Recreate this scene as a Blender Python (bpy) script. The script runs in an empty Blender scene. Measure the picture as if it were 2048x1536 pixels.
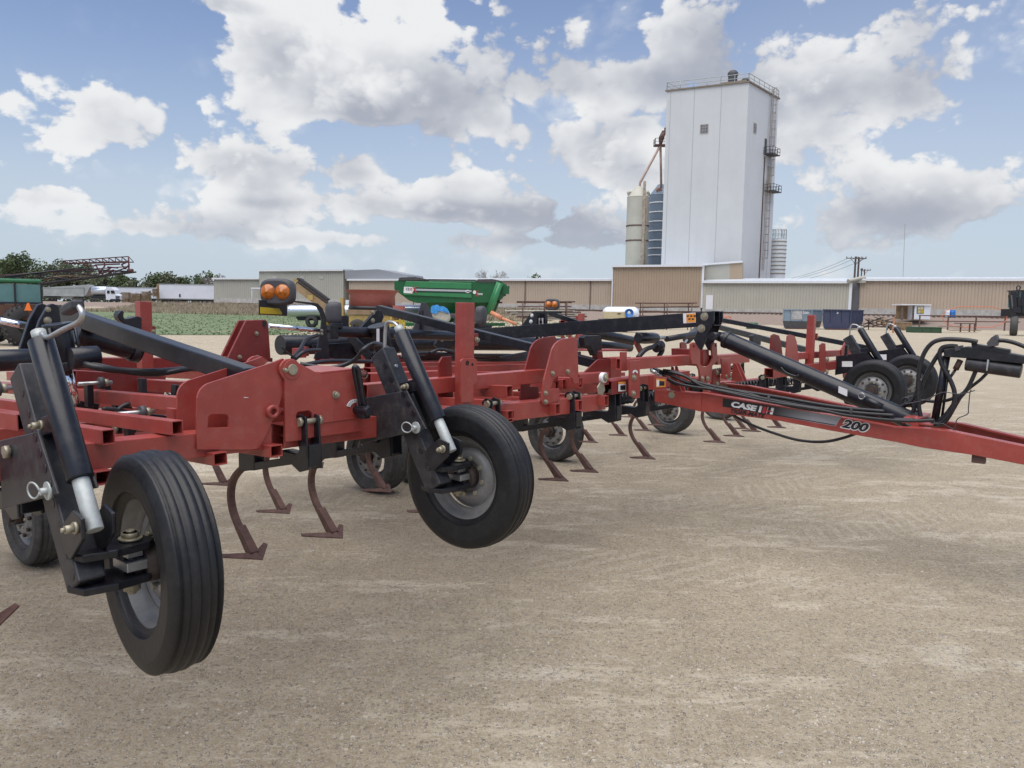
import bpy, bmesh, math, random
from mathutils import Vector, Matrix
random.seed(7)
sc = bpy.context.scene
D2R = math.radians
# ---------------------------------------------------------------- camera
F = 1540.0; CH = 1.8; PITCH = D2R(5.63); ROLL = 0.0155
cam_d = bpy.data.cameras.new('camera'); cam = bpy.data.objects.new('camera', cam_d)
sc.collection.objects.link(cam); sc.camera = cam
cam_d.sensor_width = 36.0; cam_d.lens = 36.0 * F / 2048.0
cam_d.clip_start = 0.05; cam_d.clip_end = 6000
FW = Vector((0, math.cos(PITCH), -math.sin(PITCH)))
U0 = Vector((0, math.sin(PITCH), math.cos(PITCH))); R0 = Vector((1, 0, 0))
RT = R0 * math.cos(ROLL) + U0 * math.sin(ROLL); UP = -R0 * math.sin(ROLL) + U0 * math.cos(ROLL)
CAM = Vector((0, 0, CH))
cam.matrix_world = Matrix(((RT.x, UP.x, -FW.x, 0), (RT.y, UP.y, -FW.y, 0), (RT.z, UP.z, -FW.z, CH), (0, 0, 0, 1)))

# ---------------------------------------------------------------- light
SUN_EL, SUN_AZ = D2R(74), D2R(205)        # azimuth measured from +Y towards +X
sun_d = bpy.data.lights.new('sun', 'SUN'); sun = bpy.data.objects.new('sun', sun_d)
sc.collection.objects.link(sun)
sun_d.energy = 2.3; sun_d.angle = D2R(80); sun_d.color = (1.0, 0.95, 0.88)
sd = Vector((math.sin(SUN_AZ) * math.cos(SUN_EL), math.cos(SUN_AZ) * math.cos(SUN_EL), math.sin(SUN_EL)))
sun.rotation_mode = 'QUATERNION'; sun.rotation_quaternion = sd.to_track_quat('Z', 'Y')
vs = sc.view_settings; vs.view_transform = 'Standard'; vs.look = 'None'; vs.gamma = 1.0; vs.exposure = 0.88
sc.cycles.max_bounces = 5

def px_dir(px, py):
    return FW + RT * ((px - 1024) / F) + UP * ((768 - py) / F)

# ---------------------------------------------------------------- world: sky + cumulus
w = bpy.data.worlds.new('World'); sc.world = w; w.use_nodes = True
nt = w.node_tree; N = nt.nodes; L = nt.links
for n_ in list(N): N.remove(n_)
def wn(t, **kw):
    n_ = N.new(t)
    for k, v in kw.items(): setattr(n_, k, v)
    return n_
def wm(op, a, b=None, c=None, clamp=False):
    n_ = N.new('ShaderNodeMath'); n_.operation = op; n_.use_clamp = clamp
    for i, x in enumerate((a, b, c)):
        if x is None: continue
        if isinstance(x, (int, float)): n_.inputs[i].default_value = x
        else: L.new(x, n_.inputs[i])
    return n_.outputs[0]
def smooth(x, a, b, lo=0.0, hi=1.0):
    n_ = N.new('ShaderNodeMapRange'); n_.interpolation_type = 'SMOOTHSTEP'
    L.new(x, n_.inputs[0]); n_.inputs[1].default_value = a; n_.inputs[2].default_value = b
    n_.inputs[3].default_value = lo; n_.inputs[4].default_value = hi
    return n_.outputs[0]
out = wn('ShaderNodeOutputWorld'); bg = wn('ShaderNodeBackground'); L.new(bg.outputs[0], out.inputs[0])
tc = wn('ShaderNodeTexCoord'); gen = tc.outputs['Generated']
sky = wn('ShaderNodeTexSky'); sky.sky_type = 'NISHITA'; sky.sun_disc = False
sky.sun_elevation = SUN_EL; sky.sun_rotation = SUN_AZ; sky.dust_density = 0.4; sky.air_density = 1.0; sky.ozone_density = 3.0
SKY_STR = 0.066
sx = wn('ShaderNodeSeparateXYZ'); L.new(gen, sx.inputs[0])
X, Y, Z = sx.outputs
az = wm('ARCTAN2', X, Y); el = wm('ARCSINE', Z)
# noise space: the unit view direction, slightly flattened, so that the clouds have no seam anywhere
cmb = wn('ShaderNodeVectorMath', operation='MULTIPLY'); L.new(gen, cmb.inputs[0]); cmb.inputs[1].default_value = (1, 1, 1.35)
sc.world.cycles.sampling_method = 'NONE'
def fbm(vec, scale, detail, rough=.55):
    a = wn('ShaderNodeTexNoise'); a.inputs['Scale'].default_value = scale; a.inputs['Detail'].default_value = detail; a.inputs['Roughness'].default_value = rough; L.new(vec, a.inputs[0]); return a
def shifted(vec, d):
    ad = wn('ShaderNodeVectorMath', operation='ADD'); L.new(vec, ad.inputs[0]); ad.inputs[1].default_value = d; return ad.outputs[0]
na = fbm(cmb.outputs[0], 6.0, 8, .60)
wv = wn('ShaderNodeVectorMath', operation='MULTIPLY_ADD'); L.new(na.outputs['Color'], wv.inputs[0]); wv.inputs[1].default_value = (0.10,) * 3; L.new(cmb.outputs[0], wv.inputs[2])
def puffs(vec):
    v = wn('ShaderNodeTexVoronoi', feature='F1'); v.inputs['Scale'].default_value = 20.0; v.inputs['Detail'].default_value = 2.0; v.inputs['Roughness'].default_value = 0.55; L.new(vec, v.inputs[0]); return wm('SUBTRACT', 0.45, v.outputs['Distance'])
pf0 = puffs(wv.outputs[0])
n0 = wm('ADD', wm('MULTIPLY_ADD', na.outputs['Fac'], 1.7, -0.34), wm('MULTIPLY', pf0, 0.34))
# the cumulus of this afternoon: (centre, radii, weight) read as directions
blobs = []
def blob(x, y, rx, ry, wgt):
    d = px_dir(x, y).normalized(); blobs.append((math.atan2(d.x, d.y), math.asin(d.z), rx / F, ry / F, wgt))
for b_ in ((45, 36, 85, 50, .30), (150, 212, 145, 75, .31), (375, 256, 165, 70, .31), (70, 325, 110, 48, .27), (105, 388, 50, 16, .2), (295, 353, 30, 13, .22), (520, 80, 130, 105, .32), (860, 100, 300, 150, .38),
           (690, 215, 80, 50, .25), (560, 160, 90, 90, .2), (830, 200, 150, 60, .25), (700, 450, 800, 34, .17), (560, 415, 500, 30, .17), (1750, 470, 400, 50, .2), (150, 430, 260, 26, .2), (420, 470, 300, 20, .2), (900, 490, 400, 20, .2), (940, 400, 200, 40, .2), (40, 480, 120, 16, .15), (1150, 470, 200, 24, .2), (655, 322, 95, 38, .28), (480, 338, 110, 32, .26), (520, 388, 100, 22, .2), (1010, 300, 165, 65, .28), (1215, 300, 110, 70, .26), (1240, 185, 90, 55, .20), (1340, 85, 100, 80, .24), (1620, 70, 300, 120, .30),
           (1900, 110, 190, 90, .20), (1700, 225, 200, 80, .25), (1420, 300, 260, 100, .28), (1330, 200, 120, 60, .2), (1960, 330, 180, 120, .28), (1800, 395, 180, 50, .26), (840, 385, 220, 42, .23), (1080, 425, 160, 28, .17), (1400, 440, 400, 60, .14), (420, 2, 90, 14, .2)):
    blob(*b_)
acc = None; shd = None
for (a0, e0, ra, re, wg) in blobs:
    da = wm('DIVIDE', wm('SUBTRACT', az, a0), ra); de = wm('DIVIDE', wm('SUBTRACT', el, e0), re)
    q = wm('ADD', wm('MULTIPLY', da, da), wm('MULTIPLY', de, de))
    g_ = wm('MULTIPLY', wm('EXPONENT', wm('MULTIPLY', wm('MULTIPLY', q, q), -0.7)), wg)
    acc = g_ if acc is None else wm('ADD', acc, g_)
    s_ = wm('MULTIPLY', wm('SUBTRACT', wm('MULTIPLY', da, -.35), wm('MULTIPLY', de, -1.0)), g_); shd = s_ if shd is None else wm('ADD', shd, s_)
front = smooth(Y, 0.45, 0.75)
blobs = []
for b_ in ((240, 100, 150, 60, -.22), (300, 30, 120, 60, -.2), (1150, 225, 140, 26, -.25), (700, 268, 150, 20, -.22), (1240, 50, 45, 70, -.2), (1985, 90, 70, 60, -.2), (250, 350, 120, 30, -.15), (1990, 210, 60, 40, -.15), (620, 150, 40, 60, -.12), (1760, 290, 120, 26, -.15)): blob(*b_)
acc0 = acc
for (a0, e0, ra, re, wg) in blobs:
    da = wm('DIVIDE', wm('SUBTRACT', az, a0), ra); de = wm('DIVIDE', wm('SUBTRACT', el, e0), re)
    acc = wm('ADD', acc, wm('MULTIPLY', wm('EXPONENT', wm('MULTIPLY', wm('ADD', wm('MULTIPLY', da, da), wm('MULTIPLY', de, de)), -0.9)), wg))
cover = wm('ADD', wm('MULTIPLY', wm('MULTIPLY', acc, 1.0), front), wm('MULTIPLY', wm('SUBTRACT', 1.0, front), 0.16))
d0 = wm('ADD', n0, cover)
mask = smooth(d0, 0.60, 0.72)
# light from above: compare the puffs with those a little higher, and each cloud's top with its base
n1 = wm('ADD', fbm(shifted(cmb.outputs[0], (0.012, 0, 0.030)), 5.0, 4, .55).outputs['Fac'], 0.0)
lit = wm('MULTIPLY', wm('SUBTRACT', na.outputs['Fac'], n1), 2.2)
side = wm('DIVIDE', shd, wm('ADD', acc0, 0.08))
thick = smooth(d0, 0.74, 1.02)
base_l = wm('ADD', wm('ADD', wm('SUBTRACT', 0.90, wm('MULTIPLY', thick, 0.33)), wm('ADD', lit, wm('MULTIPLY', pf0, .45))), wm('MULTIPLY', side, 0.26))
ccol = wn('ShaderNodeMix', data_type='RGBA'); L.new(smooth(base_l, 0.15, 1.0), ccol.inputs[0])
ccol.inputs[6].default_value = (0.22, 0.235, 0.275, 1); ccol.inputs[7].default_value = (0.47, 0.475, 0.48, 1)
# thin milky veil linking the cumulus over the middle, the right and the low sky
veil = None
for (x_, y_, rx_, ry_, wg) in ((1500, 330, 800, 230, .85), (700, 420, 900, 85, .80), (1750, 120, 450, 180, .70), (900, 200, 350, 150, .45)):
    d_ = px_dir(x_, y_).normalized(); da = wm('DIVIDE', wm('SUBTRACT', az, math.atan2(d_.x, d_.y)), rx_ / F); de = wm('DIVIDE', wm('SUBTRACT', el, math.asin(d_.z)), ry_ / F)
    g_ = wm('MULTIPLY', wm('EXPONENT', wm('MULTIPLY', wm('ADD', wm('MULTIPLY', da, da), wm('MULTIPLY', de, de)), -0.8)), wg); veil = g_ if veil is None else wm('MAXIMUM', veil, g_)
veil = wm('MULTIPLY', wm('MULTIPLY', veil, front), smooth(n0, 0.30, 0.62, 0.25, 1.0))
skm = wn('ShaderNodeVectorMath', operation='SCALE'); L.new(sky.outputs[0], skm.inputs[0]); skm.inputs['Scale'].default_value = SKY_STR
# thin haze whitening the low sky
hz = wn('ShaderNodeMix', data_type='RGBA'); L.new(smooth(el, 0.0, 0.36, 0.92, 0.12), hz.inputs[0]); skc = wn('ShaderNodeVectorMath', operation='MULTIPLY'); L.new(skm.outputs[0], skc.inputs[0]); skc.inputs[1].default_value = (0.96, 0.95, 1.06); L.new(skc.outputs[0], hz.inputs[6]); hz.inputs[7].default_value = (0.285, 0.335, 0.385, 1)
mx = wn('ShaderNodeMix', data_type='RGBA'); L.new(wm('MULTIPLY', mask, smooth(el, 0.0, 0.13, 0.35, 0.97)), mx.inputs[0])
vm = wn('ShaderNodeMix', data_type='RGBA'); L.new(veil, vm.inputs[0]); L.new(hz.outputs[2], vm.inputs[6]); vm.inputs[7].default_value = (0.445, 0.460, 0.480, 1); L.new(vm.outputs[2], mx.inputs[6]); L.new(ccol.outputs[2], mx.inputs[7])
L.new(mx.outputs[2], bg.inputs[0]); bg.inputs[1].default_value = 1.0

# ---------------------------------------------------------------- materials
def mat(name, col, rough=0.6, metal=0.0, vary=0.15, vscale=6.0, bump=0.0, bscale=60.0, dust=0.0, dustcol=(0.42, 0.36, 0.30), spec=0.5, coat=0.0, streak=0.0, chips=None):
    m = bpy.data.materials.new(name); m.use_nodes = True
    t = m.node_tree; b = t.nodes['Principled BSDF']
    b.inputs['Roughness'].default_value = rough; b.inputs['Metallic'].default_value = metal
    b.inputs['Specular IOR Level'].default_value = spec
    if coat: b.inputs['Coat Weight'].default_value = coat; b.inputs['Coat Roughness'].default_value = 0.25
    co = t.nodes.new('ShaderNodeTexCoord')
    n1_ = t.nodes.new('ShaderNodeTexNoise'); n1_.inputs['Scale'].default_value = vscale; n1_.inputs['Detail'].default_value = 7; n1_.inputs['Roughness'].default_value = 0.65
    t.links.new(co.outputs['Object'], n1_.inputs[0])
    r = t.nodes.new('ShaderNodeMapRange'); t.links.new(n1_.outputs['Fac'], r.inputs[0]); r.inputs[1].default_value = 0.3; r.inputs[2].default_value = 0.7
    r.inputs[3].default_value = 1 - vary; r.inputs[4].default_value = 1 + vary
    sc_ = t.nodes.new('ShaderNodeVectorMath'); sc_.operation = 'SCALE'; sc_.inputs[0].default_value = col; t.links.new(r.outputs[0], sc_.inputs['Scale'])
    last = sc_.outputs[0]
    if dust > 0:
        n2 = t.nodes.new('ShaderNodeTexNoise'); n2.inputs['Scale'].default_value = vscale * 2.3; n2.inputs['Detail'].default_value = 10; n2.inputs['Roughness'].default_value = 0.75
        mp = t.nodes.new('ShaderNodeMapping'); t.links.new(co.outputs['Object'], mp.inputs[0]); mp.inputs['Scale'].default_value = (1, 1, 1 if not streak else streak)
        t.links.new(mp.outputs[0], n2.inputs[0])
        r2 = t.nodes.new('ShaderNodeMapRange'); t.links.new(n2.outputs['Fac'], r2.inputs[0]); r2.inputs[1].default_value = 0.48; r2.inputs[2].default_value = 0.78; r2.inputs[4].default_value = dust
        mxn = t.nodes.new('ShaderNodeMix'); mxn.data_type = 'RGBA'; t.links.new(r2.outputs[0], mxn.inputs[0]); t.links.new(last, mxn.inputs[6]); mxn.inputs[7].default_value = (*dustcol, 1)
        last = mxn.outputs[2]
        r3 = t.nodes.new('ShaderNodeMapRange'); t.links.new(r2.outputs[0], r3.inputs[0]); r3.inputs[3].default_value = rough; r3.inputs[4].default_value = min(1, rough + 0.35)
        t.links.new(r3.outputs[0], b.inputs['Roughness'])
    if chips:
        n4 = t.nodes.new('ShaderNodeTexNoise'); n4.inputs['Scale'].default_value = 38; n4.inputs['Detail'].default_value = 6; n4.inputs['Roughness'].default_value = 0.75; t.links.new(co.outputs['Object'], n4.inputs[0])
        r4 = t.nodes.new('ShaderNodeMapRange'); t.links.new(n4.outputs['Fac'], r4.inputs[0]); r4.inputs[1].default_value = 0.67; r4.inputs[2].default_value = 0.70; r4.inputs[4].default_value = 0.75
        m4 = t.nodes.new('ShaderNodeMix'); m4.data_type = 'RGBA'; t.links.new(r4.outputs[0], m4.inputs[0]); t.links.new(last, m4.inputs[6]); m4.inputs[7].default_value = (*chips, 1); last = m4.outputs[2]
    t.links.new(last, b.inputs['Base Color'])
    if bump:
        n3 = t.nodes.new('ShaderNodeTexNoise'); n3.inputs['Scale'].default_value = bscale; n3.inputs['Detail'].default_value = 4; t.links.new(co.outputs['Object'], n3.inputs[0])
        bp = t.nodes.new('ShaderNodeBump'); bp.inputs['Strength'].default_value = bump; bp.inputs['Distance'].default_value = 0.01
        t.links.new(n3.outputs['Fac'], bp.inputs['Height']); t.links.new(bp.outputs[0], b.inputs['Normal'])
    return m
M = {}
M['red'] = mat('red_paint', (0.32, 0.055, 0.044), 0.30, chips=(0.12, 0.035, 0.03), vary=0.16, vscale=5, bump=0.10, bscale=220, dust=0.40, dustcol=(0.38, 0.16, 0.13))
M['shaded_dark_red'] = mat('shaded_and_dark_red', (0.20, 0.026, 0.022), 0.4, vary=0.15, vscale=5, dust=0.15, dustcol=(0.35, 0.2, 0.18))  # darker red: shade painted on rear and inner parts; also the toolbar frame
M['black'] = mat('black_paint', (0.009, 0.010, 0.015), 0.32, chips=(0.06, 0.045, 0.04), vary=0.2, vscale=7, dust=0.13, dustcol=(0.22, 0.20, 0.19), bump=0.05, bscale=200)
M['blackdust'] = mat('dusty_black_paint', (0.024, 0.025, 0.030), 0.45, vary=0.25, vscale=7, dust=0.4, dustcol=(0.17, 0.15, 0.13), bump=0.05, bscale=200)
M['rust'] = mat('rusty_steel', (0.105, 0.055, 0.045), 0.6, vary=0.35, vscale=22, bump=0.4, bscale=120, dust=0.3, dustcol=(0.22, 0.13, 0.10))
M['steel'] = mat('bare_steel', (0.45, 0.46, 0.46), 0.35, metal=0.7, vary=0.2, vscale=20, dust=0.25, dustcol=(0.3, 0.25, 0.2))
M['galv'] = mat('galvanised_steel', (0.42, 0.45, 0.44), 0.5, metal=0.3, vary=0.15, vscale=25, dust=0.25, dustcol=(0.32, 0.29, 0.25), bump=0.1, bscale=90)
M['chrome'] = mat('chrome_rod', (0.85, 0.86, 0.90), 0.12, metal=1.0, vary=0.03)
M['bolt'] = mat('zinc_bolt', (0.34, 0.31, 0.23), 0.45, metal=0.4, vary=0.2, vscale=50)
M['rubber'] = mat('tyre_rubber', (0.009, 0.0095, 0.012), 0.48, vary=0.25, vscale=9, dust=0.18, dustcol=(0.10, 0.092, 0.085), bump=0.12, bscale=60, spec=0.45)
M['rubberdust'] = mat('dusty_tyre_rubber', (0.05, 0.05, 0.05), 0.7, vary=0.25, vscale=9, dust=0.6, dustcol=(0.20, 0.175, 0.15), bump=0.12, bscale=60)
M['rim'] = mat('grey_rim_paint', (0.24, 0.24, 0.24), 0.45, metal=0.2, vary=0.2, vscale=12, dust=0.45, dustcol=(0.20, 0.17, 0.14))
M['hub'] = mat('dirty_hub', (0.05, 0.035, 0.03), 0.7, vary=0.4, vscale=20)
M['hose'] = mat('hydraulic_hose', (0.018, 0.018, 0.021), 0.42, vary=0.3, vscale=30)
M['white'] = mat('white_sticker', (0.75, 0.75, 0.75), 0.5, vary=0.05)
M['ink'] = mat('black_ink', (0.012, 0.012, 0.018), 0.4, vary=0.05)
M['silver'] = mat('silver_sticker', (0.42, 0.43, 0.46), 0.35, vary=0.06)
M['redink'] = mat('red_ink', (0.42, 0.04, 0.05), 0.4, vary=0.05)
M['orange'] = mat('orange_sticker', (0.72, 0.28, 0.04), 0.5, vary=0.08)
M['yellow'] = mat('yellow_reflector', (0.50, 0.36, 0.01), 0.35, vary=0.12, vscale=14)
M['void'] = mat('tube_inside', (0.035, 0.010, 0.010), 0.8)

# ---------------------------------------------------------------- mesh tools
COL = sc.collection
class MB:
    def __init__(s): s.v = []; s.f = []; s.smooth = []
    def add(s, verts, faces, sm=False):
        o = len(s.v); s.v += [Vector(p) for p in verts]; s.f += [tuple(i + o for i in f) for f in faces]; s.smooth += [sm] * len(faces); return s
    def box(s, c, size, ax=None):
        c = Vector(c); ax = ax or (Vector((1, 0, 0)), Vector((0, 1, 0)), Vector((0, 0, 1)))
        h = [k / 2 for k in size]; vs_ = []
        for i in (-1, 1):
            for j in (-1, 1):
                for k in (-1, 1): vs_.append(c + ax[0] * (i * h[0]) + ax[1] * (j * h[1]) + ax[2] * (k * h[2]))
        return s.add(vs_, [(0, 1, 3, 2), (4, 6, 7, 5), (0, 4, 5, 1), (2, 3, 7, 6), (0, 2, 6, 4), (1, 5, 7, 3)])
    def beam(s, p0, p1, wd, ht, up=(0, 0, 1), hollow=0.0):
        p0 = Vector(p0); p1 = Vector(p1); d = (p1 - p0); ln = d.length; d.normalize()
        side = d.cross(Vector(up)).normalized(); u_ = side.cross(d).normalized()
        if not hollow: return s.box((p0 + p1) / 2, (wd, ln, ht), (side, d, u_))
        a, b = wd / 2, ht / 2; ai, bi = a - hollow, b - hollow
        dep = min(0.12, ln / 2)
        def ring(p, x, z): return [p + side * (sx_ * x) + u_ * (sz_ * z) for sx_, sz_ in ((-1, -1), (1, -1), (1, 1), (-1, 1))]
        vs_ = ring(p0, a, b) + ring(p1, a, b) + ring(p0, ai, bi) + ring(p1, ai, bi) + ring(p0 + d * dep, ai, bi) + ring(p1 - d * dep, ai, bi)
        fs = []
        for i in range(4):
            j = (i + 1) % 4
            fs += [(i, j, 4 + j, 4 + i), (j, i, 8 + i, 8 + j), (4 + i, 4 + j, 12 + j, 12 + i), (8 + j, 8 + i, 16 + i, 16 + j), (12 + i, 12 + j, 20 + j, 20 + i)]
        fs += [(19, 18, 17, 16), (20, 21, 22, 23)]
        return s.add(vs_, fs)
    def cyl(s, p0, p1, r0, r1=None, n=20, caps=True):
        r1 = r0 if r1 is None else r1
        p0 = Vector(p0); p1 = Vector(p1); d = (p1 - p0).normalized()
        a = d.orthogonal().normalized(); b = d.cross(a)
        vs_ = [p + (a * math.cos(t_) + b * math.sin(t_)) * r for p, r in ((p0, r0), (p1, r1)) for t_ in [2 * math.pi * i / n for i in range(n)]]
        s.add(vs_, [(i, (i + 1) % n, n + (i + 1) % n, n + i) for i in range(n)], True)
        if caps: s.add(vs_, [tuple(range(n))[::-1], tuple(range(n, 2 * n))])
        return s
    def prism(s, pts, thick):
        """closed polygon of 3-D points extruded by the vector thick"""
        n = len(pts); th = Vector(thick); a = [Vector(p) for p in pts]; vs_ = a + [p + th for p in a]
        return s.add(vs_, [tuple(range(n)), tuple(range(n, 2 * n))[::-1]] + [(i, n + i, n + (i + 1) % n, (i + 1) % n) for i in range(n)])
    def tube(s, pts, r, n=8, closed=False):
        pts = [Vector(p) for p in pts]; rings = []; prev = None
        for i, p in enumerate(pts):
            q0 = pts[max(i - 1, 0)]; q1 = pts[min(i + 1, len(pts) - 1)]; d = (q1 - q0).normalized()
            a = (prev - d * prev.dot(d)) if prev is not None else d.orthogonal()
            if a.length < 1e-6: a = d.orthogonal()
            a.normalize(); prev = a; b = d.cross(a)
            rr = r[i] if isinstance(r, (list, tuple)) else r
            rings.append([p + (a * math.cos(2 * math.pi * k / n) + b * math.sin(2 * math.pi * k / n)) * rr for k in range(n)])
        vs_ = [q for rg in rings for q in rg]; fs = []
        for i in range(len(pts) - 1):
            for k in range(n):
                k2 = (k + 1) % n; fs.append((i * n + k, i * n + k2, (i + 1) * n + k2, (i + 1) * n + k))
        s.add(vs_, fs, True); m_ = len(pts) - 1
        return s.add(rings[0] + rings[m_], [tuple(range(n))[::-1], tuple(range(n, 2 * n))])
    def lathe(s, prof, c, axis, n=48, sm=True, close=False):
        """prof: (radius, offset along axis)"""
        c = Vector(c); ax = Vector(axis).normalized(); a = ax.orthogonal().normalized(); b = ax.cross(a); vs_ = []
        for (r, h) in prof:
            for k in range(n):
                t_ = 2 * math.pi * k / n; vs_.append(c + ax * h + (a * math.cos(t_) + b * math.sin(t_)) * r)
        m_ = len(prof); fs = []
        for i in range(m_ - 1 + (1 if close else 0)):
            i2 = (i + 1) % m_
            for k in range(n):
                k2 = (k + 1) % n; fs.append((i * n + k, i * n + k2, i2 * n + k2, i2 * n + k))
        return s.add(vs_, fs, sm)
    def build(s, name, m, parent=None, bevel=0.0, seg=2):
        me = bpy.data.meshes.new(name); me.from_pydata([tuple(v) for v in s.v], [], s.f)
        me.polygons.foreach_set('use_smooth', s.smooth); me.update()
        bm = bmesh.new(); bm.from_mesh(me); bmesh.ops.remove_doubles(bm, verts=bm.verts, dist=1e-6); bmesh.ops.recalc_face_normals(bm, faces=bm.faces); bm.to_mesh(me); bm.free()
        o = bpy.data.objects.new(name, me); COL.objects.link(o)
        if m is not None: me.materials.append(m if not isinstance(m, str) else M[m])
        if parent is not None: o.parent = parent
        if bevel:
            bv = o.modifiers.new('bevel', 'BEVEL'); bv.width = bevel; bv.segments = seg; bv.limit_method = 'ANGLE'; bv.angle_limit = D2R(40); bv.harden_normals = False
        return o
def tag(o, label=None, cat=None, group=None, kind=None):
    if label: o['label'] = label
    if cat: o['category'] = cat
    if group: o['group'] = group
    if kind: o['kind'] = kind
    return o
def empty(name, loc=(0, 0, 0), rz=0.0, label=None, cat=None, group=None):
    o = bpy.data.objects.new(name, None); COL.objects.link(o); o.location = loc; o.rotation_euler = (0, 0, rz); o.empty_display_size = 0.3
    return tag(o, label, cat, group)
def copy_tree(o, parent=None):
    c = o.copy(); COL.objects.link(c)
    if parent is not None: c.parent = parent
    for ch in list(o.children): copy_tree(ch, c)
    return c
def smooth_pts(P, k=8):
    P = [Vector(p) for p in P]; Q = [P[0]] + P + [P[-1]]; o = []
    for i in range(1, len(Q) - 2):
        p0, p1, p2, p3 = Q[i - 1:i + 3]
        for j in range(k):
            t = j / k; o.append(0.5 * ((2 * p1) + (p2 - p0) * t + (2 * p0 - 5 * p1 + 4 * p2 - p3) * t * t + (3 * p1 - p0 - 3 * p2 + p3) * t ** 3))
    return o + [P[-1]]
def at(px, py, Y):                       # world point seen at photo pixel at depth Y
    d = px_dir(px, py); return CAM + d * (Y / d.y)
def onz(px, py, z=0.0):
    d = px_dir(px, py); return CAM + d * ((z - CH) / d.z)
# ================================================================ GROUND
BP0 = Vector((70.67, 107.0, 0)); BE = Vector((-.9205, .3907, 0)); BN = Vector((.3907, .9205, 0))   # wall line: origin, leftwards, backwards
def bl(a, b, z): return BP0 + BE * a + BN * b + Vector((0, 0, z))
def ss(x, a, b):
    t = max(0.0, min(1.0, (x - a) / (b - a))); return t * t * (3 - 2 * t)
def zg(x, y):
    d = -((x - BP0.x) * BN.x + (y - BP0.y) * BN.y)      # distance in front of the wall line
    lf = ss(-x, -20, 20)                                # left part has the railway bank, the right part a lower shoulder
    z = 1.50 * (1 - ss(d, 11, 26 - 8 * (1 - lf)))
    z += 0.25 * lf * math.exp(-((d - 9.5) / 2.2) ** 2)
    return z
def grid_coords():
    c = [-1500, -700, -400, -260, -200]
    c += [-160 + 4 * i for i in range(0, 81)]
    return c + [200, 260, 400, 700, 1500]
xs = grid_coords(); ys = [-60, -20, 0, 10, 20, 30, 40] + [44 + 2.0 * i for i in range(0, 80)] + [210, 230, 260, 320, 500, 1000, 2500]
gm = MB(); vv = [Vector((x, y, zg(x, y))) for y in ys for x in xs]; nx = len(xs)
gm.add(vv, [(j * nx + i, j * nx + i + 1, (j + 1) * nx + i + 1, (j + 1) * nx + i) for j in range(len(ys) - 1) for i in range(nx - 1)], True)

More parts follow.
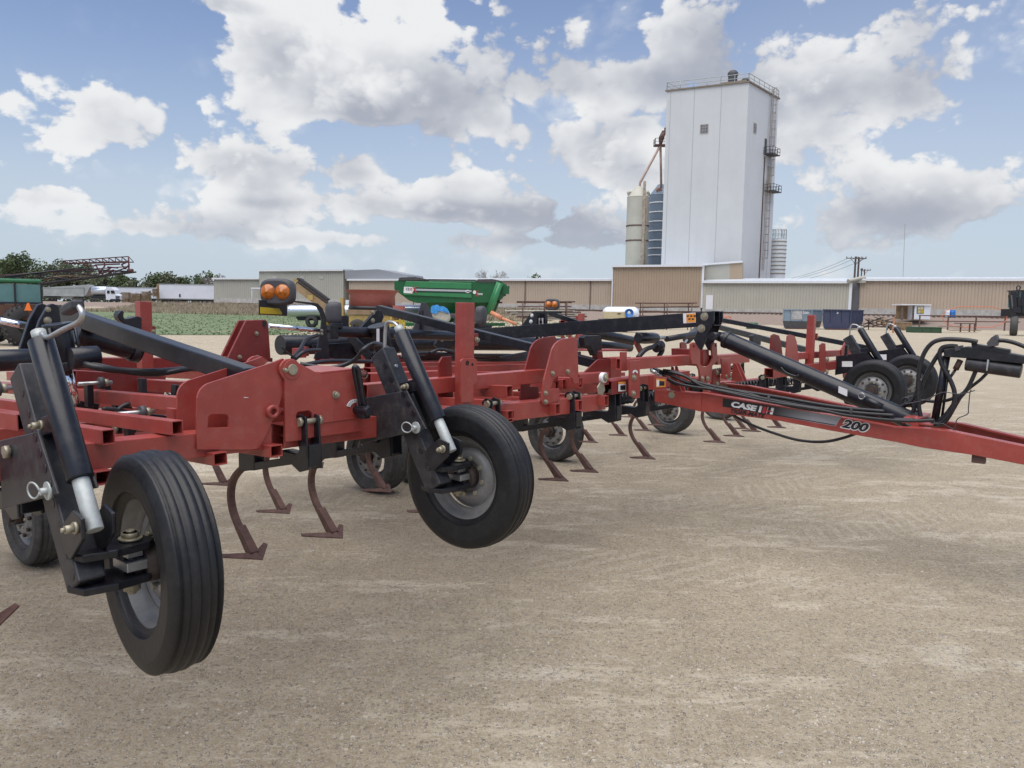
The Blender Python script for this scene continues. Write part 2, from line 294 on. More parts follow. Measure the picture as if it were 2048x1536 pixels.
def ground_material():
    m = bpy.data.materials.new('packed_dirt_and_gravel'); m.use_nodes = True; t = m.node_tree; b = t.nodes['Principled BSDF']; nn = t.nodes; ll = t.links
    b.inputs['Roughness'].default_value = 0.9; b.inputs['Specular IOR Level'].default_value = 0.25
    co = nn.new('ShaderNodeTexCoord').outputs['Object']
    def noise(scale, detail=6, rough=0.6, vec=None, dist=0.0):
        n_ = nn.new('ShaderNodeTexNoise'); n_.inputs['Scale'].default_value = scale; n_.inputs['Detail'].default_value = detail; n_.inputs['Roughness'].default_value = rough; n_.inputs['Distortion'].default_value = dist
        ll.new(vec or co, n_.inputs[0]); return n_.outputs['Fac']
    def mp(rot, scl, loc=(0, 0, 0)):
        n_ = nn.new('ShaderNodeMapping'); ll.new(co, n_.inputs[0]); n_.inputs['Rotation'].default_value = (0, 0, D2R(rot)); n_.inputs['Scale'].default_value = scl; n_.inputs['Location'].default_value = loc; return n_.outputs[0]
    def rng(x, a, c, lo=0., hi=1.):
        n_ = nn.new('ShaderNodeMapRange'); ll.new(x, n_.inputs[0]); n_.inputs[1].default_value = a; n_.inputs[2].default_value = c; n_.inputs[3].default_value = lo; n_.inputs[4].default_value = hi; return n_.outputs[0]
    def mix(f, a, c):
        n_ = nn.new('ShaderNodeMix'); n_.data_type = 'RGBA'
        if isinstance(f, float): n_.inputs[0].default_value = f
        else: ll.new(f, n_.inputs[0])
        for i, q in ((6, a), (7, c)):
            if isinstance(q, tuple): n_.inputs[i].default_value = (*q, 1)
            else: ll.new(q, n_.inputs[i])
        return n_.outputs[2]
    def mul(a, c):
        n_ = nn.new('ShaderNodeMath'); n_.operation = 'MULTIPLY'; ll.new(a, n_.inputs[0])
        if isinstance(c, float): n_.inputs[1].default_value = c
        else: ll.new(c, n_.inputs[1])
        return n_.outputs[0]
    def sub(a, c):
        n_ = nn.new('ShaderNodeMath'); n_.operation = 'SUBTRACT'; ll.new(a, n_.inputs[0]); ll.new(c, n_.inputs[1]); return n_.outputs[0]
    base = mix(rng(noise(0.7, 8, .7), .38, .64), (0.275, 0.222, 0.146), (0.345, 0.282, 0.188))
    base = mix(rng(noise(5.0, 9, .8), .44, .62), base, (0.395, 0.330, 0.225))
    # pale crusted dust: ragged streaks along the direction of travel and looser patches
    sw = rng(noise(1.9, 13, .78, mp(-22, (0.34, 1.25, 1)), .25), .535, .60)
    base = mix(mul(sw, 0.62), base, (0.64, 0.565, 0.43))
    sw2 = rng(noise(0.8, 13, .76, mp(14, (0.7, 1.1, 1), (3, 7, 0)), .2), .555, .615)
    base = mix(mul(sw2, 0.62), base, (0.60, 0.54, 0.43))
    sw3 = rng(noise(2.6, 12, .82, mp(-10, (0.5, 1.3, 1), (9, 2, 0))), .56, .66)
    base = mix(mul(sw3, 0.5), base, (0.20, 0.165, 0.12))
    # old tyre-lug marks: short bars inside long bands
    def lugs(rot, loc, bandw, freq, mk=.5):
        wv = nn.new('ShaderNodeTexWave'); wv.wave_type = 'BANDS'; wv.bands_direction = 'X'; wv.inputs['Scale'].default_value = freq; wv.inputs['Distortion'].default_value = 2.2; wv.inputs['Detail'].default_value = 2; wv.inputs['Detail Scale'].default_value = 1.2
        ll.new(mp(rot + 38, (1, 1, 1), loc), wv.inputs[0])
        bd = nn.new('ShaderNodeTexWave'); bd.wave_type = 'BANDS'; bd.bands_direction = 'Y'; bd.inputs['Scale'].default_value = bandw; bd.inputs['Distortion'].default_value = 0.7
        ll.new(mp(rot, (1, 1, 1), loc), bd.inputs[0])
        return mul(mul(rng(wv.outputs['Fac'], .62, .85), rng(bd.outputs['Fac'], .72, .85)), rng(noise(0.28, 3, .5, mp(rot, (1, 1, 1), loc)), .45, .62))
    base = mix(mul(lugs(-30, (2, 1, 0), .22, 2.6), 0.26), base, (0.62, 0.56, 0.45))
    base = mix(mul(lugs(18, (5, 3, 0), .17, 2.2), 0.26), base, (0.62, 0.56, 0.45))
    # long wheel ruts far out in the yard
    rt = rng(noise(0.35, 6, .6, mp(4, (0.10, 1.6, 1)), .3), .50, .66)
    sy = nn.new('ShaderNodeSeparateXYZ'); ll.new(co, sy.inputs[0])
    far = rng(sy.outputs[1], 8., 26.)
    base = mix(mul(far, 0.5), base, (0.58, 0.50, 0.35))
    base = mix(mul(mul(rt, far), 0.45), base, (0.34, 0.285, 0.22))
    # grit
    vo = nn.new('ShaderNodeTexVoronoi'); vo.inputs['Scale'].default_value = 55; ll.new(co, vo.inputs[0]); vo.inputs['Randomness'].default_value = 1.0
    gr = nn.new('ShaderNodeSeparateColor'); ll.new(vo.outputs['Color'], gr.inputs[0])
    grit = mul(rng(vo.outputs['Distance'], .42, .30), rng(gr.outputs[0], .55, .62))
    gritc = mix(gr.outputs[1], (0.22, 0.175, 0.14), (0.66, 0.62, 0.55))
    base = mix(mul(grit, 0.75), base, gritc)
    v2 = nn.new('ShaderNodeTexVoronoi'); v2.inputs['Scale'].default_value = 150; ll.new(co, v2.inputs[0])
    g2 = nn.new('ShaderNodeSeparateColor'); ll.new(v2.outputs['Color'], g2.inputs[0])
    base = mix(mul(rng(g2.outputs[0], .1, .9), 0.5), base, mix(g2.outputs[1], (0.19, 0.15, 0.115), (0.55, 0.49, 0.41)))
    base = mix(mul(rng(noise(38, 6, .8), .50, .64), 0.55), base, (0.56, 0.50, 0.41))
    base = mix(mul(rng(noise(47, 6, .8), .56, .70), 0.38), base, (0.16, 0.13, 0.095))
    # railway bank: dry weeds and reddish ballast (by place in the yard)
    vp = nn.new('ShaderNodeVectorMath'); vp.operation = 'DOT_PRODUCT'; ll.new(co, vp.inputs[0]); vp.inputs[1].default_value = tuple(-BN)
    dd = nn.new('ShaderNodeMath'); dd.operation = 'ADD'; ll.new(vp.outputs['Value'], dd.inputs[0]); dd.inputs[1].default_value = BP0.dot(BN)
    dn = nn.new('ShaderNodeMath'); dn.operation = 'ADD'; ll.new(dd.outputs[0], dn.inputs[0]); ll.new(rng(noise(0.15, 5), 0., 1., -2.5, 2.5), dn.inputs[1])
    bal = mix(noise(4, 6, .8), (0.17, 0.125, 0.105), (0.36, 0.29, 0.24))
    base = mix(rng(dn.outputs[0], 19., 17.5), base, bal)
    ll.new(base, b.inputs['Base Color'])
    bh = nn.new('ShaderNodeMath'); bh.operation = 'ADD'; ll.new(mul(noise(14, 8, .7), 0.6), bh.inputs[0]); ll.new(mul(grit, 0.5), bh.inputs[1])
    bh2 = nn.new('ShaderNodeMath'); bh2.operation = 'ADD'; ll.new(bh.outputs[0], bh2.inputs[0]); ll.new(mul(noise(90, 4, .7), 0.35), bh2.inputs[1])
    bp = nn.new('ShaderNodeBump'); bp.inputs['Strength'].default_value = 1.0; bp.inputs['Distance'].default_value = 0.03
    ll.new(bh2.outputs[0], bp.inputs['Height']); ll.new(bp.outputs[0], b.inputs['Normal'])
    return m
M['ground'] = ground_material()
tag(gm.build('ground', M['ground']), kind='structure')

# pebbles lying on the packed dirt (one object, nobody could count them)
pm = MB(); rp = random.Random(3)
M['pebble'] = mat('pebbles', (0.42, 0.375, 0.31), 0.85, vary=0.45, vscale=9)
def pebble(x, y, r):
    a = rp.random() * 6.28; e1 = r * rp.uniform(.6, 1.3); e2 = r * rp.uniform(.5, 1.0); hh = r * rp.uniform(.35, .7); n_ = 6; vs_ = []
    for k in range(n_):
        t_ = a + k * 6.283 / n_; q = rp.uniform(.8, 1.15); vs_.append((x + e1 * q * math.cos(t_), y + e2 * q * math.sin(t_), -0.002))
    for k in range(n_):
        t_ = a + k * 6.283 / n_; q = rp.uniform(.45, .8); vs_.append((x + e1 * q * math.cos(t_), y + e2 * q * math.sin(t_), hh * rp.uniform(.8, 1.1)))
    pm.add(vs_, [(k, (k + 1) % n_, n_ + (k + 1) % n_, n_ + k) for k in range(n_)] + [tuple(range(n_, 2 * n_))])
for i in range(20000):
    y = 1.6 + 9.5 * rp.random() ** 1.6; x = rp.uniform(-0.72, 0.72) * (y + .4)
    dens = 0.5 + 0.5 * math.sin(x * 2.1 + 1.3 * math.sin(y * 1.7)) * math.cos(y * 1.3 + x * .6)
    if x > 0.3 and y < 4: dens += 0.25
    if rp.random() > dens: continue
    r = 0.0028 + 0.0085 * rp.random() ** 3.5
    pebble(x, y, r)
for i in range(160):
    y = 2 + 12 * rp.random() ** 1.5; pebble(rp.uniform(-.7, .7) * y, y, rp.uniform(.010, .018))
for cx_, cy_ in ((1.1, 2.2), (.9, 2.6), (.25, 2.9), (1.5, 3.3), (.1, 3.9), (-.6, 2.3), (1.9, 2.9), (2.4, 4.2), (-1.2, 3.2)):
    for k in range(35): pebble(cx_ + rp.gauss(0, .16), cy_ + rp.gauss(0, .10), rp.uniform(.003, .010))
tag(pm.build('pebbles', 'pebble'), 'small pale pebbles scattered over the packed dirt yard', 'pebbles', kind='stuff')

# ---- green field, weeds and dry grass
def field_mat():
    m = bpy.data.materials.new('short_green_crop'); m.use_nodes = True; t = m.node_tree; b = t.nodes['Principled BSDF']; b.inputs['Roughness'].default_value = 0.95
    co = t.nodes.new('ShaderNodeTexCoord'); a = t.nodes.new('ShaderNodeTexNoise'); a.inputs['Scale'].default_value = 0.35; a.inputs['Detail'].default_value = 9; a.inputs['Roughness'].default_value = .75; t.links.new(co.outputs['Object'], a.inputs[0])
    r = t.nodes.new('ShaderNodeValToRGB'); t.links.new(a.outputs['Fac'], r.inputs[0]); e = r.color_ramp.elements
    e[0].position = .33; e[0].color = (0.10, 0.135, 0.065, 1); e[1].position = .70; e[1].color = (0.27, 0.25, 0.17, 1)
    q = e.new(.52); q.color = (0.13, 0.175, 0.08, 1)
    t.links.new(r.outputs[0], b.inputs['Base Color']); return m
M['field'] = field_mat()
fm = MB(); fx = [-150 + 4 * i for i in range(36)]; fr = 10
def fedge(x): return 43.5 + 1.2 * math.sin(x * .35) + 0.08 * max(0, x + 20) ** 1.15 
vv = []
for i, x in enumerate(fx):
    yt = BP0.y + (BP0.x - x) * (BN.x / BN.y) - 27 / BN.y
    for j in range(fr + 1):
        y = fedge(x) + (yt - fedge(x)) * j / fr; vv.append(Vector((x, y, zg(x, y) + .02)))
fm.add(vv, [(i * (fr + 1) + j, (i + 1) * (fr + 1) + j, (i + 1) * (fr + 1) + j + 1, i * (fr + 1) + j + 1) for i in range(len(fx) - 1) for j in range(fr) if fx[i] < -14 or j > 1], True)
tag(fm.build('grass_field', M['field']), kind='structure')
def blades(name, label, colr, n, gen_, hmin, hmax, wd):
    g = MB(); r_ = random.Random(hash(name) % 999 if False else len(name) * 7)
    for i in range(n):
        x, y = gen_(r_); z = zg(x, y); h = r_.uniform(hmin, hmax); a = r_.random() * 3.14; k = r_.randint(3, 5)
        for j in range(k):
            ox, oy = r_.gauss(0, h * .3), r_.gauss(0, h * .3); lx = r_.gauss(0, h * .3); ly = r_.gauss(0, h * .2); a += 1.1
            cx_, sx_ = math.cos(a) * wd, math.sin(a) * wd
            g.add([(x + ox - cx_, y + oy - sx_, z), (x + ox + cx_, y + oy + sx_, z), (x + ox + lx, y + oy + ly, z + h)], [(0, 1, 2)])
    return tag(g.build(name, colr), label, 'grass', kind='stuff')
M['crop'] = mat('crop_leaves', (0.105, 0.155, 0.060), 0.8, vary=0.4, vscale=.6)
M['dry'] = mat('dry_grass', (0.36, 0.30, 0.215), 0.9, vary=0.35, vscale=.5)
def g_field(r_):
    x = r_.uniform(-52, 8); yt = BP0.y + (BP0.x - x) * (BN.x / BN.y) - 27 / BN.y; y0 = fedge(x); return x, y0 + (yt - y0) * r_.random() ** 1.4
def g_dry(r_):
    a = r_.uniform(62, 150); b = -r_.uniform(12.5, 29); p = bl(a, b, 0); return p.x, p.y
blades('crop_rows', 'short green weeds covering the field in front of the railway bank', 'crop', 8000, g_field, .03, .11, .05)
blades('dry_weeds', 'dry brown grass standing along the railway bank', 'dry', 9000, g_dry, .25, .85, .09)
blades('green_weeds', 'dark green weeds mixed into the dry bank grass', 'crop', 900, g_dry, .2, .6, .08)

# ================================================================ BUILDINGS
def corr(a0, a1, z0, z1, b, pitch=.4, dep=.05, frac=.72):
    """ribbed steel sheet wall facing the yard; a runs left"""
    g = MB(); n = max(2, int(abs(a1 - a0) / pitch)); pts = []
    for i in range(n):
        x = a0 + (a1 - a0) * i / n; p = (a1 - a0) / n
        pts += [(x, 0), (x + p * frac, 0), (x + p * (frac + .07), dep), (x + p * .93, dep)]
    pts.append((a1, 0))
    vs_ = [bl(x, b + y, z0) for x, y in pts] + [bl(x, b + y, z1) for x, y in pts]; m_ = len(pts)
    g.add(vs_, [(i, i + 1, m_ + i + 1, m_ + i) for i in range(m_ - 1)]); return g
def corr2(p0, p1, z0, z1a, z1b, pitch=.4, dep=.05):
    g = MB(); p0 = Vector((p0.x, p0.y, 0)); p1 = Vector((p1.x, p1.y, 0)); d = p1 - p0; ln = d.length; d.normalize(); nr = Vector((-d.y, d.x, 0)); n = max(2, int(ln / pitch)); pts = []
    for i in range(n):
        for k, y in ((0, 0), (.72, 0), (.79, dep), (.93, dep)): pts.append(((i + k) * ln / n, y))
    pts.append((ln, 0)); m_ = len(pts)
    vs_ = [p0 + d * x + nr * y + Vector((0, 0, z0)) for x, y in pts] + [p0 + d * x + nr * y + Vector((0, 0, z1a + (z1b - z1a) * x / ln)) for x, y in pts]
    g.add(vs_, [(i, i + 1, m_ + i + 1, m_ + i) for i in range(m_ - 1)]); return g
def blbox(g, a0, a1, b0, b1, z0, z1): return g.box(bl((a0 + a1) / 2, (b0 + b1) / 2, (z0 + z1) / 2), (abs(a1 - a0), abs(b1 - b0), z1 - z0), (BE, BN, Vector((0, 0, 1))))
M['tan'] = mat('tan_sheet_steel', (0.47, 0.38, 0.29), .5, vary=.06, vscale=.3, dust=.12, dustcol=(.3, .22, .17))
M['beige'] = mat('beige_sheet_steel', (0.46, 0.44, 0.365), .5, vary=.06, vscale=.3, dust=.12, dustcol=(.3, .27, .2))
M['brown'] = mat('brown_sheet_steel', (0.40, 0.305, 0.215), .5, vary=.06, vscale=.3, dust=.12, dustcol=(.25, .18, .13))
M['greywall'] = mat('grey_sheet_steel', (0.40, 0.39, 0.335), .5, vary=.05, vscale=.3)
M['roofm'] = mat('pale_roof_steel', (0.56, 0.60, 0.64), .4, vary=.08, vscale=.5, dust=.15, dustcol=(.4, .36, .3))
M['trim'] = mat('white_trim', (0.72, 0.74, 0.76), .5, vary=.05)
M['concrete'] = mat('stained_concrete', (0.46, 0.45, 0.42), .9, vary=.2, vscale=1.2, dust=.7, dustcol=(.17, .11, .08), bump=.3, bscale=10)
M['shaded_door'] = mat('shaded_sheet', (0.16, 0.16, 0.17), .6, vary=.1)
def warehouse(name, label, a0, a1, b, z0, ze, zr, depth, wallm, pitch=.4, base_top=2.55, roofover=.35):
    r = empty(name, bl((a0 + a1) / 2, b, z0), 0, label, 'building')
    parts = []
    parts.append(corr(a0, a1, base_top, ze, b, pitch).build('wall', wallm))
    g = MB(); blbox(g, a0 + .02, a1 - .02, b + .12, b + depth, base_top, ze - .02); parts.append(g.build('side_wall', wallm))
    g = MB(); blbox(g, a0 - .05, a1 + .05, b - .12, b + .6, z0 - .8, base_top); parts.append(g.build('foundation', 'concrete'))
    g = MB(); g.add([bl(a0 - .2, b - roofover, ze), bl(a1 + .2, b - roofover, ze), bl(a1 + .2, b + depth, zr), bl(a0 - .2, b + depth, zr), bl(a0 - .2, b - roofover, ze + .14), bl(a1 + .2, b - roofover, ze + .14), bl(a1 + .2, b + depth, zr + .14), bl(a0 - .2, b + depth, zr + .14)],
                    [(0, 1, 2, 3), (7, 6, 5, 4), (0, 4, 5, 1), (1, 5, 6, 2), (2, 6, 7, 3), (3, 7, 4, 0)]); parts.append(g.build('roof', 'roofm'))
    g = MB(); blbox(g, a0 - .2, a1 + .2, b - roofover - .12, b - roofover - .003, ze - .16, ze + .18); parts.append(g.build('gutter', 'trim'))
    for p in parts: p.parent = r; p.matrix_parent_inverse = Matrix.Translation(-r.location)
    return r
def put(r, *obs):
    for p in obs: p.parent = r; p.matrix_parent_inverse = Matrix.Translation(-r.location) if not r.rotation_euler.z else r.matrix_basis.inverted()
    return r
W1_ = warehouse('warehouse', 'long tan steel warehouse wall at the far right behind the dumpsters', -30, 20.9, 0, 1.5, 6.75, 7.6, 14, M['tan'], .42)
g = MB(); [g.box(bl(a, 4, 7.12), (.08, 8.5, .12), (BE, (BN * 8.9 + Vector((0, 0, .54))).normalized(), Vector((0, 0, 1)))) for a in [x * 1.6 - 29 for x in range(31)]]; put(W1_, g.build('roof_seam', 'trim'))
W2_ = warehouse('warehouse', 'pale tan steel warehouse wall behind the green grain cart', 58.7, 111.5, 0, 1.5, 6.75, 7.4, 12, M['tan'], .42)
for aa in (62.6, 74.5, 86.0, 97):
    g = MB(); g.cyl(bl(aa, -.12, 1.8), bl(aa, -.12, 6.5), .07, n=8); put(W2_, g.build('downpipe', 'rust'))
W3_ = warehouse('warehouse', 'large grey steel warehouse with a gable end at the left', 112.4, 133, -.5, 1.4, 8.6, 8.75, 3, M['greywall'], .5, 2.9)
# gable end of the grey building turned towards the yard
gp = [at(690, 541, 150.2), at(756, 538.5, 149), at(815, 550, 148)]
g = MB(); pz = [Vector((p.x, p.y, 6.9)) for p in gp]; off = BN * .5
g.prism([pz[0], pz[2], gp[2], gp[1], gp[0]], BN * 6); put(W3_, g.build('gable_end', mat('gable_grey', (.27, .28, .30), .5, vary=.05)))
for aa in (117, 121.6, 128.4):
    g = MB(); blbox(g, aa, aa + 1.1, -.56, -.51, 6.9, 7.5); put(W3_, g.build('vent', mat('vent_pale', (.42, .42, .38), .5)))
g = MB(); cp0 = at(512, 578, 156); blbox(g, 0, 0.001, 0, 0.001, -5, -4.99)
g = MB(); a_c = (Vector((cp0.x, cp0.y, 0)) - BP0).dot(BE); blbox(g, a_c - 3.5, a_c, -4.2, -.6, cp0.z, cp0.z + .25); g.cyl(bl(a_c - .1, -4, 1.5), bl(a_c - .1, -4, cp0.z), .09, n=8); g.cyl(bl(a_c - 3.4, -4, 1.5), bl(a_c - 3.4, -4, cp0.z), .09, n=8); put(W3_, g.build('canopy', 'trim'))
W4_ = warehouse('warehouse', 'low grey steel building end beside the parked box trailer', 133.3, 145.5, 0, 1.4, 7.0, 7.2, 8, M['greywall'], .5, 2.9)
W5_ = warehouse('warehouse', 'brown ribbed steel building block below the white tower', 43.95, 58.4, -1.0, 1.5, 8.95, 9.35, 9, M['brown'], .42, 2.3)
g = MB(); blbox(g, 43.6, 43.93, -1.12, -.9, 2.3, 9.05); blbox(g, 58.42, 58.6, -1.12, -.9, 2.3, 9.05); put(W5_, g.build('corner_trim', 'trim'))
# set-back wall joining the brown block to the tower
q0, q1 = at(1406, 563, 126.2), at(1485, 556, 125.2); t0, t1 = at(1406, 530.5, 126.2), at(1485, 524.5, 125.2); tm_, qm_ = t0.lerp(t1, .68), q0.lerp(q1, .68)
g = MB(); g.prism([Vector((q0.x, q0.y, 5.5)), Vector((qm_.x, qm_.y, 5.5)), tm_, t0], BN * 1.5)
g2 = MB(); g2.prism([Vector((qm_.x, qm_.y, 5.5)), Vector((q1.x, q1.y, 5.5)), t1, tm_], BN * 1.5)
W6_ = empty('annex_building', bl(40, 2, 1.5), 0, 'grey and brown upper wall block between brown building and tower', 'building'); put(W6_, g.build('grey_wall', M['greywall']), g2.build('brown_wall', M['brown']))
g = MB(); g.beam(t0 - BN * .15 + Vector((0, 0, .1)), t1 - BN * .15 + Vector((0, 0, .1)), .3, .3); put(W6_, g.build('gutter', 'trim'))
W7_ = warehouse('warehouse', 'low beige ribbed steel building with a white door behind dumpsters', 22.4, 43.6, -1.3, 1.5, 6.35, 7.1, 7, M['beige'], .42, 2.1)
g = MB(); blbox(g, 22.0, 22.38, -1.45, -1.0, 2.1, 6.5); put(W7_, g.build('corner_trim', 'trim'))
g = MB(); blbox(g, 42.0, 43.1, -1.42, -1.25, 1.9, 4.3); put(W7_, g.build('door', 'white'))
g = MB(); blbox(g, 20.95, 22.0, .3, .5, 1.5, 6.6); put(W7_, g.build('shaded_bay_wall', 'shaded_door'))  # dark sheet paints the shade and door at the building's right side
g = MB(); g.cyl(bl(22.6, -2.0, 6.5), bl(20.4, .2, 7.1), .3, n=12); blbox(g, 20.2, 21.4, -.6, .4, 6.3, 6.7); put(W7_, g.build('gutter_duct', 'greywall'))

# ---- white tower
TT = 38.47
TL, TM, TR = Vector((25.32, 133.83, 0)), Vector((37.3, 128.0, 0)), Vector((45.35, 137.51, 0))
TB = TL + (TR - TM)
M['towerw'] = mat('white_tower_cladding', (0.585, 0.60, 0.61), .55, vary=.04, vscale=.25, dust=.16, dustcol=(.36, .36, .36), streak=.06)
tw = empty('grain_tower', TM.lerp(TB, .5) + Vector((0, 0, 1.4)), 0, 'tall white windowless grain elevator tower behind the brown building', 'tower')
g = MB(); g.prism([TL, TM, TR, TB], (0, 0, TT)); put(tw, g.build('wall', 'towerw'))
fd = (TM - TL).normalized(); fn = Vector((fd.y, -fd.x, 0)); rd = (TR - TM).normalized(); rn = Vector((rd.y, -rd.x, 0)); Zv = Vector((0, 0, 1))
g = MB(); c4 = [p + (p - TM.lerp(TB, .5)).normalized() * .35 + Zv * TT for p in (TL, TM, TR, TB)]; g.prism([p + Zv * .01 for p in c4], (0, 0, .22)); put(tw, g.build('roof_edge', mat('roof_edge_brown', (.22, .18, .15), .7)))
M['seam'] = mat('panel_seam', (.38, .40, .42), .7)
flen = (TM - TL).length
def tface(p0, d, x0, x1, z0, z1, nrm, o=.03): return MB().box(p0 + d * ((x0 + x1) / 2) + nrm * o / 2 + Zv * (z0 + z1) / 2, (abs(x1 - x0), o, z1 - z0), (d, nrm, Zv))
for fr_ in (.05, .35, .68):
    put(tw, tface(TL, fd, flen * fr_ - .035, flen * fr_ + .035, 8, TT - .1, fn, .02).build('panel_seam', 'seam'))
M['glass'] = mat('dusty_window', (.16, .15, .18), .3, vary=.4, vscale=3)
def tower_window(p0, d, nrm, x, z, wd, ht):
    f_ = MB(); f_.box(p0 + d * x + nrm * .04 + Zv * z, (wd + .2, .08, ht + .2), (d, nrm, Zv)); fo = f_.build('window', 'greywall'); put(tw, fo)
    g = MB(); g.box(p0 + d * x + nrm * .09 + Zv * z, (wd, .03, ht), (d, nrm, Zv)); po = g.build('pane', 'glass'); po.parent = fo
    g = MB()
    for k in (-.17, .17): g.box(p0 + d * (x + wd * k) + nrm * .12 + Zv * z, (.06, .03, ht), (d, nrm, Zv)); g.box(p0 + d * x + nrm * .125 + Zv * (z + ht * k), (wd, .03, .06), (d, nrm, Zv))
    mo = g.build('glazing_bar', 'greywall'); mo.parent = fo
tower_window(TL, fd, fn, flen * .487, 31.8, 1.15, 1.3)
rlen = (TR - TM).length
tower_window(TM, rd, rn, rlen * .25, 31.9, 1.0, 1.4)
g = MB()
def rail(g, pts, h=1.1, r=.05, posts=6, mid=True):
    for i in range(len(pts) - 1):
        a, b = Vector(pts[i]), Vector(pts[i + 1]); g.cyl(a + Zv * h, b + Zv * h, r, n=6)
        if mid: g.cyl(a + Zv * h * .5, b + Zv * h * .5, r * .8, n=6)
        for k in range(posts + 1): p = a.lerp(b, k / posts); g.cyl(p, p + Zv * h, r, n=6)
tz = Zv * (TT + .2)
rail(g, [TL + tz, TM + tz, TR + tz, TB + tz, TL + tz], 1.25, .055, 6); put(tw, g.build('roof_railing', 'galv'))
def vent(p, r, h, col='greywall'):
    g = MB(); g.cyl(p, p + Zv * h * .7, r, n=14); g.lathe([(r * 1.15, h * .7), (r * 1.15, h * .85), (r * .7, h), (0.01, h)], p, Zv, 14); put(tw, g.build('roof_vent', col))
M['dgrey'] = mat('dark_grey_metal', (.065, .065, .072), .6, vary=.2)
vent(TL + fd * flen * .78 + fn * -2 + tz, .75, 2.5, 'dgrey'); vent(TM + rd * 3.2 + rn * -2 + tz, .6, 1.5, 'dgrey')
g = MB(); g.box(TL + fd * flen * .80 - fn * 1.6 + tz + Zv * .3, (4.2, 1.2, .5), (fd, fn, Zv)); put(tw, g.build('roof_unit', mat('roof_unit_tan', (.30, .25, .18), .7)))
M['ladderm'] = mat('weathered_ladder', (.26, .22, .19), .6, vary=.3)
# caged ladder on the right face
lx = rlen * .72
def ladder(x, z0, z1, o=.35, cage=True):
    g = MB()
    for s_ in (-.28, .28): g.cyl(TM + rd * (x + s_) + rn * o + Zv * z0, TM + rd * (x + s_) + rn * o + Zv * z1, .045, n=6)
    z = z0
    while z < z1: g.cyl(TM + rd * (x - .28) + rn * o + Zv * z, TM + rd * (x + .28) + rn * o + Zv * z, .03, n=5); z += .45
    if cage:
        z = z0 + 2
        while z < z1:
            g.tube([TM + rd * (x + .5 * math.cos(t_)) + rn * (o + .75 * math.sin(t_)) + Zv * z for t_ in [math.pi * k / 6 for k in range(7)]], .035, 5); z += 1.35
        for t_ in (.6, 1.57, 2.5): g.cyl(TM + rd * (x + .5 * math.cos(t_)) + rn * (o + .75 * math.sin(t_)) + Zv * (z0 + 2), TM + rd * (x + .5 * math.cos(t_)) + rn * (o + .75 * math.sin(t_)) + Zv * z1, .03, n=5)
    return g
put(tw, ladder(lx, 28, TT + 1).build('ladder', 'ladderm'), ladder(lx - .6, 9, 24.2).build('ladder', 'ladderm'), ladder(lx + .2, 23, 29).build('ladder', 'ladderm'))
for x, z, wd in ((lx - .3, 28.4, 3.2), (lx + 1.0, 22.4, 3.4)):
    g = MB(); c = TM + rd * x + rn * .8 + Zv * z; g.box(c, (wd, 1.6, .16), (rd, rn, Zv)); e = [c - rd * wd / 2 - rn * .8, c - rd * wd / 2 + rn * .8, c + rd * wd / 2 + rn * .8, c + rd * wd / 2 - rn * .8]
    rail(g, e, 1.1, .04, 3); put(tw, g.build('platform', 'dgrey'))
put(tw, tface(TM, rd, lx + .1, lx + 1.6, 22.6, 26.6, rn, .12).build('panel_door', 'greywall'), tface(TM, rd, lx - 1.6, lx - .8, 28.5, 31.0, rn, .08).build('panel_door', 'dgrey'), tface(TM, rd, lx - 1.5, lx - 1.32, 7, 28, rn, .14).build('conduit', 'rust'))
g = MB(); g.box(TM + rd * rlen * .90 + rn * .08 + Zv * 21, (.9, .16, 30), (rd, rn, Zv)); put(tw, g.build('leg_casing', 'towerw'))

# ---- silos left of the tower
def silo(px0, px1, pyt, pyb, Y, m, name, label, bands=(), cone=.5, bandm='trim'):
    pl_, pr_ = at(px0, pyt, Y), at(px1, pyt, Y); c = (pl_ + pr_) / 2; r = (pr_ - pl_).length / 2; zt = c.z; base = Vector((c.x, c.y, 1.5))
    e = empty(name, base, 0, label, 'silo')
    g = MB(); g.lathe([(r, 0), (r, zt - 1.5)], base, Zv, 36); put(e, g.build('body', m))
    g = MB(); g.lathe([(r * 1.02, zt - 1.5), (r * .28, zt - 1.5 + r * cone * 1.6), (.001, zt - 1.5 + r * cone * 1.6)], base, Zv, 36); put(e, g.build('roof', m))
    for py in bands:
        zb = at((px0 + px1) / 2, py, Y - r).z; g = MB(); g.lathe([(r + .01, zb - 1.5 - .12), (r + .09, zb - 1.5 - .1), (r + .09, zb - 1.5 + .1), (r + .01, zb - 1.5 + .12)], base, Zv, 36); put(e, g.build('band', bandm))
    return e, c, r, zt
M['silo'] = mat('cream_silo_paint', (.46, .45, .38), .55, vary=.08, vscale=.4, dust=.2, dustcol=(.32, .24, .17), streak=.1)
M['silob'] = mat('blue_grey_silo_paint', (.17, .22, .28), .5, vary=.1, vscale=.5)
sA, cA, rA, zA = silo(1254.5, 1299, 395, 528, 141, 'silo', 'silo', 'cream silo with rust streaks, standing left of the blue grey one', (450, 480), .6, 'rust')
g = MB(); 
for dx in (.15, .75): g.cyl(Vector((cA.x + rA * dx * .8, cA.y - rA * .9, 8)), Vector((cA.x + rA * dx * .8, cA.y - rA * .9, zA - .3)), .07, n=6)
g.box(Vector((cA.x + rA * .36, cA.y - rA * 1.0, 16)), (.5, .1, 17)); put(sA, g.build('ladder', mat('ladder_rusty_cream', (.4, .33, .26), .6, vary=.5, vscale=2)))
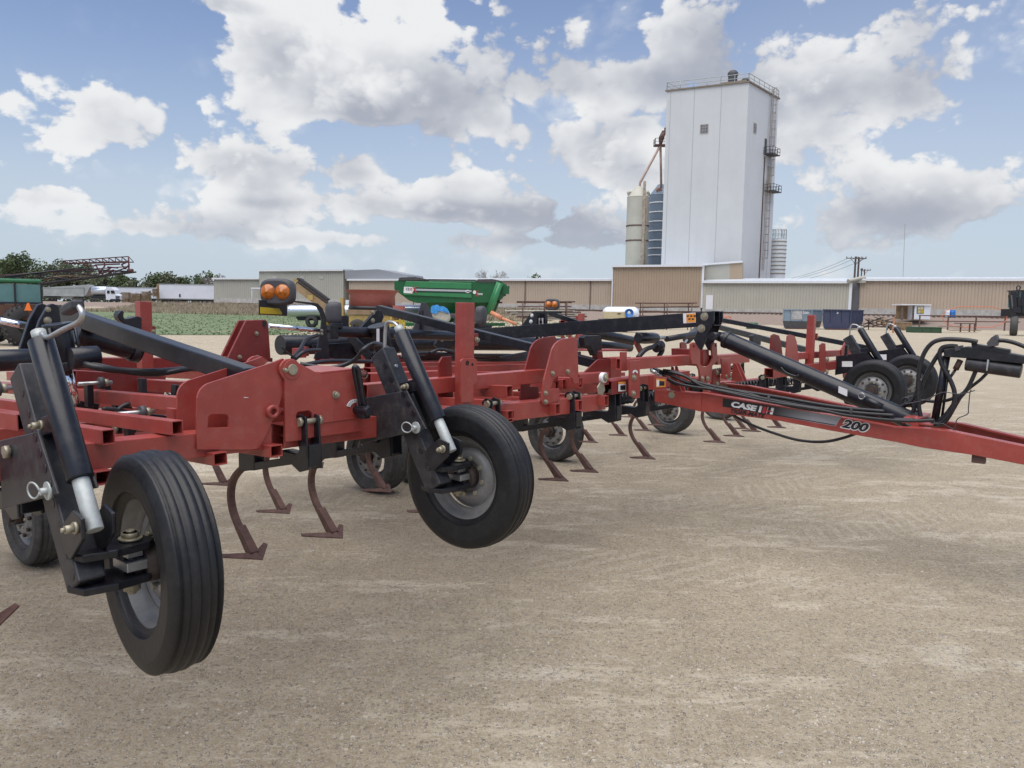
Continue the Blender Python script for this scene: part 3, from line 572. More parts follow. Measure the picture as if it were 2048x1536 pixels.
for sx_ in (-1, 1): g = MB(); g.cyl(Vector((cA.x + sx_ * rA * .8, cA.y - .4, zA + .5)), Vector((cA.x + sx_ * rA * .8, cA.y + .4, zA + .9)), .45, n=12); put(sA, g.build('vent_hood', 'silo'))
sB, cB, rB, zB = silo(1299.5, 1344, 391, 528, 146, 'silob', 'silo', 'blue grey silo with white bands tucked against the tower', (404, 423, 442, 461, 480, 496, 510), .6, 'trim')
g = MB(); g.cyl(Vector((cB.x - .6, cB.y - 1.6, zB + .6)), Vector((cB.x - .6, cB.y - .6, zB + .9)), .55, n=12); put(sB, g.build('vent_hood', mat('red_brown_hood', (.33, .20, .16), .6)))
dist = empty('distributor', at(1321, 293, 143), 0, 'rusty grain distributor and spouts on a small platform left of tower', 'grain spout')
pd = at(1321, 290, 143); M['spout'] = mat('rusty_cream_spout', (.42, .30, .24), .6, vary=.3, vscale=1.2)
g = MB(); g.tube([pd, at(1280, 366, 141), at(1279, 384, 141)], .22, 10); g.cyl(pd, at(1322.5, 376, 145), .22, n=10); put(dist, g.build('spout', 'spout'))
g = MB(); g.box(pd + Vector((.2, .5, .0)), (2.4, 2.0, .14)); rail(g, [pd + Vector((-1, 1.4, 0)), pd + Vector((-1, -.5, 0)), pd + Vector((1.3, -.5, 0))], 1.1, .04, 3); put(dist, g.build('platform', 'rust'))
g = MB(); g.cyl(pd + Vector((0, 0, 0)), pd + Vector((.1, 0, 1.2)), .25, .5, 12); g.cyl(pd + Vector((.1, 0, 1.2)), pd + Vector((.5, 0, 2.2)), .5, .42, 12); g.box(pd + Vector((.6, 0, 2.2)), (.8, .7, .6)); g.box(pd + Vector((.9, .2, 2.8)), (.5, .5, .6)); put(dist, g.build('distributor_head', 'rust'))
sC, cC, rC, zC = silo(1541, 1572.5, 478, 556, 140, 'trim', 'silo', 'small white ringed tank standing right of the tower foot', tuple(482 + 8 * k for k in range(9)), .05, 'greywall')
g = MB(); rail(g, [Vector((cC.x + rC * math.cos(k * .785), cC.y + rC * math.sin(k * .785), zC)) for k in range(9)], 1.6, .05, 2); put(sC, g.build('railing', 'galv'))

# ---- utility poles and mast
M['wood'] = mat('weathered_wood', (.13, .10, .085), .85, vary=.3, vscale=3)
def pole(px, pyt, Y, r, arms, label, grp=None):
    p = at(px, pyt, Y); e = empty('utility_pole', Vector((p.x, p.y, 0)), 0, label, 'utility pole', grp)
    g = MB(); g.cyl(Vector((p.x, p.y, 0)), p, r * 1.3, r, 10); put(e, g.build('pole', 'wood'))
    for (dz, wl, wr) in arms:
        g = MB(); g.box(p + Vector(((wr - wl) / 2, -.2, -dz)), (wl + wr, .15, .16)); [g.cyl(p + Vector((x, -.2, -dz)), p + Vector((x, -.2, -dz + .35)), .07, n=6) for x in (-wl * .95, -wl * .5, wr * .5, wr * .95)]
        g.cyl(p + Vector((-wl * .6, -.2, -dz)), p + Vector((0, -.2, -dz - wl * .6)), .05, n=5); g.cyl(p + Vector((wr * .6, -.2, -dz)), p + Vector((0, -.2, -dz - wr * .6)), .05, n=5)
        put(e, g.build('crossarm', 'wood'))
    return e
pole(1711.5, 513, 150, .17, ((.35, 1.9, 2.0),), 'left pole of the tall timber pair above the warehouse roof', 'utility poles')
pole(1718, 514, 151, .17, ((.30, .5, 1.3), (4.2, .3, .9)), 'right pole of the tall timber pair above the warehouse roof', 'utility poles')
pole(1723.5, 537, 175, .14, ((.3, .1, .1),), 'thin short pole just right of the timber pair', 'utility poles')
pole(1729.5, 538, 190, .14, ((.3, 1.1, 1.4),), 'far short pole with a crossarm right of the timber pair', 'utility poles')
g = MB(); p0 = at(1808, 555, 900); g.tube([Vector((p0.x, p0.y, 0)), at(1810, 447, 900)], .28, 5); tag(g.build('radio_mast', 'greywall'), 'thin distant radio mast rising above the warehouse roof', 'mast')
def wire(a, b, sag, r=.03):
    return [a.lerp(b, k / 10) - Zv * sag * 4 * (k / 10) * (1 - k / 10) for k in range(11)]
g = MB()
for x in (1697, 1711, 1733): g.tube(wire(at(x, 516, 150), at(x - 190, 562, 210), 1.5), .03, 4)
tag(g.build('power_line', 'ink'), 'thin power lines hanging left from the timber poles', 'wires')

# ---- railway track in front of the buildings
g = MB()
for b_ in (-8.9, -10.4):
    for k in range(44): a = -30 + k * 4; g.beam(bl(a, b_, zg(*bl(a, b_, 0).xy) + .16), bl(a + 4, b_, zg(*bl(a + 4, b_, 0).xy) + .16), .08, .16)
rw = g.build('rail', 'rust')
g = MB()
for k in range(300): a = -30 + k * .6; p = bl(a, -9.65, 0); g.box(Vector((p.x, p.y, zg(p.x, p.y) + .04)), (.22, 2.5, .14), (BE, BN, Zv))
sl = g.build('sleeper', 'wood'); sl['kind'] = 'stuff'
tr = empty('railway_track', bl(60, -9.6, 1.6), 0, 'railway track running along the bank in front of the buildings', 'railway'); put(tr, rw, sl)

# ================================================================ TREES
M['leafA'] = mat('oak_leaves', (.095, .125, .055), .8, vary=.5, vscale=.35)
M['leafB'] = mat('grey_green_leaves', (.13, .15, .085), .8, vary=.5, vscale=.35)
M['bark'] = mat('bark', (.10, .08, .065), .9, vary=.3, vscale=3)
def crown(g, c, rx, rz, n, rr, lump=9, leaf=.30):
    lumps = [(Vector((rr.gauss(0, .42) * rx, rr.gauss(0, .42) * rx, rr.uniform(-.55, .75) * rz)), rr.uniform(.28, .55)) for _ in range(lump)]
    for i in range(n):
        q, lr = rr.choice(lumps); d = Vector((rr.gauss(0, 1), rr.gauss(0, 1), rr.gauss(0, 1))).normalized() * (rr.random() ** .4) * lr
        p = c + q + Vector((d.x * rx, d.y * rx, d.z * rz)); s_ = leaf * rr.uniform(.5, 1.3)
        a = Vector((rr.gauss(0, 1), rr.gauss(0, 1), rr.gauss(0, 1))).normalized(); b = a.orthogonal().normalized(); e_ = a.cross(b)
        g.add([p - b * s_, p + e_ * s_ * .7, p + b * s_, p - e_ * s_ * .7], [(0, 1, 2, 3)])
def tree(px, pyt, wpx, Y, label, m='leafA', n=1500, seed=1, z0=1.5):
    rr = random.Random(seed); top = at(px, pyt, Y); r = wpx * Y / F / 2; h = top.z - z0; base = Vector((top.x, top.y, z0))
    e = empty('tree', base, 0, label, 'tree', 'trees behind the trailers')
    g = MB(); g.tube([base, base + Vector((.1, 0, h * .3)), base + Vector((.2, .1, h * .6))], [.35, .28, .14], 8)
    for k in range(5): a = rr.random() * 6.28; g.tube([base + Vector((.1, 0, h * rr.uniform(.25, .5))), base + Vector((math.cos(a) * r * .6, math.sin(a) * r * .6, h * rr.uniform(.6, .85)))], [.12, .04], 6)
    put(e, g.build('trunk', 'bark'))
    g = MB(); crown(g, base + Vector((0, 0, h * .56)), r, h * .42, int(n * 1.5), rr, 12, .30); crown(g, base + Vector((0, 0, h * .22)), r * .9, h * .2, n // 3, rr, 5, .34); put(e, g.build('crown', m)); return e
tl_ = ((-15, 512, 90, 205, 'tallest dark tree at the left edge above the tractor cab', 'leafA', 2600), (22, 497, 60, 200, 'round topped dark tree just above the green cab roof', 'leafA', 2400), (62, 514, 80, 210, 'broad dark tree behind the sprayer boom', 'leafA', 2400), (108, 516, 80, 205, 'broad dark tree left of the boom tip', 'leafB', 2200), (150, 528, 70, 212, 'dark tree above the aluminium grain trailer', 'leafA', 2000), (190, 535, 70, 206, 'low dark tree behind the white semi truck cab', 'leafB', 1800),
       (232, 540, 60, 210, 'round dark tree below the boom tip', 'leafA', 1800), (268, 552, 50, 206, 'low dark shrubby tree above the pallet stacks', 'leafB', 1300), (306, 544, 44, 214, 'loose green tree left of the white box trailer', 'leafA', 1300), (338, 545, 50, 208, 'loose green tree above the box trailer front', 'leafB', 1300), (372, 552, 46, 214, 'low tree above the middle of the box trailer', 'leafA', 1100), (412, 542, 34, 208, 'narrow open tree at the corner of the low grey building', 'leafA', 700), (395, 556, 40, 216, 'small low tree behind the box trailer rear', 'leafB', 800))
for i, (a_, b_, c_, d_, lb_, m_, n_) in enumerate(tl_): tree(a_, b_, c_, d_, lb_, m_, n_, 20 + i)
tree(1068, 542, 48, 190, 'small dark treetop showing over the warehouse roof ridge', 'leafA', 420, 55)
def bare(px, pyt, wpx, Y, label, seed):
    rr = random.Random(seed); top = at(px, pyt, Y); h = top.z - 1.5; base = Vector((top.x, top.y, 1.5)); e = empty('bare_tree', base, 0, label, 'tree'); g = MB()
    g.tube([base, base + Vector((0, 0, h * .45))], [.3, .2], 7)
    def br(p, d, ln, r, k):
        q = p + d * ln; g.tube([p, p.lerp(q, .5) + Vector((rr.gauss(0, .1), rr.gauss(0, .1), 0)), q], [r, r * .8, r * .6], 4)
        if k: [br(q, (d + Vector((rr.gauss(0, .42), rr.gauss(0, .42), rr.uniform(0, .35)))).normalized(), ln * .72, r * .62, k - 1) for _ in range(3)]
    for k in range(7): a = k * .9; br(base + Vector((0, 0, h * rr.uniform(.3, .45))), Vector((math.cos(a) * .75, math.sin(a) * .75, .8)).normalized(), h * .21, .09, 4)
    put(e, g.build('trunk', mat('bare_twigs', (.24, .20, .18), .9)))
M['brush'] = mat('brush_leaves', (.11, .125, .075), .85, vary=.5, vscale=.3)
g = MB(); rr_b = random.Random(77)
for k in range(60):
    c_ = at(40 + k * 7.0 + rr_b.uniform(-3, 3), 600, 184 + rr_b.uniform(-6, 16)); crown(g, Vector((c_.x, c_.y, 1.5 + .9)), rr_b.uniform(1.2, 2.2), rr_b.uniform(.8, 2.0), 90, rr_b, 3, .3)
tag(g.build('brush', 'brush'), 'grey green brush growing along the far side of the railway bank', 'brush', kind='stuff')
bare(985, 535, 80, 180, 'leafless pale tree crown above the warehouse roof', 4)
bare(428, 545, 30, 200, 'leafless small tree beside the low grey building end', 6)
# ================================================================ FIELD CULTIVATOR
# machine frame: s runs along the machine's width, t runs rearwards, z up; T/S/Zp give the machine-frame point on a known plane of the machine
MA = D2R(50.5); MU = Vector((math.cos(MA), math.sin(MA), 0)); MW = Vector((-math.sin(MA), math.cos(MA), 0)); MO = Vector((-1.126, 2.422, 0))
cult = empty('field_cultivator', MO, MA, 'long red field cultivator with black gauge wheel arms and rusty sweeps raised over the yard', 'cultivator')
def loc3(P): d = P - MO; return Vector((d.dot(MU), d.dot(MW), P.z))
def onpl(px, py, q, n): d = px_dir(px, py); return CAM + d * ((q - CAM).dot(n) / d.dot(n))
def T(px, py, t): return loc3(onpl(px, py, MO + MW * t, MW))
def S(px, py, s): return loc3(onpl(px, py, MO + MU * s, MU))
def Zp(px, py, z): return loc3(onz(px, py, z))
TF = 0.5
EX, EY, EZ = Vector((1, 0, 0)), Vector((0, 1, 0)), Vector((0, 0, 1))
PTCH = 0.044                       # the frame sinks slightly towards the rear
def P(o): o.parent = cult; return o
def tpoly(name, pts, t, th, m='red', bevel=.004, parent=None, back=True):
    """sheet lying in the plane t: outline read on its front face"""
    return MB().prism([T(x, y, t) for x, y in pts], (0, th, 0)).build(name, m, parent or cult, bevel)
def spoly(name, pts, s, th, m='black', bevel=.003, parent=None):
    return MB().prism([S(x, y, s) for x, y in pts], (th, 0, 0)).build(name, m, parent or cult, bevel)
def bolt(p, d, r=.016, ln=.02, m='bolt', parent=None, nut=True):
    d = Vector(d).normalized(); p = Vector(p); g = MB(); g.cyl(p, p + d * ln * .35, r * 1.35, n=16); g.cyl(p + d * ln * .35, p + d * ln * 1.15, r, n=6); g.cyl(p + d * ln * 1.15, p + d * ln * 1.5, r * .5, n=10)
    return g.build('bolt', m, parent or cult)
def arc(c, r, a0, a1, n=8):
    return [(c[0] + r * math.cos(D2R(a0 + (a1 - a0) * k / n)), c[1] - r * math.sin(D2R(a0 + (a1 - a0) * k / n))) for k in range(n + 1)]
def rtube(name, p0, p1, wd, ht, m='red', hollow=.007, bevel=.006, up=EZ):
    return MB().beam(p0, p1, wd, ht, up, hollow).build(name, m, cult, bevel)

# ---- wheels
def wheel_mesh(name, D, Wd, rimR, ribs, rub, style):
    """wheel about the machine's s axis, outer dish on the -s side; returns an Empty with tyre and rim meshes"""
    e = bpy.data.objects.new(name, None); COL.objects.link(e); e.empty_display_size = .1
    R = D / 2; hw = Wd / 2; g = MB(); pr = []
    pr += [(rimR, -hw * .62), (rimR + .012, -hw * .70), (rimR + .03, -hw * .80)]
    side = [(0.18, .90), (.20, .925), (.23, .93), (.26, .925), (.45, 1.0), (.62, .99), (.66, 1.0), (.69, .985), (.80, .92), (.90, .83), (.955, .74)]
    for f_, q in side: pr.append((rimR + (R - rimR) * f_, -hw * q))
    nr = ribs; tw_ = hw * .70
    for k in range(nr):
        c0 = -tw_ + 2 * tw_ * k / nr; c1 = -tw_ + 2 * tw_ * (k + 1) / nr; gw = .006
        def rr_(x): return R - .034 * (abs(x) / hw) ** 2.2
        pr += [(rr_(c0) - .006, c0 + gw * .3), (rr_(c0 + gw), c0 + gw), (rr_((c0 + c1) / 2) + .001, (c0 + c1) / 2), (rr_(c1 - gw), c1 - gw), (rr_(c1) - .006, c1 - gw * .3)]
    for f_, q in side[::-1]: pr.append((rimR + (R - rimR) * f_, hw * q))
    pr += [(rimR + .03, hw * .80), (rimR + .012, hw * .70), (rimR, hw * .62)]
    g.lathe(pr, (0, 0, 0), EX, 72, True); t_ = g.build('tyre', rub, e)
    g = MB(); a = hw * .72
    rp_ = [(rimR + .014, -a), (rimR + .016, -a + .008), (rimR - .004, -a + .016), (rimR - .012, -a + .05), (rimR - .045, -a + .062), (rimR - .05, a - .062), (rimR - .012, a - .05), (rimR - .004, a - .016), (rimR + .016, a - .008), (rimR + .014, a)]
    g.lathe(rp_, (0, 0, 0), EX, 56, True); g.build('rim', 'rim', e)
    g = MB(); off = {'deep': .02, 'flat': -a * .55, 'front': -a * .9}[style]
    dr = rimR - .045
    disc = [(dr, off + .0), (dr * .90, off + .004), (dr * .78, off - .022), (dr * .55, off - .030), (dr * .50, off - .012), (.05, off - .012)]
    g.lathe(disc, (0, 0, 0), EX, 48, True); g.build('wheel_disc', 'rim', e)
    for k in (range(0) if style == 'deep' else range(10)):
        g = MB(); a_ = k * .6283; c = Vector((off - .016, dr * .84 * math.cos(a_), dr * .84 * math.sin(a_)))
        g.cyl(c + Vector((-.012, 0, 0)), c + Vector((.004, 0, 0)), .013, n=12); g.build('disc_hole', 'hub', e)
    g = MB(); g.cyl((off - .07, 0, 0), (off, 0, 0), .062, n=24); g.cyl((off - .10, 0, 0), (off - .07, 0, 0), .040, n=20); g.build('hub', 'hub', e)
    for k in range(8):
        g = MB(); a_ = k * .785 + .2; c = Vector((off - .012, .092 * math.cos(a_), .092 * math.sin(a_))); g.cyl(c + Vector((-.022, 0, 0)), c, .012, n=6); g.build('lug_nut', 'bolt', e)
    return e
gw0 = wheel_mesh('gauge_wheel', .71, .165, .205, 4, 'rubber', 'deep')
tw0 = wheel_mesh('transport_wheel', .71, .25, .215, 5, 'rubberdust', 'front')
fw0 = wheel_mesh('gauge_wheel', .71, .165, .205, 4, 'rubber', 'front')
def place(w0, p, first, yaw=0, flip=False):
    o = w0 if first else copy_tree(w0)
    o.parent = cult; o.location = p; o.rotation_euler = (0, 0, D2R(yaw) + (math.pi if flip else 0)); return o
GW = [Vector((-.012, 0.0, .975)), Vector((1.60, .13, .972)), Vector((8.41, .012, .915)), Vector((10.156, .03, .912))]
place(gw0, GW[0], True, -6); place(gw0, GW[1], False, 5); place(fw0, GW[2], True); place(fw0, GW[3], False)
for k, (s_, t_) in enumerate(((.78, 3.40), (3.72, 3.30), (6.19, 2.96), (9.02, 2.94), (10.97, 3.04), (4.25, 3.30), (-.2, 3.4))):
    if k == 6: continue
    place(tw0, Vector((s_, t_, .355)), k == 0)

# ---- gauge wheel mounts. Local coordinates of one unit: a = along machine s, b = forwards (-t), all in the plane of the leaning post
def gauge_unit(c, arm_s, label=None, near=True, up_handle=False):
    """c wheel centre, arm_s s of the arm plates' outer face"""
    e = bpy.data.objects.new('gauge_wheel_mount', None); COL.objects.link(e); e.parent = cult; e.location = c; e.empty_display_size = .1
    so = arm_s - c.x                       # arm plane relative to the wheel
    lean = Vector((0, -math.sin(D2R(33)), -math.cos(D2R(33))))   # down the post
    perp = Vector((0, -math.cos(D2R(14)), math.sin(D2R(14))))    # along the arm, forwards and a little up
    def pt(s, t, z): return Vector((s, t, z))
    # perforated channel (post)
    top = pt(so + .055, .395, .600); bot = pt(so + .055, .395, .600) + lean * .74
    side = Vector((1, 0, 0)); fwd = side.cross(lean).normalized()
    g = MB(); g.box((top + bot) / 2, (.080, .105, (bot - top).length), (side, fwd, -lean)); o = g.build('post', 'blackdust', e, .006)
    for k in range(9):
        q = top + lean * (.09 + k * .077) - side * .0405 + fwd * (-.022 if True else 0)
        MB().cyl(q - side * .0012, q + side * .002, .0155, n=16).build('pin_hole', 'ink', e)
    # rear clamp plate and front sliding tube
    st = top + lean * .04 - fwd * -.0 + Vector((.03, 0, 0))
    tb0 = pt(so + .05, .255, .70); tb1 = tb0 + lean * .475
    MB().cyl(tb0, tb1, .038, n=28).build('jack_tube', 'black', e, .003)
    MB().cyl(tb1, tb1 + lean * .165, .0245, n=24).build('jack_rod', 'galv', e, .003)
    g = MB(); g.cyl(tb0, tb0 - lean * .035, .022, n=12); p1 = tb0 - lean * .035
    hp = [p1, p1 + Vector((.0, -.03, .012)), p1 + Vector((-.01, .06, .0)), p1 + lean * .19 + Vector((-.06, .09, 0)), p1 + lean * .235 + Vector((-.055, .03, 0)), p1 + lean * .20 + Vector((-.03, -.06, 0))] if near else [p1, p1 + Vector((0, .05, .03)), p1 + Vector((0, .1, -.02))]
    MB().tube(smooth_pts([p1] + [S(x_, y_, -.235) - c for x_, y_ in ((84, 668), (96, 675), (125, 660), (156, 645), (164, 634), (163, 622), (156, 612))] if up_handle else [p1, p1 + Vector((0, .04, .02)), p1 + Vector((0, .09, .0)), p1 + Vector((0, .095, -.17)), p1 + Vector((0, .06, -.2)), p1 + Vector((0, .01, -.19))], 6), .0085, 8).build('crank_handle', 'steel', e)
    g.build('crank_hub', 'galv', e)
    if up_handle: MB().beam(S(132, 622, -.235) - c, S(158, 608, -.235) - c, .035, .030).build('handle_grip', 'blackdust', e, .008)
    # link between jack tube and post
    g = MB(); lk = tb0 + lean * .30; g.box(lk + Vector((0, .07, .0)), (.05, .15, .06), (side, perp, side.cross(perp))); g.build('bracket', 'black', e, .004)
    bolt(lk + Vector((-.035, .08, 0)), (-1, 0, 0), .011, .026, parent=e)
    # lower clevis, king-pin plates and spindle
    jl = tb1 + lean * .145
    g = MB(); g.prism([jl + Vector((-.045, .10, -.09)), jl + Vector((-.045, .13, -.03)), jl + Vector((-.045, .03, .045)), jl + Vector((-.045, -.03, .03)), jl + Vector((-.045, -.03, -.03)), jl + Vector((-.045, .06, -.11))], (.012, 0, 0)); g.prism([jl + Vector((.04, .10, -.09)), jl + Vector((.04, .13, -.03)), jl + Vector((.04, .03, .045)), jl + Vector((.04, -.03, .03)), jl + Vector((.04, -.03, -.03)), jl + Vector((.04, .06, -.11))], (.012, 0, 0)); g.build('clevis', 'black', e, .003)
    bolt(jl + Vector((-.045, 0, 0)), (-1, 0, 0), .013, .028, parent=e)
    kp = bot + Vector((0, -.02, 0)); zc = 0.0
    for dz in (.072, -.030):
        g = MB(); cz = zc + dz
        pl_ = [(so + .03, .09), (so + .12, .10), (so + .24, .045), (so + .255, -.02), (so + .22, -.06), (so + .12, -.07), (so + .03, -.05), (so + .01, .02)]
        g.prism([Vector((x, y, cz - .012)) for x, y in pl_], (0, 0, .024)); g.build('kingpin_plate', 'black', e, .004)
    g = MB(); g.cyl((so + .075, .02, -.035), (so + .075, .02, .075), .040, n=20); g.build('kingpin_post', 'blackdust', e)
    MB().cyl((so + .19, 0, -.075), (so + .19, 0, .11), .022, n=16).build('kingpin', 'black', e)
    bolt((so + .19, 0, .087), (0, 0, 1), .026, .02, parent=e); bolt((so + .19, 0, -.042), (0, 0, -1), .026, .03, parent=e)
    g = MB(); g.box((so + .19, 0, .012), (.07, .10, .03)); g.box((so + .19, 0, .045), (.05, .06, .02)); g.build('spacer', 'steel', e, .003)
    MB().cyl((so + .19, 0, .01), (.02, 0, 0), .034, .045, 20).build('spindle', 'ink', e)
    # arm plates back to the frame
    a0 = top + lean * .285 + fwd * 0
    ends = []
    for sx_ in (-.006, .102):
        q = Vector((so + sx_, 0, 0)); A_ = pt(0, .155, .432); B_ = pt(0, .50, .362); C_ = pt(0, .50, .130); D_ = pt(0, .02, .262)
        g = MB(); g.prism([A_ + q, B_ + q, C_ + q, D_ + q], (.010, 0, 0)); o = g.build('arm_plate', 'blackdust' if near else 'black', e, .003)
        if sx_ < 0:
            for k in range(4):
                h_ = A_.lerp(D_, .12 + .25 * k) + q + Vector((-.001, .035, 0)); MB().cyl(h_ + Vector((-.0012, 0, 0)), h_ + Vector((.002, 0, 0)), .0145, n=14).build('pin_hole', 'ink', e)
    pin = pt(so, .085, .262)
    g = MB(); g.cyl(pin + Vector((-.012, 0, 0)), pin + Vector((-.002, 0, 0)), .028, n=18); g.cyl(pin + Vector((-.03, 0, 0)), pin, .011, n=10); g.build('pin', 'galv', e)
    g = MB(); g.tube([pin + Vector((-.028 - .012 * math.sin(a / 2), .022 - .03 * math.cos(a) + .012, .024 * math.sin(a))) for a in [k * math.pi / 10 for k in range(21)]], .0032, 6); g.build('pin_ring', 'galv', e)
    return e
u_ = gauge_unit(GW[0], -.285, up_handle=True); gauge_unit(GW[1], 1.335)
for k_ in (2, 3): u_ = gauge_unit(GW[k_], GW[k_].x - .285, near=False); u_.scale.x = -1

# ---- front cross tubes of both wings and the main frame
def ft(x0, y0, x1, y1, t=TF, w=.10, h=.10, name='cross_tube', m='red', hollow=.007):
    a, b = T(x0, y0, t), T(x1, y1, t); off = Vector((0, w / 2, -h / 2)); return rtube(name, a + off, b + off, w, h, m, hollow)
def tubeS(name, p_front, t1, w=.075, h=.075, m='red', slope=PTCH, hollow=.006):
    """fore-aft tube from its front top-left corner back to t1"""
    p0 = Vector(p_front) + Vector((w / 2, 0, -h / 2)); p1 = Vector((p0.x, t1, p0.z - slope * (t1 - p0.y))); return rtube(name, p0, p1, w, h, m, hollow)
zf = lambda s: 1.292 - .0255 * s             # top of the front tube along the wing, measured at t=.5
def cross(s0, s1, t, ztop, w=.10, h=.10, m='red', name='cross_tube'):
    return rtube(name, Vector((s0, t + w / 2, ztop(s0) - h / 2 - PTCH * (t - TF))), Vector((s1, t + w / 2, ztop(s1) - h / 2 - PTCH * (t - TF))), w, h, m)
cross(-2.6, .74, TF, zf)                      # outer left wing front tube
cross(.80, 3.42, TF, zf, h=.105)              # inner left wing front tube
# rear ranks of both wings
for t_ in (1.35, 2.2, 3.05, 3.9):
    cross(-2.6, .74, t_, lambda s: zf(s) - .085, m='red'); cross(.86, 3.45, t_, lambda s: zf(s) - .085); cross(6.55, 9.3, t_, lambda s: zf(s) - .085)
cross(6.55, 9.25, TF, lambda s: 1.245 - .006 * (s - 4), h=.10)
for t_ in (1.35, 2.2, 3.05, 3.9): cross(3.6, 6.4, t_, lambda s: 1.2)
# fore-aft tubes with open ends resting on the front tube
tA, tB = T(337, 843, .44), T(196, 861, .44)
for p_ in (tA, tB): tubeS('fore_aft_tube', p_ + Vector((.012, 0, 0)), 4.1, .046, .056, hollow=.005)
tubeS('fore_aft_tube', T(33, 829, .44), 4.1, .046, .056, hollow=.005)
tubeS('fore_aft_tube', T(378, 797, .78), 4.1, .055, .065)
tubeS('fore_aft_tube', T(410, 766, 1.25), 4.1, .055, .065)
tubeS('fore_aft_tube', T(520, 745, 1.9), 4.1, .055, .065)
for px_, py_ in ((1050, 806), (432, 903), (1120, 834 - 28)): pass
for (x, y) in ((427, 907), (190, 944), (541, 892), (1016, 822)):   # lower open-ended tubes
    q = T(x, y, .44); tubeS('fore_aft_tube', q, 4.1, .060, .052, hollow=.005)
for (x, y, t_) in ((1014, 800, .50), (1109, 765, .62), (1124, 763, .62), (1158, 757, .62), (1111, 809, .5), (1157, 801, .5), (1210, 793, .5), (1015, 845, .5)):
    pass
for (x, y, t_, wd) in ((1014, 772, .46, .07), (1111, 761, .66, .055), (1126, 759, .66, .055), (1158, 756, .55, .06), (1112, 808, .44, .06), (1157, 801, .44, .06), (1211, 750, .55, .06), (1210, 792, .44, .06), (1014, 822, .44, .07)):
    tubeS('fore_aft_tube', T(x, y, t_), 4.0, wd * .8, .07, hollow=.005)
# upper truss tube above the inner wing, and lengths between plates
ft(735, 769, 1092, 738.5, .60, .08, .085, 'upper_tube')
ft(1160, 748, 1218, 744.5, .56, .08, .075, 'upper_tube')
# closer ranks seen between the plates
for (x0, y0, x1, y1, t_) in ((742, 736, 1075, 728, 1.9), (742, 726, 1135, 722, 2.6), (742, 747, 900, 741, 1.45), (800, 716, 1075, 716, 3.4), (640, 711, 1080, 708, 3.9)):
    ft(x0, y0, x1, y1, t_, .09, .09, 'cross_tube', 'red')

# ---- wing joint: tall front and rear sheets
L1 = [(394, 862), (395, 795)] + arc((431, 800), 36, 172, 112, 6) + [(549, 724), (566, 717)] + [(589, 735), (577, 757), (568, 777), (557, 815), (546, 841), (527, 880), (518, 896), (503, 899), (394, 899)]
def hole_sheet(name, outer, hole, t, th, m='red'):
    """sheet with one opening: bridge polygon triangulated with bmesh"""
    g = bmesh.new(); vo = [g.verts.new(T(x, y, t)) for x, y in outer]; vh = [g.verts.new(T(x, y, t)) for x, y in hole]
    es = [g.edges.new((vo[i], vo[(i + 1) % len(vo)])) for i in range(len(vo))] + [g.edges.new((vh[i], vh[(i + 1) % len(vh)])) for i in range(len(vh))]
    bmesh.ops.triangle_fill(g, use_beauty=True, use_dissolve=False, edges=es)
    r = bmesh.ops.extrude_face_region(g, geom=g.faces[:]); bmesh.ops.translate(g, verts=[v for v in r['geom'] if isinstance(v, bmesh.types.BMVert)], vec=(0, th, 0)); bmesh.ops.recalc_face_normals(g, faces=g.faces)
    me = bpy.data.meshes.new(name); g.to_mesh(me); g.free(); o = bpy.data.objects.new(name, me); COL.objects.link(o); me.materials.append(M[m]); o.parent = cult
    bv = o.modifiers.new('bevel', 'BEVEL'); bv.width = .0025; bv.segments = 2; bv.limit_method = 'ANGLE'; bv.angle_limit = D2R(40); return o
win = arc((425, 837), 9, 180, 90, 4) + arc((449, 837), 9, 90, 0, 4) + [(458, 855), (415, 856)]
hole_sheet('joint_plate', L1, win, .488, .012)
rear = [Vector(T(x, y, .488)) + Vector((0, .16, 0)) for x, y in L1]
MB().prism(rear, (0, .012, 0)).build('joint_plate', 'red', cult, .0025)
rearsh = [(394, 862), (394, 899), (503, 899)]
# inner wing box: front sheet with a round ear
ear = arc((581, 739), 21.5, 215, 35, 10)
R1 = ear + [(640, 748.5), (709, 741), (716, 820), (731, 830), (731, 857), (726, 862), (627, 875), (594, 882), (571, 884), (570, 760)]
slot = [(592, 831), (596, 824), (618, 821), (624, 826), (626, 838), (594, 846)]
hole_sheet('hinge_box_plate', R1, slot, .470, .014)
MB().prism([T(x, y, .470) + Vector((0, .26, 0)) for x, y in R1], (0, .012, 0)).build('hinge_box_plate', 'red', cult, .0025)
a_, b_ = T(640, 748.5, .47), T(709, 741, .47)
MB().prism([a_, b_, b_ + Vector((0, .27, 0)), a_ + Vector((0, .27, 0))], (0, 0, .010)).build('hinge_box_top', 'red', cult, .002)
MB().beam(T(573, 880, .5) + Vector((.02, .13, .01)), T(728, 858, .5) + Vector((0, .13, .02)), .24, .012).build('hinge_box_floor', 'shaded_dark_red', cult)
tpoly('weld_strip', [(628, 846), (731, 832), (731, 834), (628, 848)], .464, .006, 'red', .001)
hc = T(583.5, 739, .47)
g = MB(); g.cyl(hc + Vector((0, -.012, 0)), hc + Vector((0, .30, 0)), .024, n=20); g.build('hinge_pin', 'bolt', cult, .002)
MB().cyl(hc + Vector((0, -.004, 0)), hc + Vector((0, .004, 0)), .044, n=28).build('hinge_boss', 'red', cult, .002)
bolt(T(569, 740, .47), (0, -1, 0), .008, .016); bolt(T(670, 789, .47), (0, -1, 0), .013, .018)
g = MB(); q = T(543, 823, .488); g.lathe([(.030, 0), (.030, -.02), (.014, -.02), (.014, 0)], q, EY, 20); g.build('stop_collar', 'red', cult)
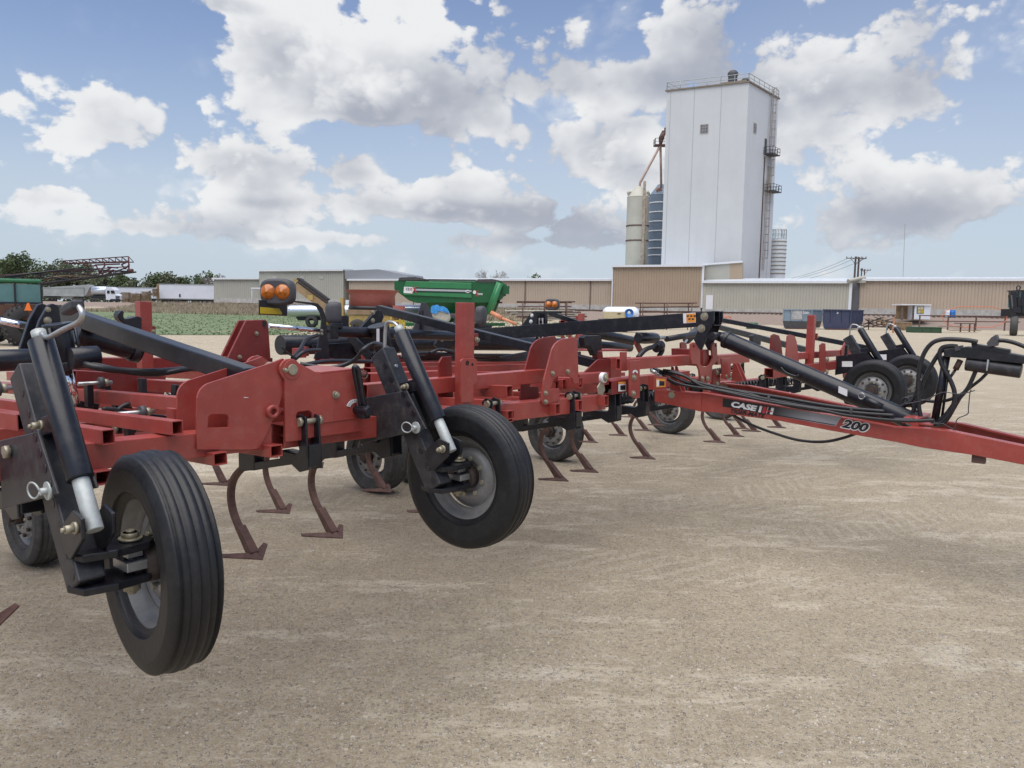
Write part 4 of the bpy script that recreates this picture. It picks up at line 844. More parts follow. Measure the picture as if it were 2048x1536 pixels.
MB().cyl(T(543, 823, .488) + Vector((.03, .02, 0)), T(572, 825, .5) + Vector((0, .02, 0)), .017, n=14).build('stop_bar', 'red', cult)
# depth indicator: black folded strap, spring pin and arc scale
g = MB(); top_ = T(712, 735, .44); 
g.tube(smooth_pts([T(731, 822, .42), T(724, 785, .42), T(719, 752, .42), T(715, 737, .42), T(708, 735, .43), T(712, 760, .44), T(718, 790, .44), T(722, 818, .44)], 4), .0125, 6); g.build('strap', 'black', cult)
MB().cyl(T(712, 819, .47), T(712, 819, .47) + Vector((.0, -.10, 0)), .022, n=18).build('shaft_end', 'ink', cult, .002)
g = MB(); g.box(T(727, 824, .42), (.045, .05, .06)); g.build('strap_foot', 'black', cult, .004)
sc_out = arc((712, 817), 19, 165, 85, 8); sc_in = arc((712, 817), 12, 85, 165, 8)
tpoly('scale_sticker', sc_out + sc_in, .466, .002, 'white', 0)
g = MB()
for k in range(6): a = 155 - k * 13; p_, q_ = arc((712, 817), 14, a, a + 1, 1)[0], arc((712, 817), 17, a, a + 1, 1)[0]; g.beam(T(*p_, .465), T(*q_, .465), .002, .001, EY)
g.build('scale_marks', 'ink', cult)
g = MB(); q = T(725, 750, .43); g.tube([q + Vector((.022 * math.cos(a), -.01, .018 * math.sin(a))) for a in [k * .4 for k in range(17)]], .004, 6); g.cyl(q + Vector((-.03, -.01, .005)), q + Vector((.02, 0, -.005)), .008, n=8); g.build('ring_clip', 'rust', cult)

# ---- arch plates near the inner end of the left wing and its twin on the right wing
A1 = [(1083, 800), (1088, 760), (1104, 699), (1110, 688), (1118, 681), (1127, 678), (1152, 674), (1155, 680), (1158, 767), (1148, 767), (1145, 757), (1136, 751), (1117, 752), (1108, 758), (1101, 778), (1119, 777), (1120, 800), (1091, 811), (1085, 808)]
tpoly('arch_plate', A1, .488, .012, 'red', .003); A1u = [p for p in A1 if p[1] < 779] ; 
MB().prism([T(x, y, .488) + Vector((0, .17, 0)) for x, y in A1], (0, .012, 0)).build('arch_plate', 'shaded_dark_red', cult, .002)
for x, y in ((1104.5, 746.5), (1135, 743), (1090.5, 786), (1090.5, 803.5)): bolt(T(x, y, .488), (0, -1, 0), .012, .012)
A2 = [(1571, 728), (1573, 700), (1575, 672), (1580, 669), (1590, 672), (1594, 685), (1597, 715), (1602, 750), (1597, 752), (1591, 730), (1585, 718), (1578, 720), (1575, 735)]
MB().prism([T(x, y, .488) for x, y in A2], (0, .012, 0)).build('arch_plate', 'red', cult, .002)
MB().prism([T(x, y, .488) + Vector((0, .17, 0)) for x, y in A2], (0, .012, 0)).build('arch_plate', 'shaded_dark_red', cult, .002)

# ---- vertical rest posts
def restpost(x0, x1, yt, yb, t, ft_=True):
    a, b = T(x0, yt, t), T(x1, yt, t); wd = .080; zb = T(x0, yb, t).z
    c = Vector(((a.x + b.x) / 2, t + wd * .5, 0)); rtube('rest_post', Vector((c.x, c.y, zb)), Vector((c.x, c.y, a.z)), wd * .98, wd * .98, 'red', .008, .006, EY)
    g = MB(); g.box((b.x + .018, t + wd * .45, a.z - (a.z - zb) * .36), (.035, wd * .8, .07)); g.build('stop_block', 'shaded_dark_red', cult, .003); bolt((b.x + .018, t + wd * .05, a.z - (a.z - zb) * .36), (0, -1, 0), .012, .014)
restpost(930.5, 950.5, 605, 812, .52)
restpost(284, 300, 603, 770, 2.7)
restpost(1625, 1637, 630, 750, .52)
tpoly('post_saddle', [(922, 790), (922, 729)] + arc((929, 724), 7, 180, 100, 4) + [(950, 716.5), (954, 720), (955, 764), (948, 768), (946, 804), (923, 806)], .490, .012, 'red', .003)
MB().prism([T(x - 0, y, .49) + Vector((0, .17, 0)) for x, y in [(922, 800), (922, 729), (929, 717), (947, 716), (950, 800)]], (0, .012, 0)).build('post_saddle', 'shaded_dark_red', cult, .002)
for x, y, r in ((935, 726, .014), (945, 729, .009)): MB().cyl(T(x, y, .489), T(x, y, .489) + Vector((0, .003, 0)), r, n=16).build('plate_hole', 'void', cult)
tpoly('post_saddle', [(1640, 745), (1640, 690), (1645, 686), (1651, 687), (1653, 744)], .490, .012, 'red', .003)
# main frame end sheet with warning stickers
tpoly('main_end_plate', [(1260, 792), (1260, 722), (1280, 721), (1280, 796), (1273, 797)], .46, .014, 'red', .003)
for x, y in ((1267, 755), (1266, 787)): bolt(T(x, y, .46), (0, -1, 0), .017, .014)
ft(1255, 718, 1386, 710, .56, .10, .085, 'upper_tube'); ft(1436, 711, 1500, 707, .56, .10, .085, 'upper_tube'); ft(1595, 706, 1641, 703, .56, .08, .075, 'upper_tube'); ft(1653, 702, 1690, 700, .56, .08, .075, 'upper_tube')
ft(1224, 762, 1262, 757, .52, .10, .10, 'cross_tube', 'shaded_dark_red')
ft(1222, 716, 1262, 714, .9, .10, .10, 'cross_tube', 'red'); 
tpoly('side_plate', [(1168, 745), (1195, 720), (1200, 718), (1222, 719), (1222, 757), (1168, 752)], .75, .012, 'shaded_dark_red', .002)
tpoly('side_plate', [(1242, 704), (1254, 704), (1254, 742), (1242, 742)], .52, .012, 'red', .002)
tpoly('side_plate', [(1189, 700), (1255, 699), (1255, 702), (1189, 703)], 1.0, .2, 'red', .002)
tpoly('side_plate', [(1193, 703), (1205, 703), (1207, 722), (1196, 722)], .95, .05, 'shaded_dark_red', .002)
MB().cyl(T(1203, 755, .50) + Vector((0, -.03, 0)), T(1203, 755, .50), .036, n=24).build('washer', 'white', cult, .002); bolt(T(1203, 755, .50) + Vector((0, -.03, 0)), (0, -1, 0), .02, .012)
g = MB(); q = T(1203, 778, .488); g.cyl(q, q + Vector((0, .01, 0)), .05, n=6); g.build('big_nut', 'bolt', cult, .003)
tpoly('red_cap', [(1262, 724), (1262, 720), (1262, 720)], .45, .001, 'red', 0) if False else None
# black moulded hooks that carry the folded wings
tpoly('fold_rest_hook', [(1167, 675), (1171, 671.5), (1200, 671), (1204, 676), (1204, 700), (1197, 701), (1190, 712), (1185, 700), (1180, 692), (1175, 691), (1170, 695)], .92, .05, 'black', .004)
g = MB(); g.prism([T(x, y, 2.62) for x, y in [(284, 661), (262, 655), (248, 647), (240, 641), (236, 634), (236, 628), (241, 622), (246, 621), (249, 625), (247, 632), (250, 638), (258, 637), (276, 632), (284, 636)]], (0, .07, 0)); g.build('fold_rest_hook', 'black', cult, .006)
tpoly('fold_rest_hook', [(1506, 672), (1509, 669), (1522, 670), (1522, 690), (1506, 688)], 1.3, .05, 'blackdust', .003)

# ---- stickers
def sticker(pts, t, m, name='sticker'): return MB().prism([T(x, y, t) for x, y in pts], (0, .0015, 0)).build(name, m, cult)
sticker([(1312, 757), (1331, 758), (1331, 774), (1312, 775)], .452, 'orange', 'warning_sticker'); tpoly('sticker_plate', [(1308, 752), (1334, 754), (1334, 780), (1308, 780)], .456, .05, 'red', .002)
sticker([(1313.5, 760), (1318, 760), (1318, 773), (1313.5, 773)], .450, 'white'); sticker([(1319, 762), (1329, 762.5), (1329, 771), (1319, 771.5)], .4505, 'ink')
sticker([(1237, 764), (1252, 763), (1252, 782), (1237, 783)], .512, 'white', 'warning_sticker'); sticker([(1241, 771), (1251, 770), (1251, 780), (1241, 780)], .510, 'ink'); sticker([(1237, 764), (1252, 763), (1252, 767), (1237, 768)], .510, 'orange')
sticker(arc((1270.5, 745), 5.2, 200, -20, 10) + arc((1270.5, 746), 2.6, 0, 180, 6), .457, 'white', 'scale_sticker')

# ---- red mast brackets and black mast
Mb = [(1382, 688), (1384, 685), (1390, 685), (1393, 689), (1401, 702), (1401, 728), (1405, 733), (1413, 734), (1421, 728), (1426, 716), (1424, 700), (1425, 689), (1428, 685), (1434, 686), (1435, 710), (1436, 722), (1425, 732), (1423, 765), (1401, 768), (1399, 740), (1394, 729), (1384, 728), (1382, 716)]
tpoly('mast_bracket', Mb, .47, .016, 'red', .003)
tpoly('mast_bracket', [(1362, 686), (1365, 684), (1371, 685), (1374, 690), (1374, 712), (1362, 714)], .80, .016, 'red', .003)
MB().prism([T(x, y, .50) for x, y in [(1406, 700), (1418, 699), (1419, 732), (1407, 733)]], (0, .3, 0)).build('mast_bracket', 'shaded_dark_red', cult, .003)
for x, y in ((1404, 757), (1414.5, 757), (1451, 752.5), (1460, 752)): bolt(T(x, y, .462), (0, -1, 0), .018, .012, 'bolt')
for x, y in ((1387, 692), (1431, 691)): MB().cyl(T(x, y, .468), T(x, y, .469) + Vector((0, .004, 0)), .011, n=14).build('plate_hole', 'void', cult)
tpoly('mast_bracket', [(1443, 717), (1460, 716), (1462, 720), (1462, 754), (1452, 759), (1445, 757)], .455, .012, 'red', .003)
tpoly('main_plate', [(1425, 740), (1440, 739), (1441, 775), (1425, 777)], .50, .012, 'shaded_dark_red', .002)
for x, y in ((1434, 745), (1434, 768)): bolt(T(x, y, .5), (0, -1, 0), .018, .012)
# mast plates (fore-aft) standing between the brackets, holding the top beam
mm = [(1396, 627), (1428, 622), (1428, 640), (1418, 664), (1402, 703), (1397, 700), (1387, 679), (1393, 668), (1398, 650)]
MB().prism([S(x, y, 4.93) for x, y in mm], (.016, 0, 0)).build('mast_plate', 'black', cult, .003); MB().prism([S(x, y, 4.93) + Vector((.17, 0, 0)) for x, y in mm], (.016, 0, 0)).build('mast_plate', 'black', cult, .003)
for x, y in ((1409, 633), (1403, 657)): q = S(x, y, 4.93); bolt(q, (-1, 0, 0), .026, .012, 'bolt')
MB().cyl(S(1399, 669, 4.93) - EX * .001, S(1399, 669, 4.93) + EX * .003, .022, n=14).build('plate_hole', 'ink', cult)
b0, b1 = S(1424, 624, 4.95), S(900, 662, 4.95)
hb = .125
rtube('top_beam', b0 + Vector((.06, -.02, -hb / 2 + .01)), b1 + Vector((.06, 0, -hb / 2)), .125, hb, 'black', .008, .006)
q = S(1381, 635.5, 4.93); dd_ = (b1 - b0).normalized()
def sdecal(cx, cy, s, wpx, hm, m, o=.0):
    c = S(cx, cy, s); d = dd_; u_ = d.cross(EX).normalized(); ex = S(cx + wpx / 2, cy, s); ln = (ex - S(cx - wpx / 2, cy, s)).length
    return MB().box(c + EX * (-.0015 - o), (.0015, ln, hm), (EX, d, u_)).build('warning_sticker', m, cult)
sdecal(1379, 636, 4.945, 25, .085, 'white'); sdecal(1382, 636, 4.945, 18, .075, 'orange', .0015)
g = MB()
for k in range(5): c = S(1376 + k * 3.4, 632 + (k % 2) * 6, 4.945); g.box(c + EX * -.005, (.001, .02, .012), (EX, dd_, EZ))
g.build('sticker_print', 'ink', cult)
# tongue lift cylinder
c0, c1 = Vector((5.03, .30, 1.62)), None
c0 = S(1436, 672, 5.03); c1 = S(1838, 848, 5.03)
g = MB(); g.cyl(c0, c0.lerp(c1, .045), .040, n=20); g.build('cylinder_neck', 'black', cult)
g = MB(); g.cyl(c0.lerp(c1, .045), c1, .068, n=32); g.build('lift_tube', 'black', cult, .004)
g = MB(); g.cyl(c0.lerp(c1, .04), c0.lerp(c1, .06), .074, n=32); g.build('tube_collar', 'black', cult, .003)
MB().cyl(c0 + Vector((-.12, 0, 0)), c0 + Vector((.12, 0, 0)), .034, n=18).build('cross_pin', 'black', cult)
q = c0.lerp(c1, .67); MB().box(q + Vector((-.07, 0, .01)), (.003, .07, .05), (EX, (c1 - c0).normalized(), EZ)).build('sticker', 'white', cult)
g = MB(); g.tube(smooth_pts([S(1562, 735, 4.95), S(1572, 745, 4.95), S(1590, 752, 4.95), S(1598, 750, 4.95)], 5), .008, 6); g.build('pipe', 'hose', cult)

# ---- tongue: two channels running together towards the hitch
def tong(side):
    # plan line of the outer face: wide at the hinge, narrow in front
    sA_, sB_ = 5.03 + side * .50, 5.03 + side * .125
    return sA_, sB_
def tongue_face(px, py, side):
    sA_, sB_ = tong(side); p0 = MO + MU * sA_ + MW * .45; p1 = MO + MU * sB_ + MW * (-2.6)
    d = (p1 - p0); n = Vector((-d.y, d.x, 0)).normalized(); return loc3(onpl(px, py, p0, n))
lt = [(1325, 776), (1395, 787), (1430, 793), (1560, 816), (1700, 843), (1848, 857), (1960, 877), (2060, 898), (2200, 925), (2200, 965), (2060, 930), (1960, 909), (1870, 903), (1838, 895), (1791, 883), (1560, 838), (1420, 822), (1325, 812)]
lt = [(1309, 778), (1392, 786), (1405, 786), (1560, 812), (1700, 838), (1790, 855), (1850, 857), (1900, 862), (2060, 895), (2240, 930), (2240, 980), (2060, 932), (1945, 910), (1843, 895), (1791, 884), (1660, 861), (1560, 842), (1430, 825), (1400, 823), (1310, 803)]
sA_, sB_ = tong(-1); dT = Vector((sB_ - sA_, -3.05, 0)).normalized(); nT = Vector((-dT.y, dT.x, 0)).normalized()
if nT.x > 0: nT = -nT
def tcol(px, py): return tongue_face(px, py, -1)
MB().prism([tcol(x, y) for x, y in lt], -nT * .016).build('tongue_beam', 'red', cult, .003)
# flanges of the channel
up_ = lt[:10]; lo_ = lt[10:][::-1]
for line, dz in ((up_, -.012), (lo_, .012)):
    g = MB(); pr_ = [tcol(x, y) for x, y in line]
    for i in range(len(pr_) - 1):
        a, b = pr_[i] - nT * .017, pr_[i + 1] - nT * .017
        g.add([a, b, b - nT * .075, a - nT * .075, a + EZ * dz, b + EZ * dz, b - nT * .075 + EZ * dz, a - nT * .075 + EZ * dz], [(0, 1, 2, 3), (7, 6, 5, 4), (3, 2, 6, 7)])
    g.build('tongue_flange', 'red', cult)
# right channel mirrored about the machine's centre line (we see its inner side)
mir = lambda v: Vector((10.06 - v.x, v.y, v.z))
rt_ = [mir(tcol(x, y)) for x, y in lt]; nR = Vector((-nT.x, nT.y, 0))
MB().prism(rt_, -nR * .016).build('tongue_beam', 'red', cult, .003)
for line, dz in ((up_, -.012), (lo_, .012)):
    g = MB(); pr_ = [mir(tcol(x, y)) for x, y in line]
    for i in range(len(pr_) - 1):
        a, b = pr_[i] - nR * .017, pr_[i + 1] - nR * .017
        g.add([a, b, b - nR * .05, a - nR * .05, a + EZ * dz, b + EZ * dz, b - nR * .05 + EZ * dz, a - nR * .05 + EZ * dz], [(0, 1, 2, 3), (7, 6, 5, 4), (3, 2, 6, 7)])
    g.build('tongue_flange', 'red', cult)
bolt(tcol(1344, 790), nT, .030, .014); bolt(mir(tcol(1344, 790)) + Vector((-.04, 0, 0)), (-1, 0, 0), .034, .014)
MB().prism([tcol(x, y) + nT * .003 for x, y in [(1310, 779), (1392, 787), (1404, 787), (1402, 822), (1310, 803)]], nT * .006).build('tongue_doubler', 'red', cult, .002)
# gussets between frame and tongue
for x0 in (1346, 1352): 
    q = tcol(x0, 735); 
for (pa, sx_) in (([(1342, 733), (1346, 734), (1364, 786), (1340, 780)], 4.53), ([(1466, 725), (1472, 727), (1487, 762), (1462, 762)], 5.35)):
    MB().prism([S(x, y, sx_) for x, y in pa], (.012, 0, 0)).build('gusset', 'red', cult, .002); MB().prism([S(x, y, sx_) + Vector((.07, 0, 0)) for x, y in pa], (.012, 0, 0)).build('gusset', 'red', cult, .002)
# cross members and hose plate of the tongue
def tz(t_): return tcol(1700, 838).z
for t_, zz in ((-1.15, 1.02), (-2.2, .95)):
    MB().box((5.03, t_, zz), (.40 if t_ > -2 else .3, .10, .10)).build('tongue_cross_member', 'red', cult, .004)
g = MB(); g.prism([Zp(1803, 846, 1.03), Zp(1836, 831, 1.03), Zp(1872, 840, 1.01), Zp(1866, 853, 1.01)], (0, 0, .012)); g.build('tongue_plate', 'red', cult, .002)
q = tcol(1958, 912); MB().box(q - nT * .05 + Vector((0, 0, -.025)), (.05, .08, .06)).build('stub', 'rust', cult, .003)

# ---- decals on the tongue (real lettering lying on the channel)
def tdecal(pts, m, o, name='decal'): return MB().prism([tcol(x, y) + nT * o for x, y in pts], nT * .0008).build(name, m, cult)
def dec_band():
    g = bmesh.new(); n = 24; vt = []
    for k in range(n + 1):
        f_ = k / n; x = 1446 + (1676 - 1446) * f_; y = 796.5 + (833 - 796.5) * f_; x2 = 1445 + (1671 - 1445) * f_; y2 = 813 + (852.5 - 813) * f_
        vt.append((g.verts.new(tcol(x + (8 if k == n else 0), y) + nT * .0006), g.verts.new(tcol(x2, y2) + nT * .0006)))
    for k in range(n): g.faces.new((vt[k][0], vt[k + 1][0], vt[k + 1][1], vt[k][1]))
    me = bpy.data.meshes.new('decal_band'); g.to_mesh(me); g.free(); cl = me.color_attributes.new('fade', 'FLOAT_COLOR', 'POINT')
    for k in range(n + 1):
        f_ = k / n; c = max(0, min(1, (f_ - .44) / .35)); v = .018 + .30 * c
        for j in (0, 1): cl.data[2 * k + j].color = (v, v, v * 1.07, 1)
    m = bpy.data.materials.new('fading_decal_print'); m.use_nodes = True; a = m.node_tree.nodes.new('ShaderNodeVertexColor'); a.layer_name = 'fade'; m.node_tree.links.new(a.outputs[0], m.node_tree.nodes['Principled BSDF'].inputs[0]); m.node_tree.nodes['Principled BSDF'].inputs['Roughness'].default_value = .35
    me.materials.append(m); o = bpy.data.objects.new('decal_band', me); COL.objects.link(o); o.parent = cult; return o
dec_band()
tdecal([(1446, 811), (1671, 849.6), (1670.5, 851), (1446, 812.4)], 'ink', .0016, 'decal_stripe')
def lettering(txt, px0, py0, px1, py1, h_px, m, o, name='lettering', shear=.0, bold=.0, sx=1.0):
    """text from its left base point to its right base point on the channel's face"""
    a = tcol(px0, py0); b = tcol(px1, py1); cu = bpy.data.curves.new(name, 'FONT'); cu.body = txt; cu.size = 1.0; cu.shear = shear; cu.offset = bold; cu.resolution_u = 3; cu.extrude = 0
    to = bpy.data.objects.new(name, cu); COL.objects.link(to); bpy.context.view_layer.update(); dg = bpy.context.evaluated_depsgraph_get(); me = bpy.data.meshes.new_from_object(to.evaluated_get(dg)); bpy.data.objects.remove(to)
    xs_ = [v.co.x for v in me.vertices]; ys_ = [v.co.y for v in me.vertices]; x0, x1, y0, y1 = min(xs_), max(xs_), min(ys_), max(ys_)
    X_ = (b - a); hgt = abs(tcol(px0, py0 - h_px).z - a.z); yd = (EZ - X_.normalized() * EZ.dot(X_.normalized())).normalized()
    for v in me.vertices:
        fx_, fy_ = (v.co.x - x0) / (x1 - x0), (v.co.y - y0) / (y1 - y0); p = a + X_ * fx_ + yd * (hgt * fy_) + nT * o; v.co = p
    me.materials.append(M[m]); ob = bpy.data.objects.new(name, me); COL.objects.link(ob); ob.parent = cult; return ob
for (x0, x1) in ((1461, 1511),):
    lettering('CASE', 1461.5, 813.8, 1513.5, 824.2, 12.6, 'silver', .0022, shear=.15, bold=.06); 
lettering('CASE', 1462.5, 813.5, 1512.5, 823, 11.6, 'white', .0030, shear=.15, bold=.045)
# the I-H sign: two pale bars with a red bar between, cross bar
def bar(x, m, wd, y0, y1, o): tdecal([(x, y0), (x + wd, y0 + wd * .18), (x + wd - 3.5, y1 + wd * .18), (x - 3.5, y1)], m, o, 'emblem_bar')
bar(1520, 'white', 5.0, 811.5, 824.2, .0022); bar(1527.5, 'redink', 5.5, 812.5, 826, .0022); bar(1534.0, 'redink', 3.5, 813.5, 826.5, .0020); bar(1541, 'white', 6.5, 815, 828, .0022) if False else None
bar(1536.0, 'silver', 1.5, 813.5, 826.8, .0024); bar(1543, 'white', 5.5, 815.2, 828.2, .0022); tdecal([(1526, 819.0), (1545, 822.2), (1544.5, 824.4), (1525.5, 821.2)], 'redink', .0026, 'emblem_bar')
lettering('TIGER-MATE', 1461, 825.5, 1530, 836.5, 8.4, 'ink', .0012, shear=.3, bold=.05); lettering('TIGER-MATE', 1461, 825.5, 1530, 836.5, 8.0, 'ink', .0020, shear=.3, bold=.022)
lettering('200', 1679.5, 855.8, 1737.5, 867.6, 21, 'white', .0012, shear=.28, bold=.085); lettering('200', 1682, 854.6, 1735.5, 865.5, 18, 'ink', .0020, shear=.28, bold=.04)

# ---- slender depth links and lift arms
def link(x0, y0, s0, x1, y1, s1, w=.055, h=.075, m='black'):
    a, b = S(x0, y0, s0), S(x1, y1, s1); return rtube('depth_link', a + Vector((w / 2, 0, -h / 2)), b + Vector((w / 2, 0, -h / 2)), w, h, m, 0, .006)
link(486, 737, .62, 118, 613, .62, .075, .085)
pB = T(1195, 728, .95); pR = T(757, 618, 3.4)
MB().beam(pB, pR, .075, .075, EZ).build('depth_link', 'black', cult, .006)
MB().beam(T(1738, 696, .75), T(1432, 638, 3.0), .06, .07, EZ).build('depth_link', 'black', cult, .005)
MB().beam(T(1620, 702, 1.0), T(1440, 655, 3.1), .06, .08, EZ).build('depth_link', 'black', cult, .005)
MB().beam(T(0, 640, 2.6), T(70, 655, 2.3), .05, .03, EZ).build('depth_link', 'black', cult, .003)

# ---- rockshafts across the frame, lift cranks and depth cylinders
def roundbar(name, x0, y0, x1, y1, t, r, m='black'): a, b = T(x0, y0, t), T(x1, y1, t); return MB().cyl(a, b, r, n=28).build(name, m, cult, .004)
roundbar('rockshaft', 560, 690, 940, 686, 3.3, .085)
roundbar('rockshaft', 940, 686, 1180, 690, 3.3, .08)
roundbar('rockshaft', 140, 717, 196, 713, 1.5, .052)
roundbar('rockshaft', -30, 722, 58, 719, 1.2, .045)
a, b = T(150, 668, 2.2), T(262, 700, 2.2); MB().cyl(a, b, .058, n=24).build('fold_cylinder', 'black', cult, .004); MB().cyl(b, b + (b - a).normalized() * .05, .066, n=20).build('cylinder_cap', 'black', cult)
a2, b2 = T(690, 668, 2.62), T(905, 680, 2.7)
MB().cyl(T(652, 662, 2.6), T(905, 672, 2.7), .045, n=20).build('fold_cylinder', 'black', cult, .003)
MB().cyl(T(537, 652, 2.5), T(665, 663, 2.6), .017, n=14).build('cylinder_rod', 'chrome', cult)
MB().cyl(T(0, 641, 2.4), T(72, 657, 2.4), .018, n=14).build('cylinder_rod', 'chrome', cult)
g = MB(); c = T(662, 664, 2.58); g.box(c, (.08, .09, .11)); g.box(c + Vector((.05, 0, .05)), (.10, .05, .04)); g.build('cylinder_clevis', 'black', cult, .005)
Tr = [(456, 715), (492, 641), (531, 639.5), (535, 643), (537, 650), (541.5, 716), (534, 724), (458, 722)]
tpoly('fold_lug', Tr, 2.3, .02, 'shaded_dark_red', .004); tpoly('fold_lug', [(x - 14, y + 0) for x, y in Tr], 2.45, .02, 'shaded_dark_red', .004)
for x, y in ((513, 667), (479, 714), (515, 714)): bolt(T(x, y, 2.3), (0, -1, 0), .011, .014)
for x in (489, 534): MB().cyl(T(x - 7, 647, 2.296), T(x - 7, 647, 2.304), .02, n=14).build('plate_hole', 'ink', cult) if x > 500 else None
ft(380, 712, 545, 716, 2.34, .10, .10, 'cross_tube', 'shaded_dark_red')
ft(160, 716, 480, 716, 3.2, .12, .12, 'cross_tube', 'shaded_dark_red')
# lift crank at the left: broad black bell crank with a jack
MB().prism([T(x, y, 1.9) for x, y in [(60, 700), (80, 640), (97, 610), (106, 607), (118, 612), (122, 640), (112, 690), (90, 715)]], (0, .03, 0)).build('bell_crank', 'black', cult, .004)
MB().prism([T(x, y, 1.9) + Vector((0, .14, 0)) for x, y in [(60, 700), (80, 640), (97, 610), (106, 607), (118, 612), (122, 640), (112, 690), (90, 715)]], (0, .03, 0)).build('bell_crank', 'black', cult, .004)
bolt(T(95, 641, 1.9), (0, -1, 0), .014, .014); bolt(T(96, 619, 1.9), (0, -1, 0), .010, .01)
def lift_cyl(x0, y0, x1, y1, t, r, rodto=None):
    a, b = T(x0, y0, t), T(x1, y1, t); MB().cyl(a, b, r, n=24).build('lift_cylinder', 'black', cult, .004)
    d = (b - a).normalized()
    for f_ in (0, 1): q = a.lerp(b, f_); MB().cyl(q - d * .02, q + d * .02, r * 1.2, n=20).build('cylinder_cap', 'black', cult, .003)
    for o in (-.035, .035): MB().cyl(a + Vector((o * 1.6, -.05, 0)), b + Vector((o * 1.6, -.05, 0)), .008, n=8).build('tie_rod', 'black', cult)
    if rodto: c = T(*rodto, t); MB().cyl(b, c, r * .42, n=14).build('cylinder_rod', 'chrome', cult)
lift_cyl(116, 655, 132, 730, 1.6, .055, (150, 807))
MB().prism([T(x, y, 2.9) for x, y in [(754, 620), (764, 622), (768, 634), (758, 660), (735, 695), (722, 712), (712, 700), (712, 680), (703, 676), (735, 640)]], (0, .03, 0)).build('bell_crank', 'black', cult, .004)
MB().prism([T(x, y, 3.05) for x, y in [(754, 620), (764, 622), (768, 634), (758, 660), (735, 695), (722, 712), (712, 700), (735, 640)]], (0, .03, 0)).build('bell_crank', 'black', cult, .004)
for x, y in ((746, 625), (745.5, 641)): bolt(T(x, y, 2.9), (0, -1, 0), .016, .010)
lift_cyl(757, 655, 770, 712, 2.55, .075); MB().box(T(756, 672, 2.45), (.03, .002, .12)).build('sticker', 'white', cult)
for x in (790,): MB().cyl(T(785, 680, 3.2), T(797, 680, 3.2), .13, n=24).build('shaft_bearing', 'black', cult, .01)
MB().prism([T(x, y, 2.9) for x, y in [(870, 690), (880, 668), (888, 664), (900, 668), (905, 676), (898, 690), (885, 704)]], (0, .03, 0)).build('bell_crank', 'black', cult, .004)
for x, y in ((892, 671), (884, 679)): bolt(T(x, y, 2.9), (0, -1, 0), .018, .010)
# black folded sheet guards in the middle
g = MB(); g.prism([T(x, y, 3.1) for x, y in [(625, 690), (700, 685), (722, 712), (722, 722), (690, 722), (640, 712)]], (0, .02, 0)); g.build('frame_guard', 'black', cult, .003)
MB().beam(T(700, 672, 2.8), T(742, 716, 2.6), .03, .07).build('hose_guide', 'black', cult, .003)
MB().beam(T(745, 716, 2.8), T(762, 690, 2.8), .03, .05).build('hose_guide', 'black', cult, .003)
# the scale rod plate and rear towers seen over the frame
MB().prism([S(x, y, 5.6) for x, y in [(1071, 625), (1090, 624), (1090, 700), (1071, 700)]], (.05, 0, 0)).build('scale_tower', 'black', cult, .003)
g = MB(); 
q0_, q1_ = S(1082, 636, 5.595), S(1082, 694, 5.595)
MB().beam(q0_, q1_, .004, .06, EY).build('scale_strip', 'white', cult)
for k in range(11): c = q0_.lerp(q1_, (k + .5) / 11); g.box(c + Vector((-.003, .0, 0)), (.002, .035 if k % 2 else .02, .028))
g.build('scale_numbers', 'ink', cult)
MB().prism([S(x, y, 5.5) for x, y in [(1040, 655), (1060, 628), (1068, 622), (1122, 622), (1120, 627), (1072, 627), (1072, 660), (1045, 665)]], (.03, 0, 0)).build('light_arm', 'black', cult, .003)
for x, y in ((1064, 631), (1062, 643)): bolt(S(x, y, 5.5), (-1, 0, 0), .016, .01, 'white')
MB().beam(S(1098, 626, 5.9), S(1170, 650, 5.9), .03, .05).build('brace', 'black', cult, .003)
# ---- hydraulic valve and cylinder by the mast
g = MB(); a, b = T(1170, 664, 2.0), T(1262, 678, 1.9); g.cyl(T(1170, 662, 2.1), T(1265, 682, 2.0), .05, n=20); g.build('fold_cylinder', 'black', cult, .003)
MB().cyl(T(1175, 690, 2.2), T(1260, 695, 2.2), .05, n=20).build('rockshaft', 'black', cult, .003)
g = MB(); g.box(T(1290, 676, 1.2), (.16, .12, .10)); g.cyl(T(1276, 676, 1.1), T(1312, 676, 1.1), .045, n=16); g.build('valve_block', 'black', cult, .005)
MB().cyl(T(1312, 676, 1.15), T(1328, 675, 1.15), .018, n=12).build('fitting', 'steel', cult); g = MB(); g.cyl(T(1333, 678, 1.6), T(1392, 668, 1.6), .032, n=16); g.build('pipe', 'hose', cult)
MB().prism([T(x, y, 1.15) for x, y in [(1272, 671), (1278, 671), (1279, 685), (1288, 702), (1280, 706), (1272, 690)]], (0, .02, 0)).build('valve_bracket', 'red', cult, .003)
g = MB(); g.tube(smooth_pts([T(1276, 715, 1.0), T(1290, 700, 1.0), T(1305, 694, 1.0), T(1320, 690, 1.0), T(1325, 700, 1.0), T(1318, 712, 1.0)], 5), .022, 8); g.cyl(T(1312, 696, 1.0), T(1322, 690, 1.0), .045, n=12); g.build('hose', 'hose', cult)
MB().cyl(T(1351, 712, 1.0), T(1374, 680, 1.1), .010, n=10).build('cylinder_rod', 'chrome', cult)
MB().cyl(T(1373, 680, 1.7), T(1395, 660, 1.7), .05, n=16).build('bellows', 'dgrey', cult)

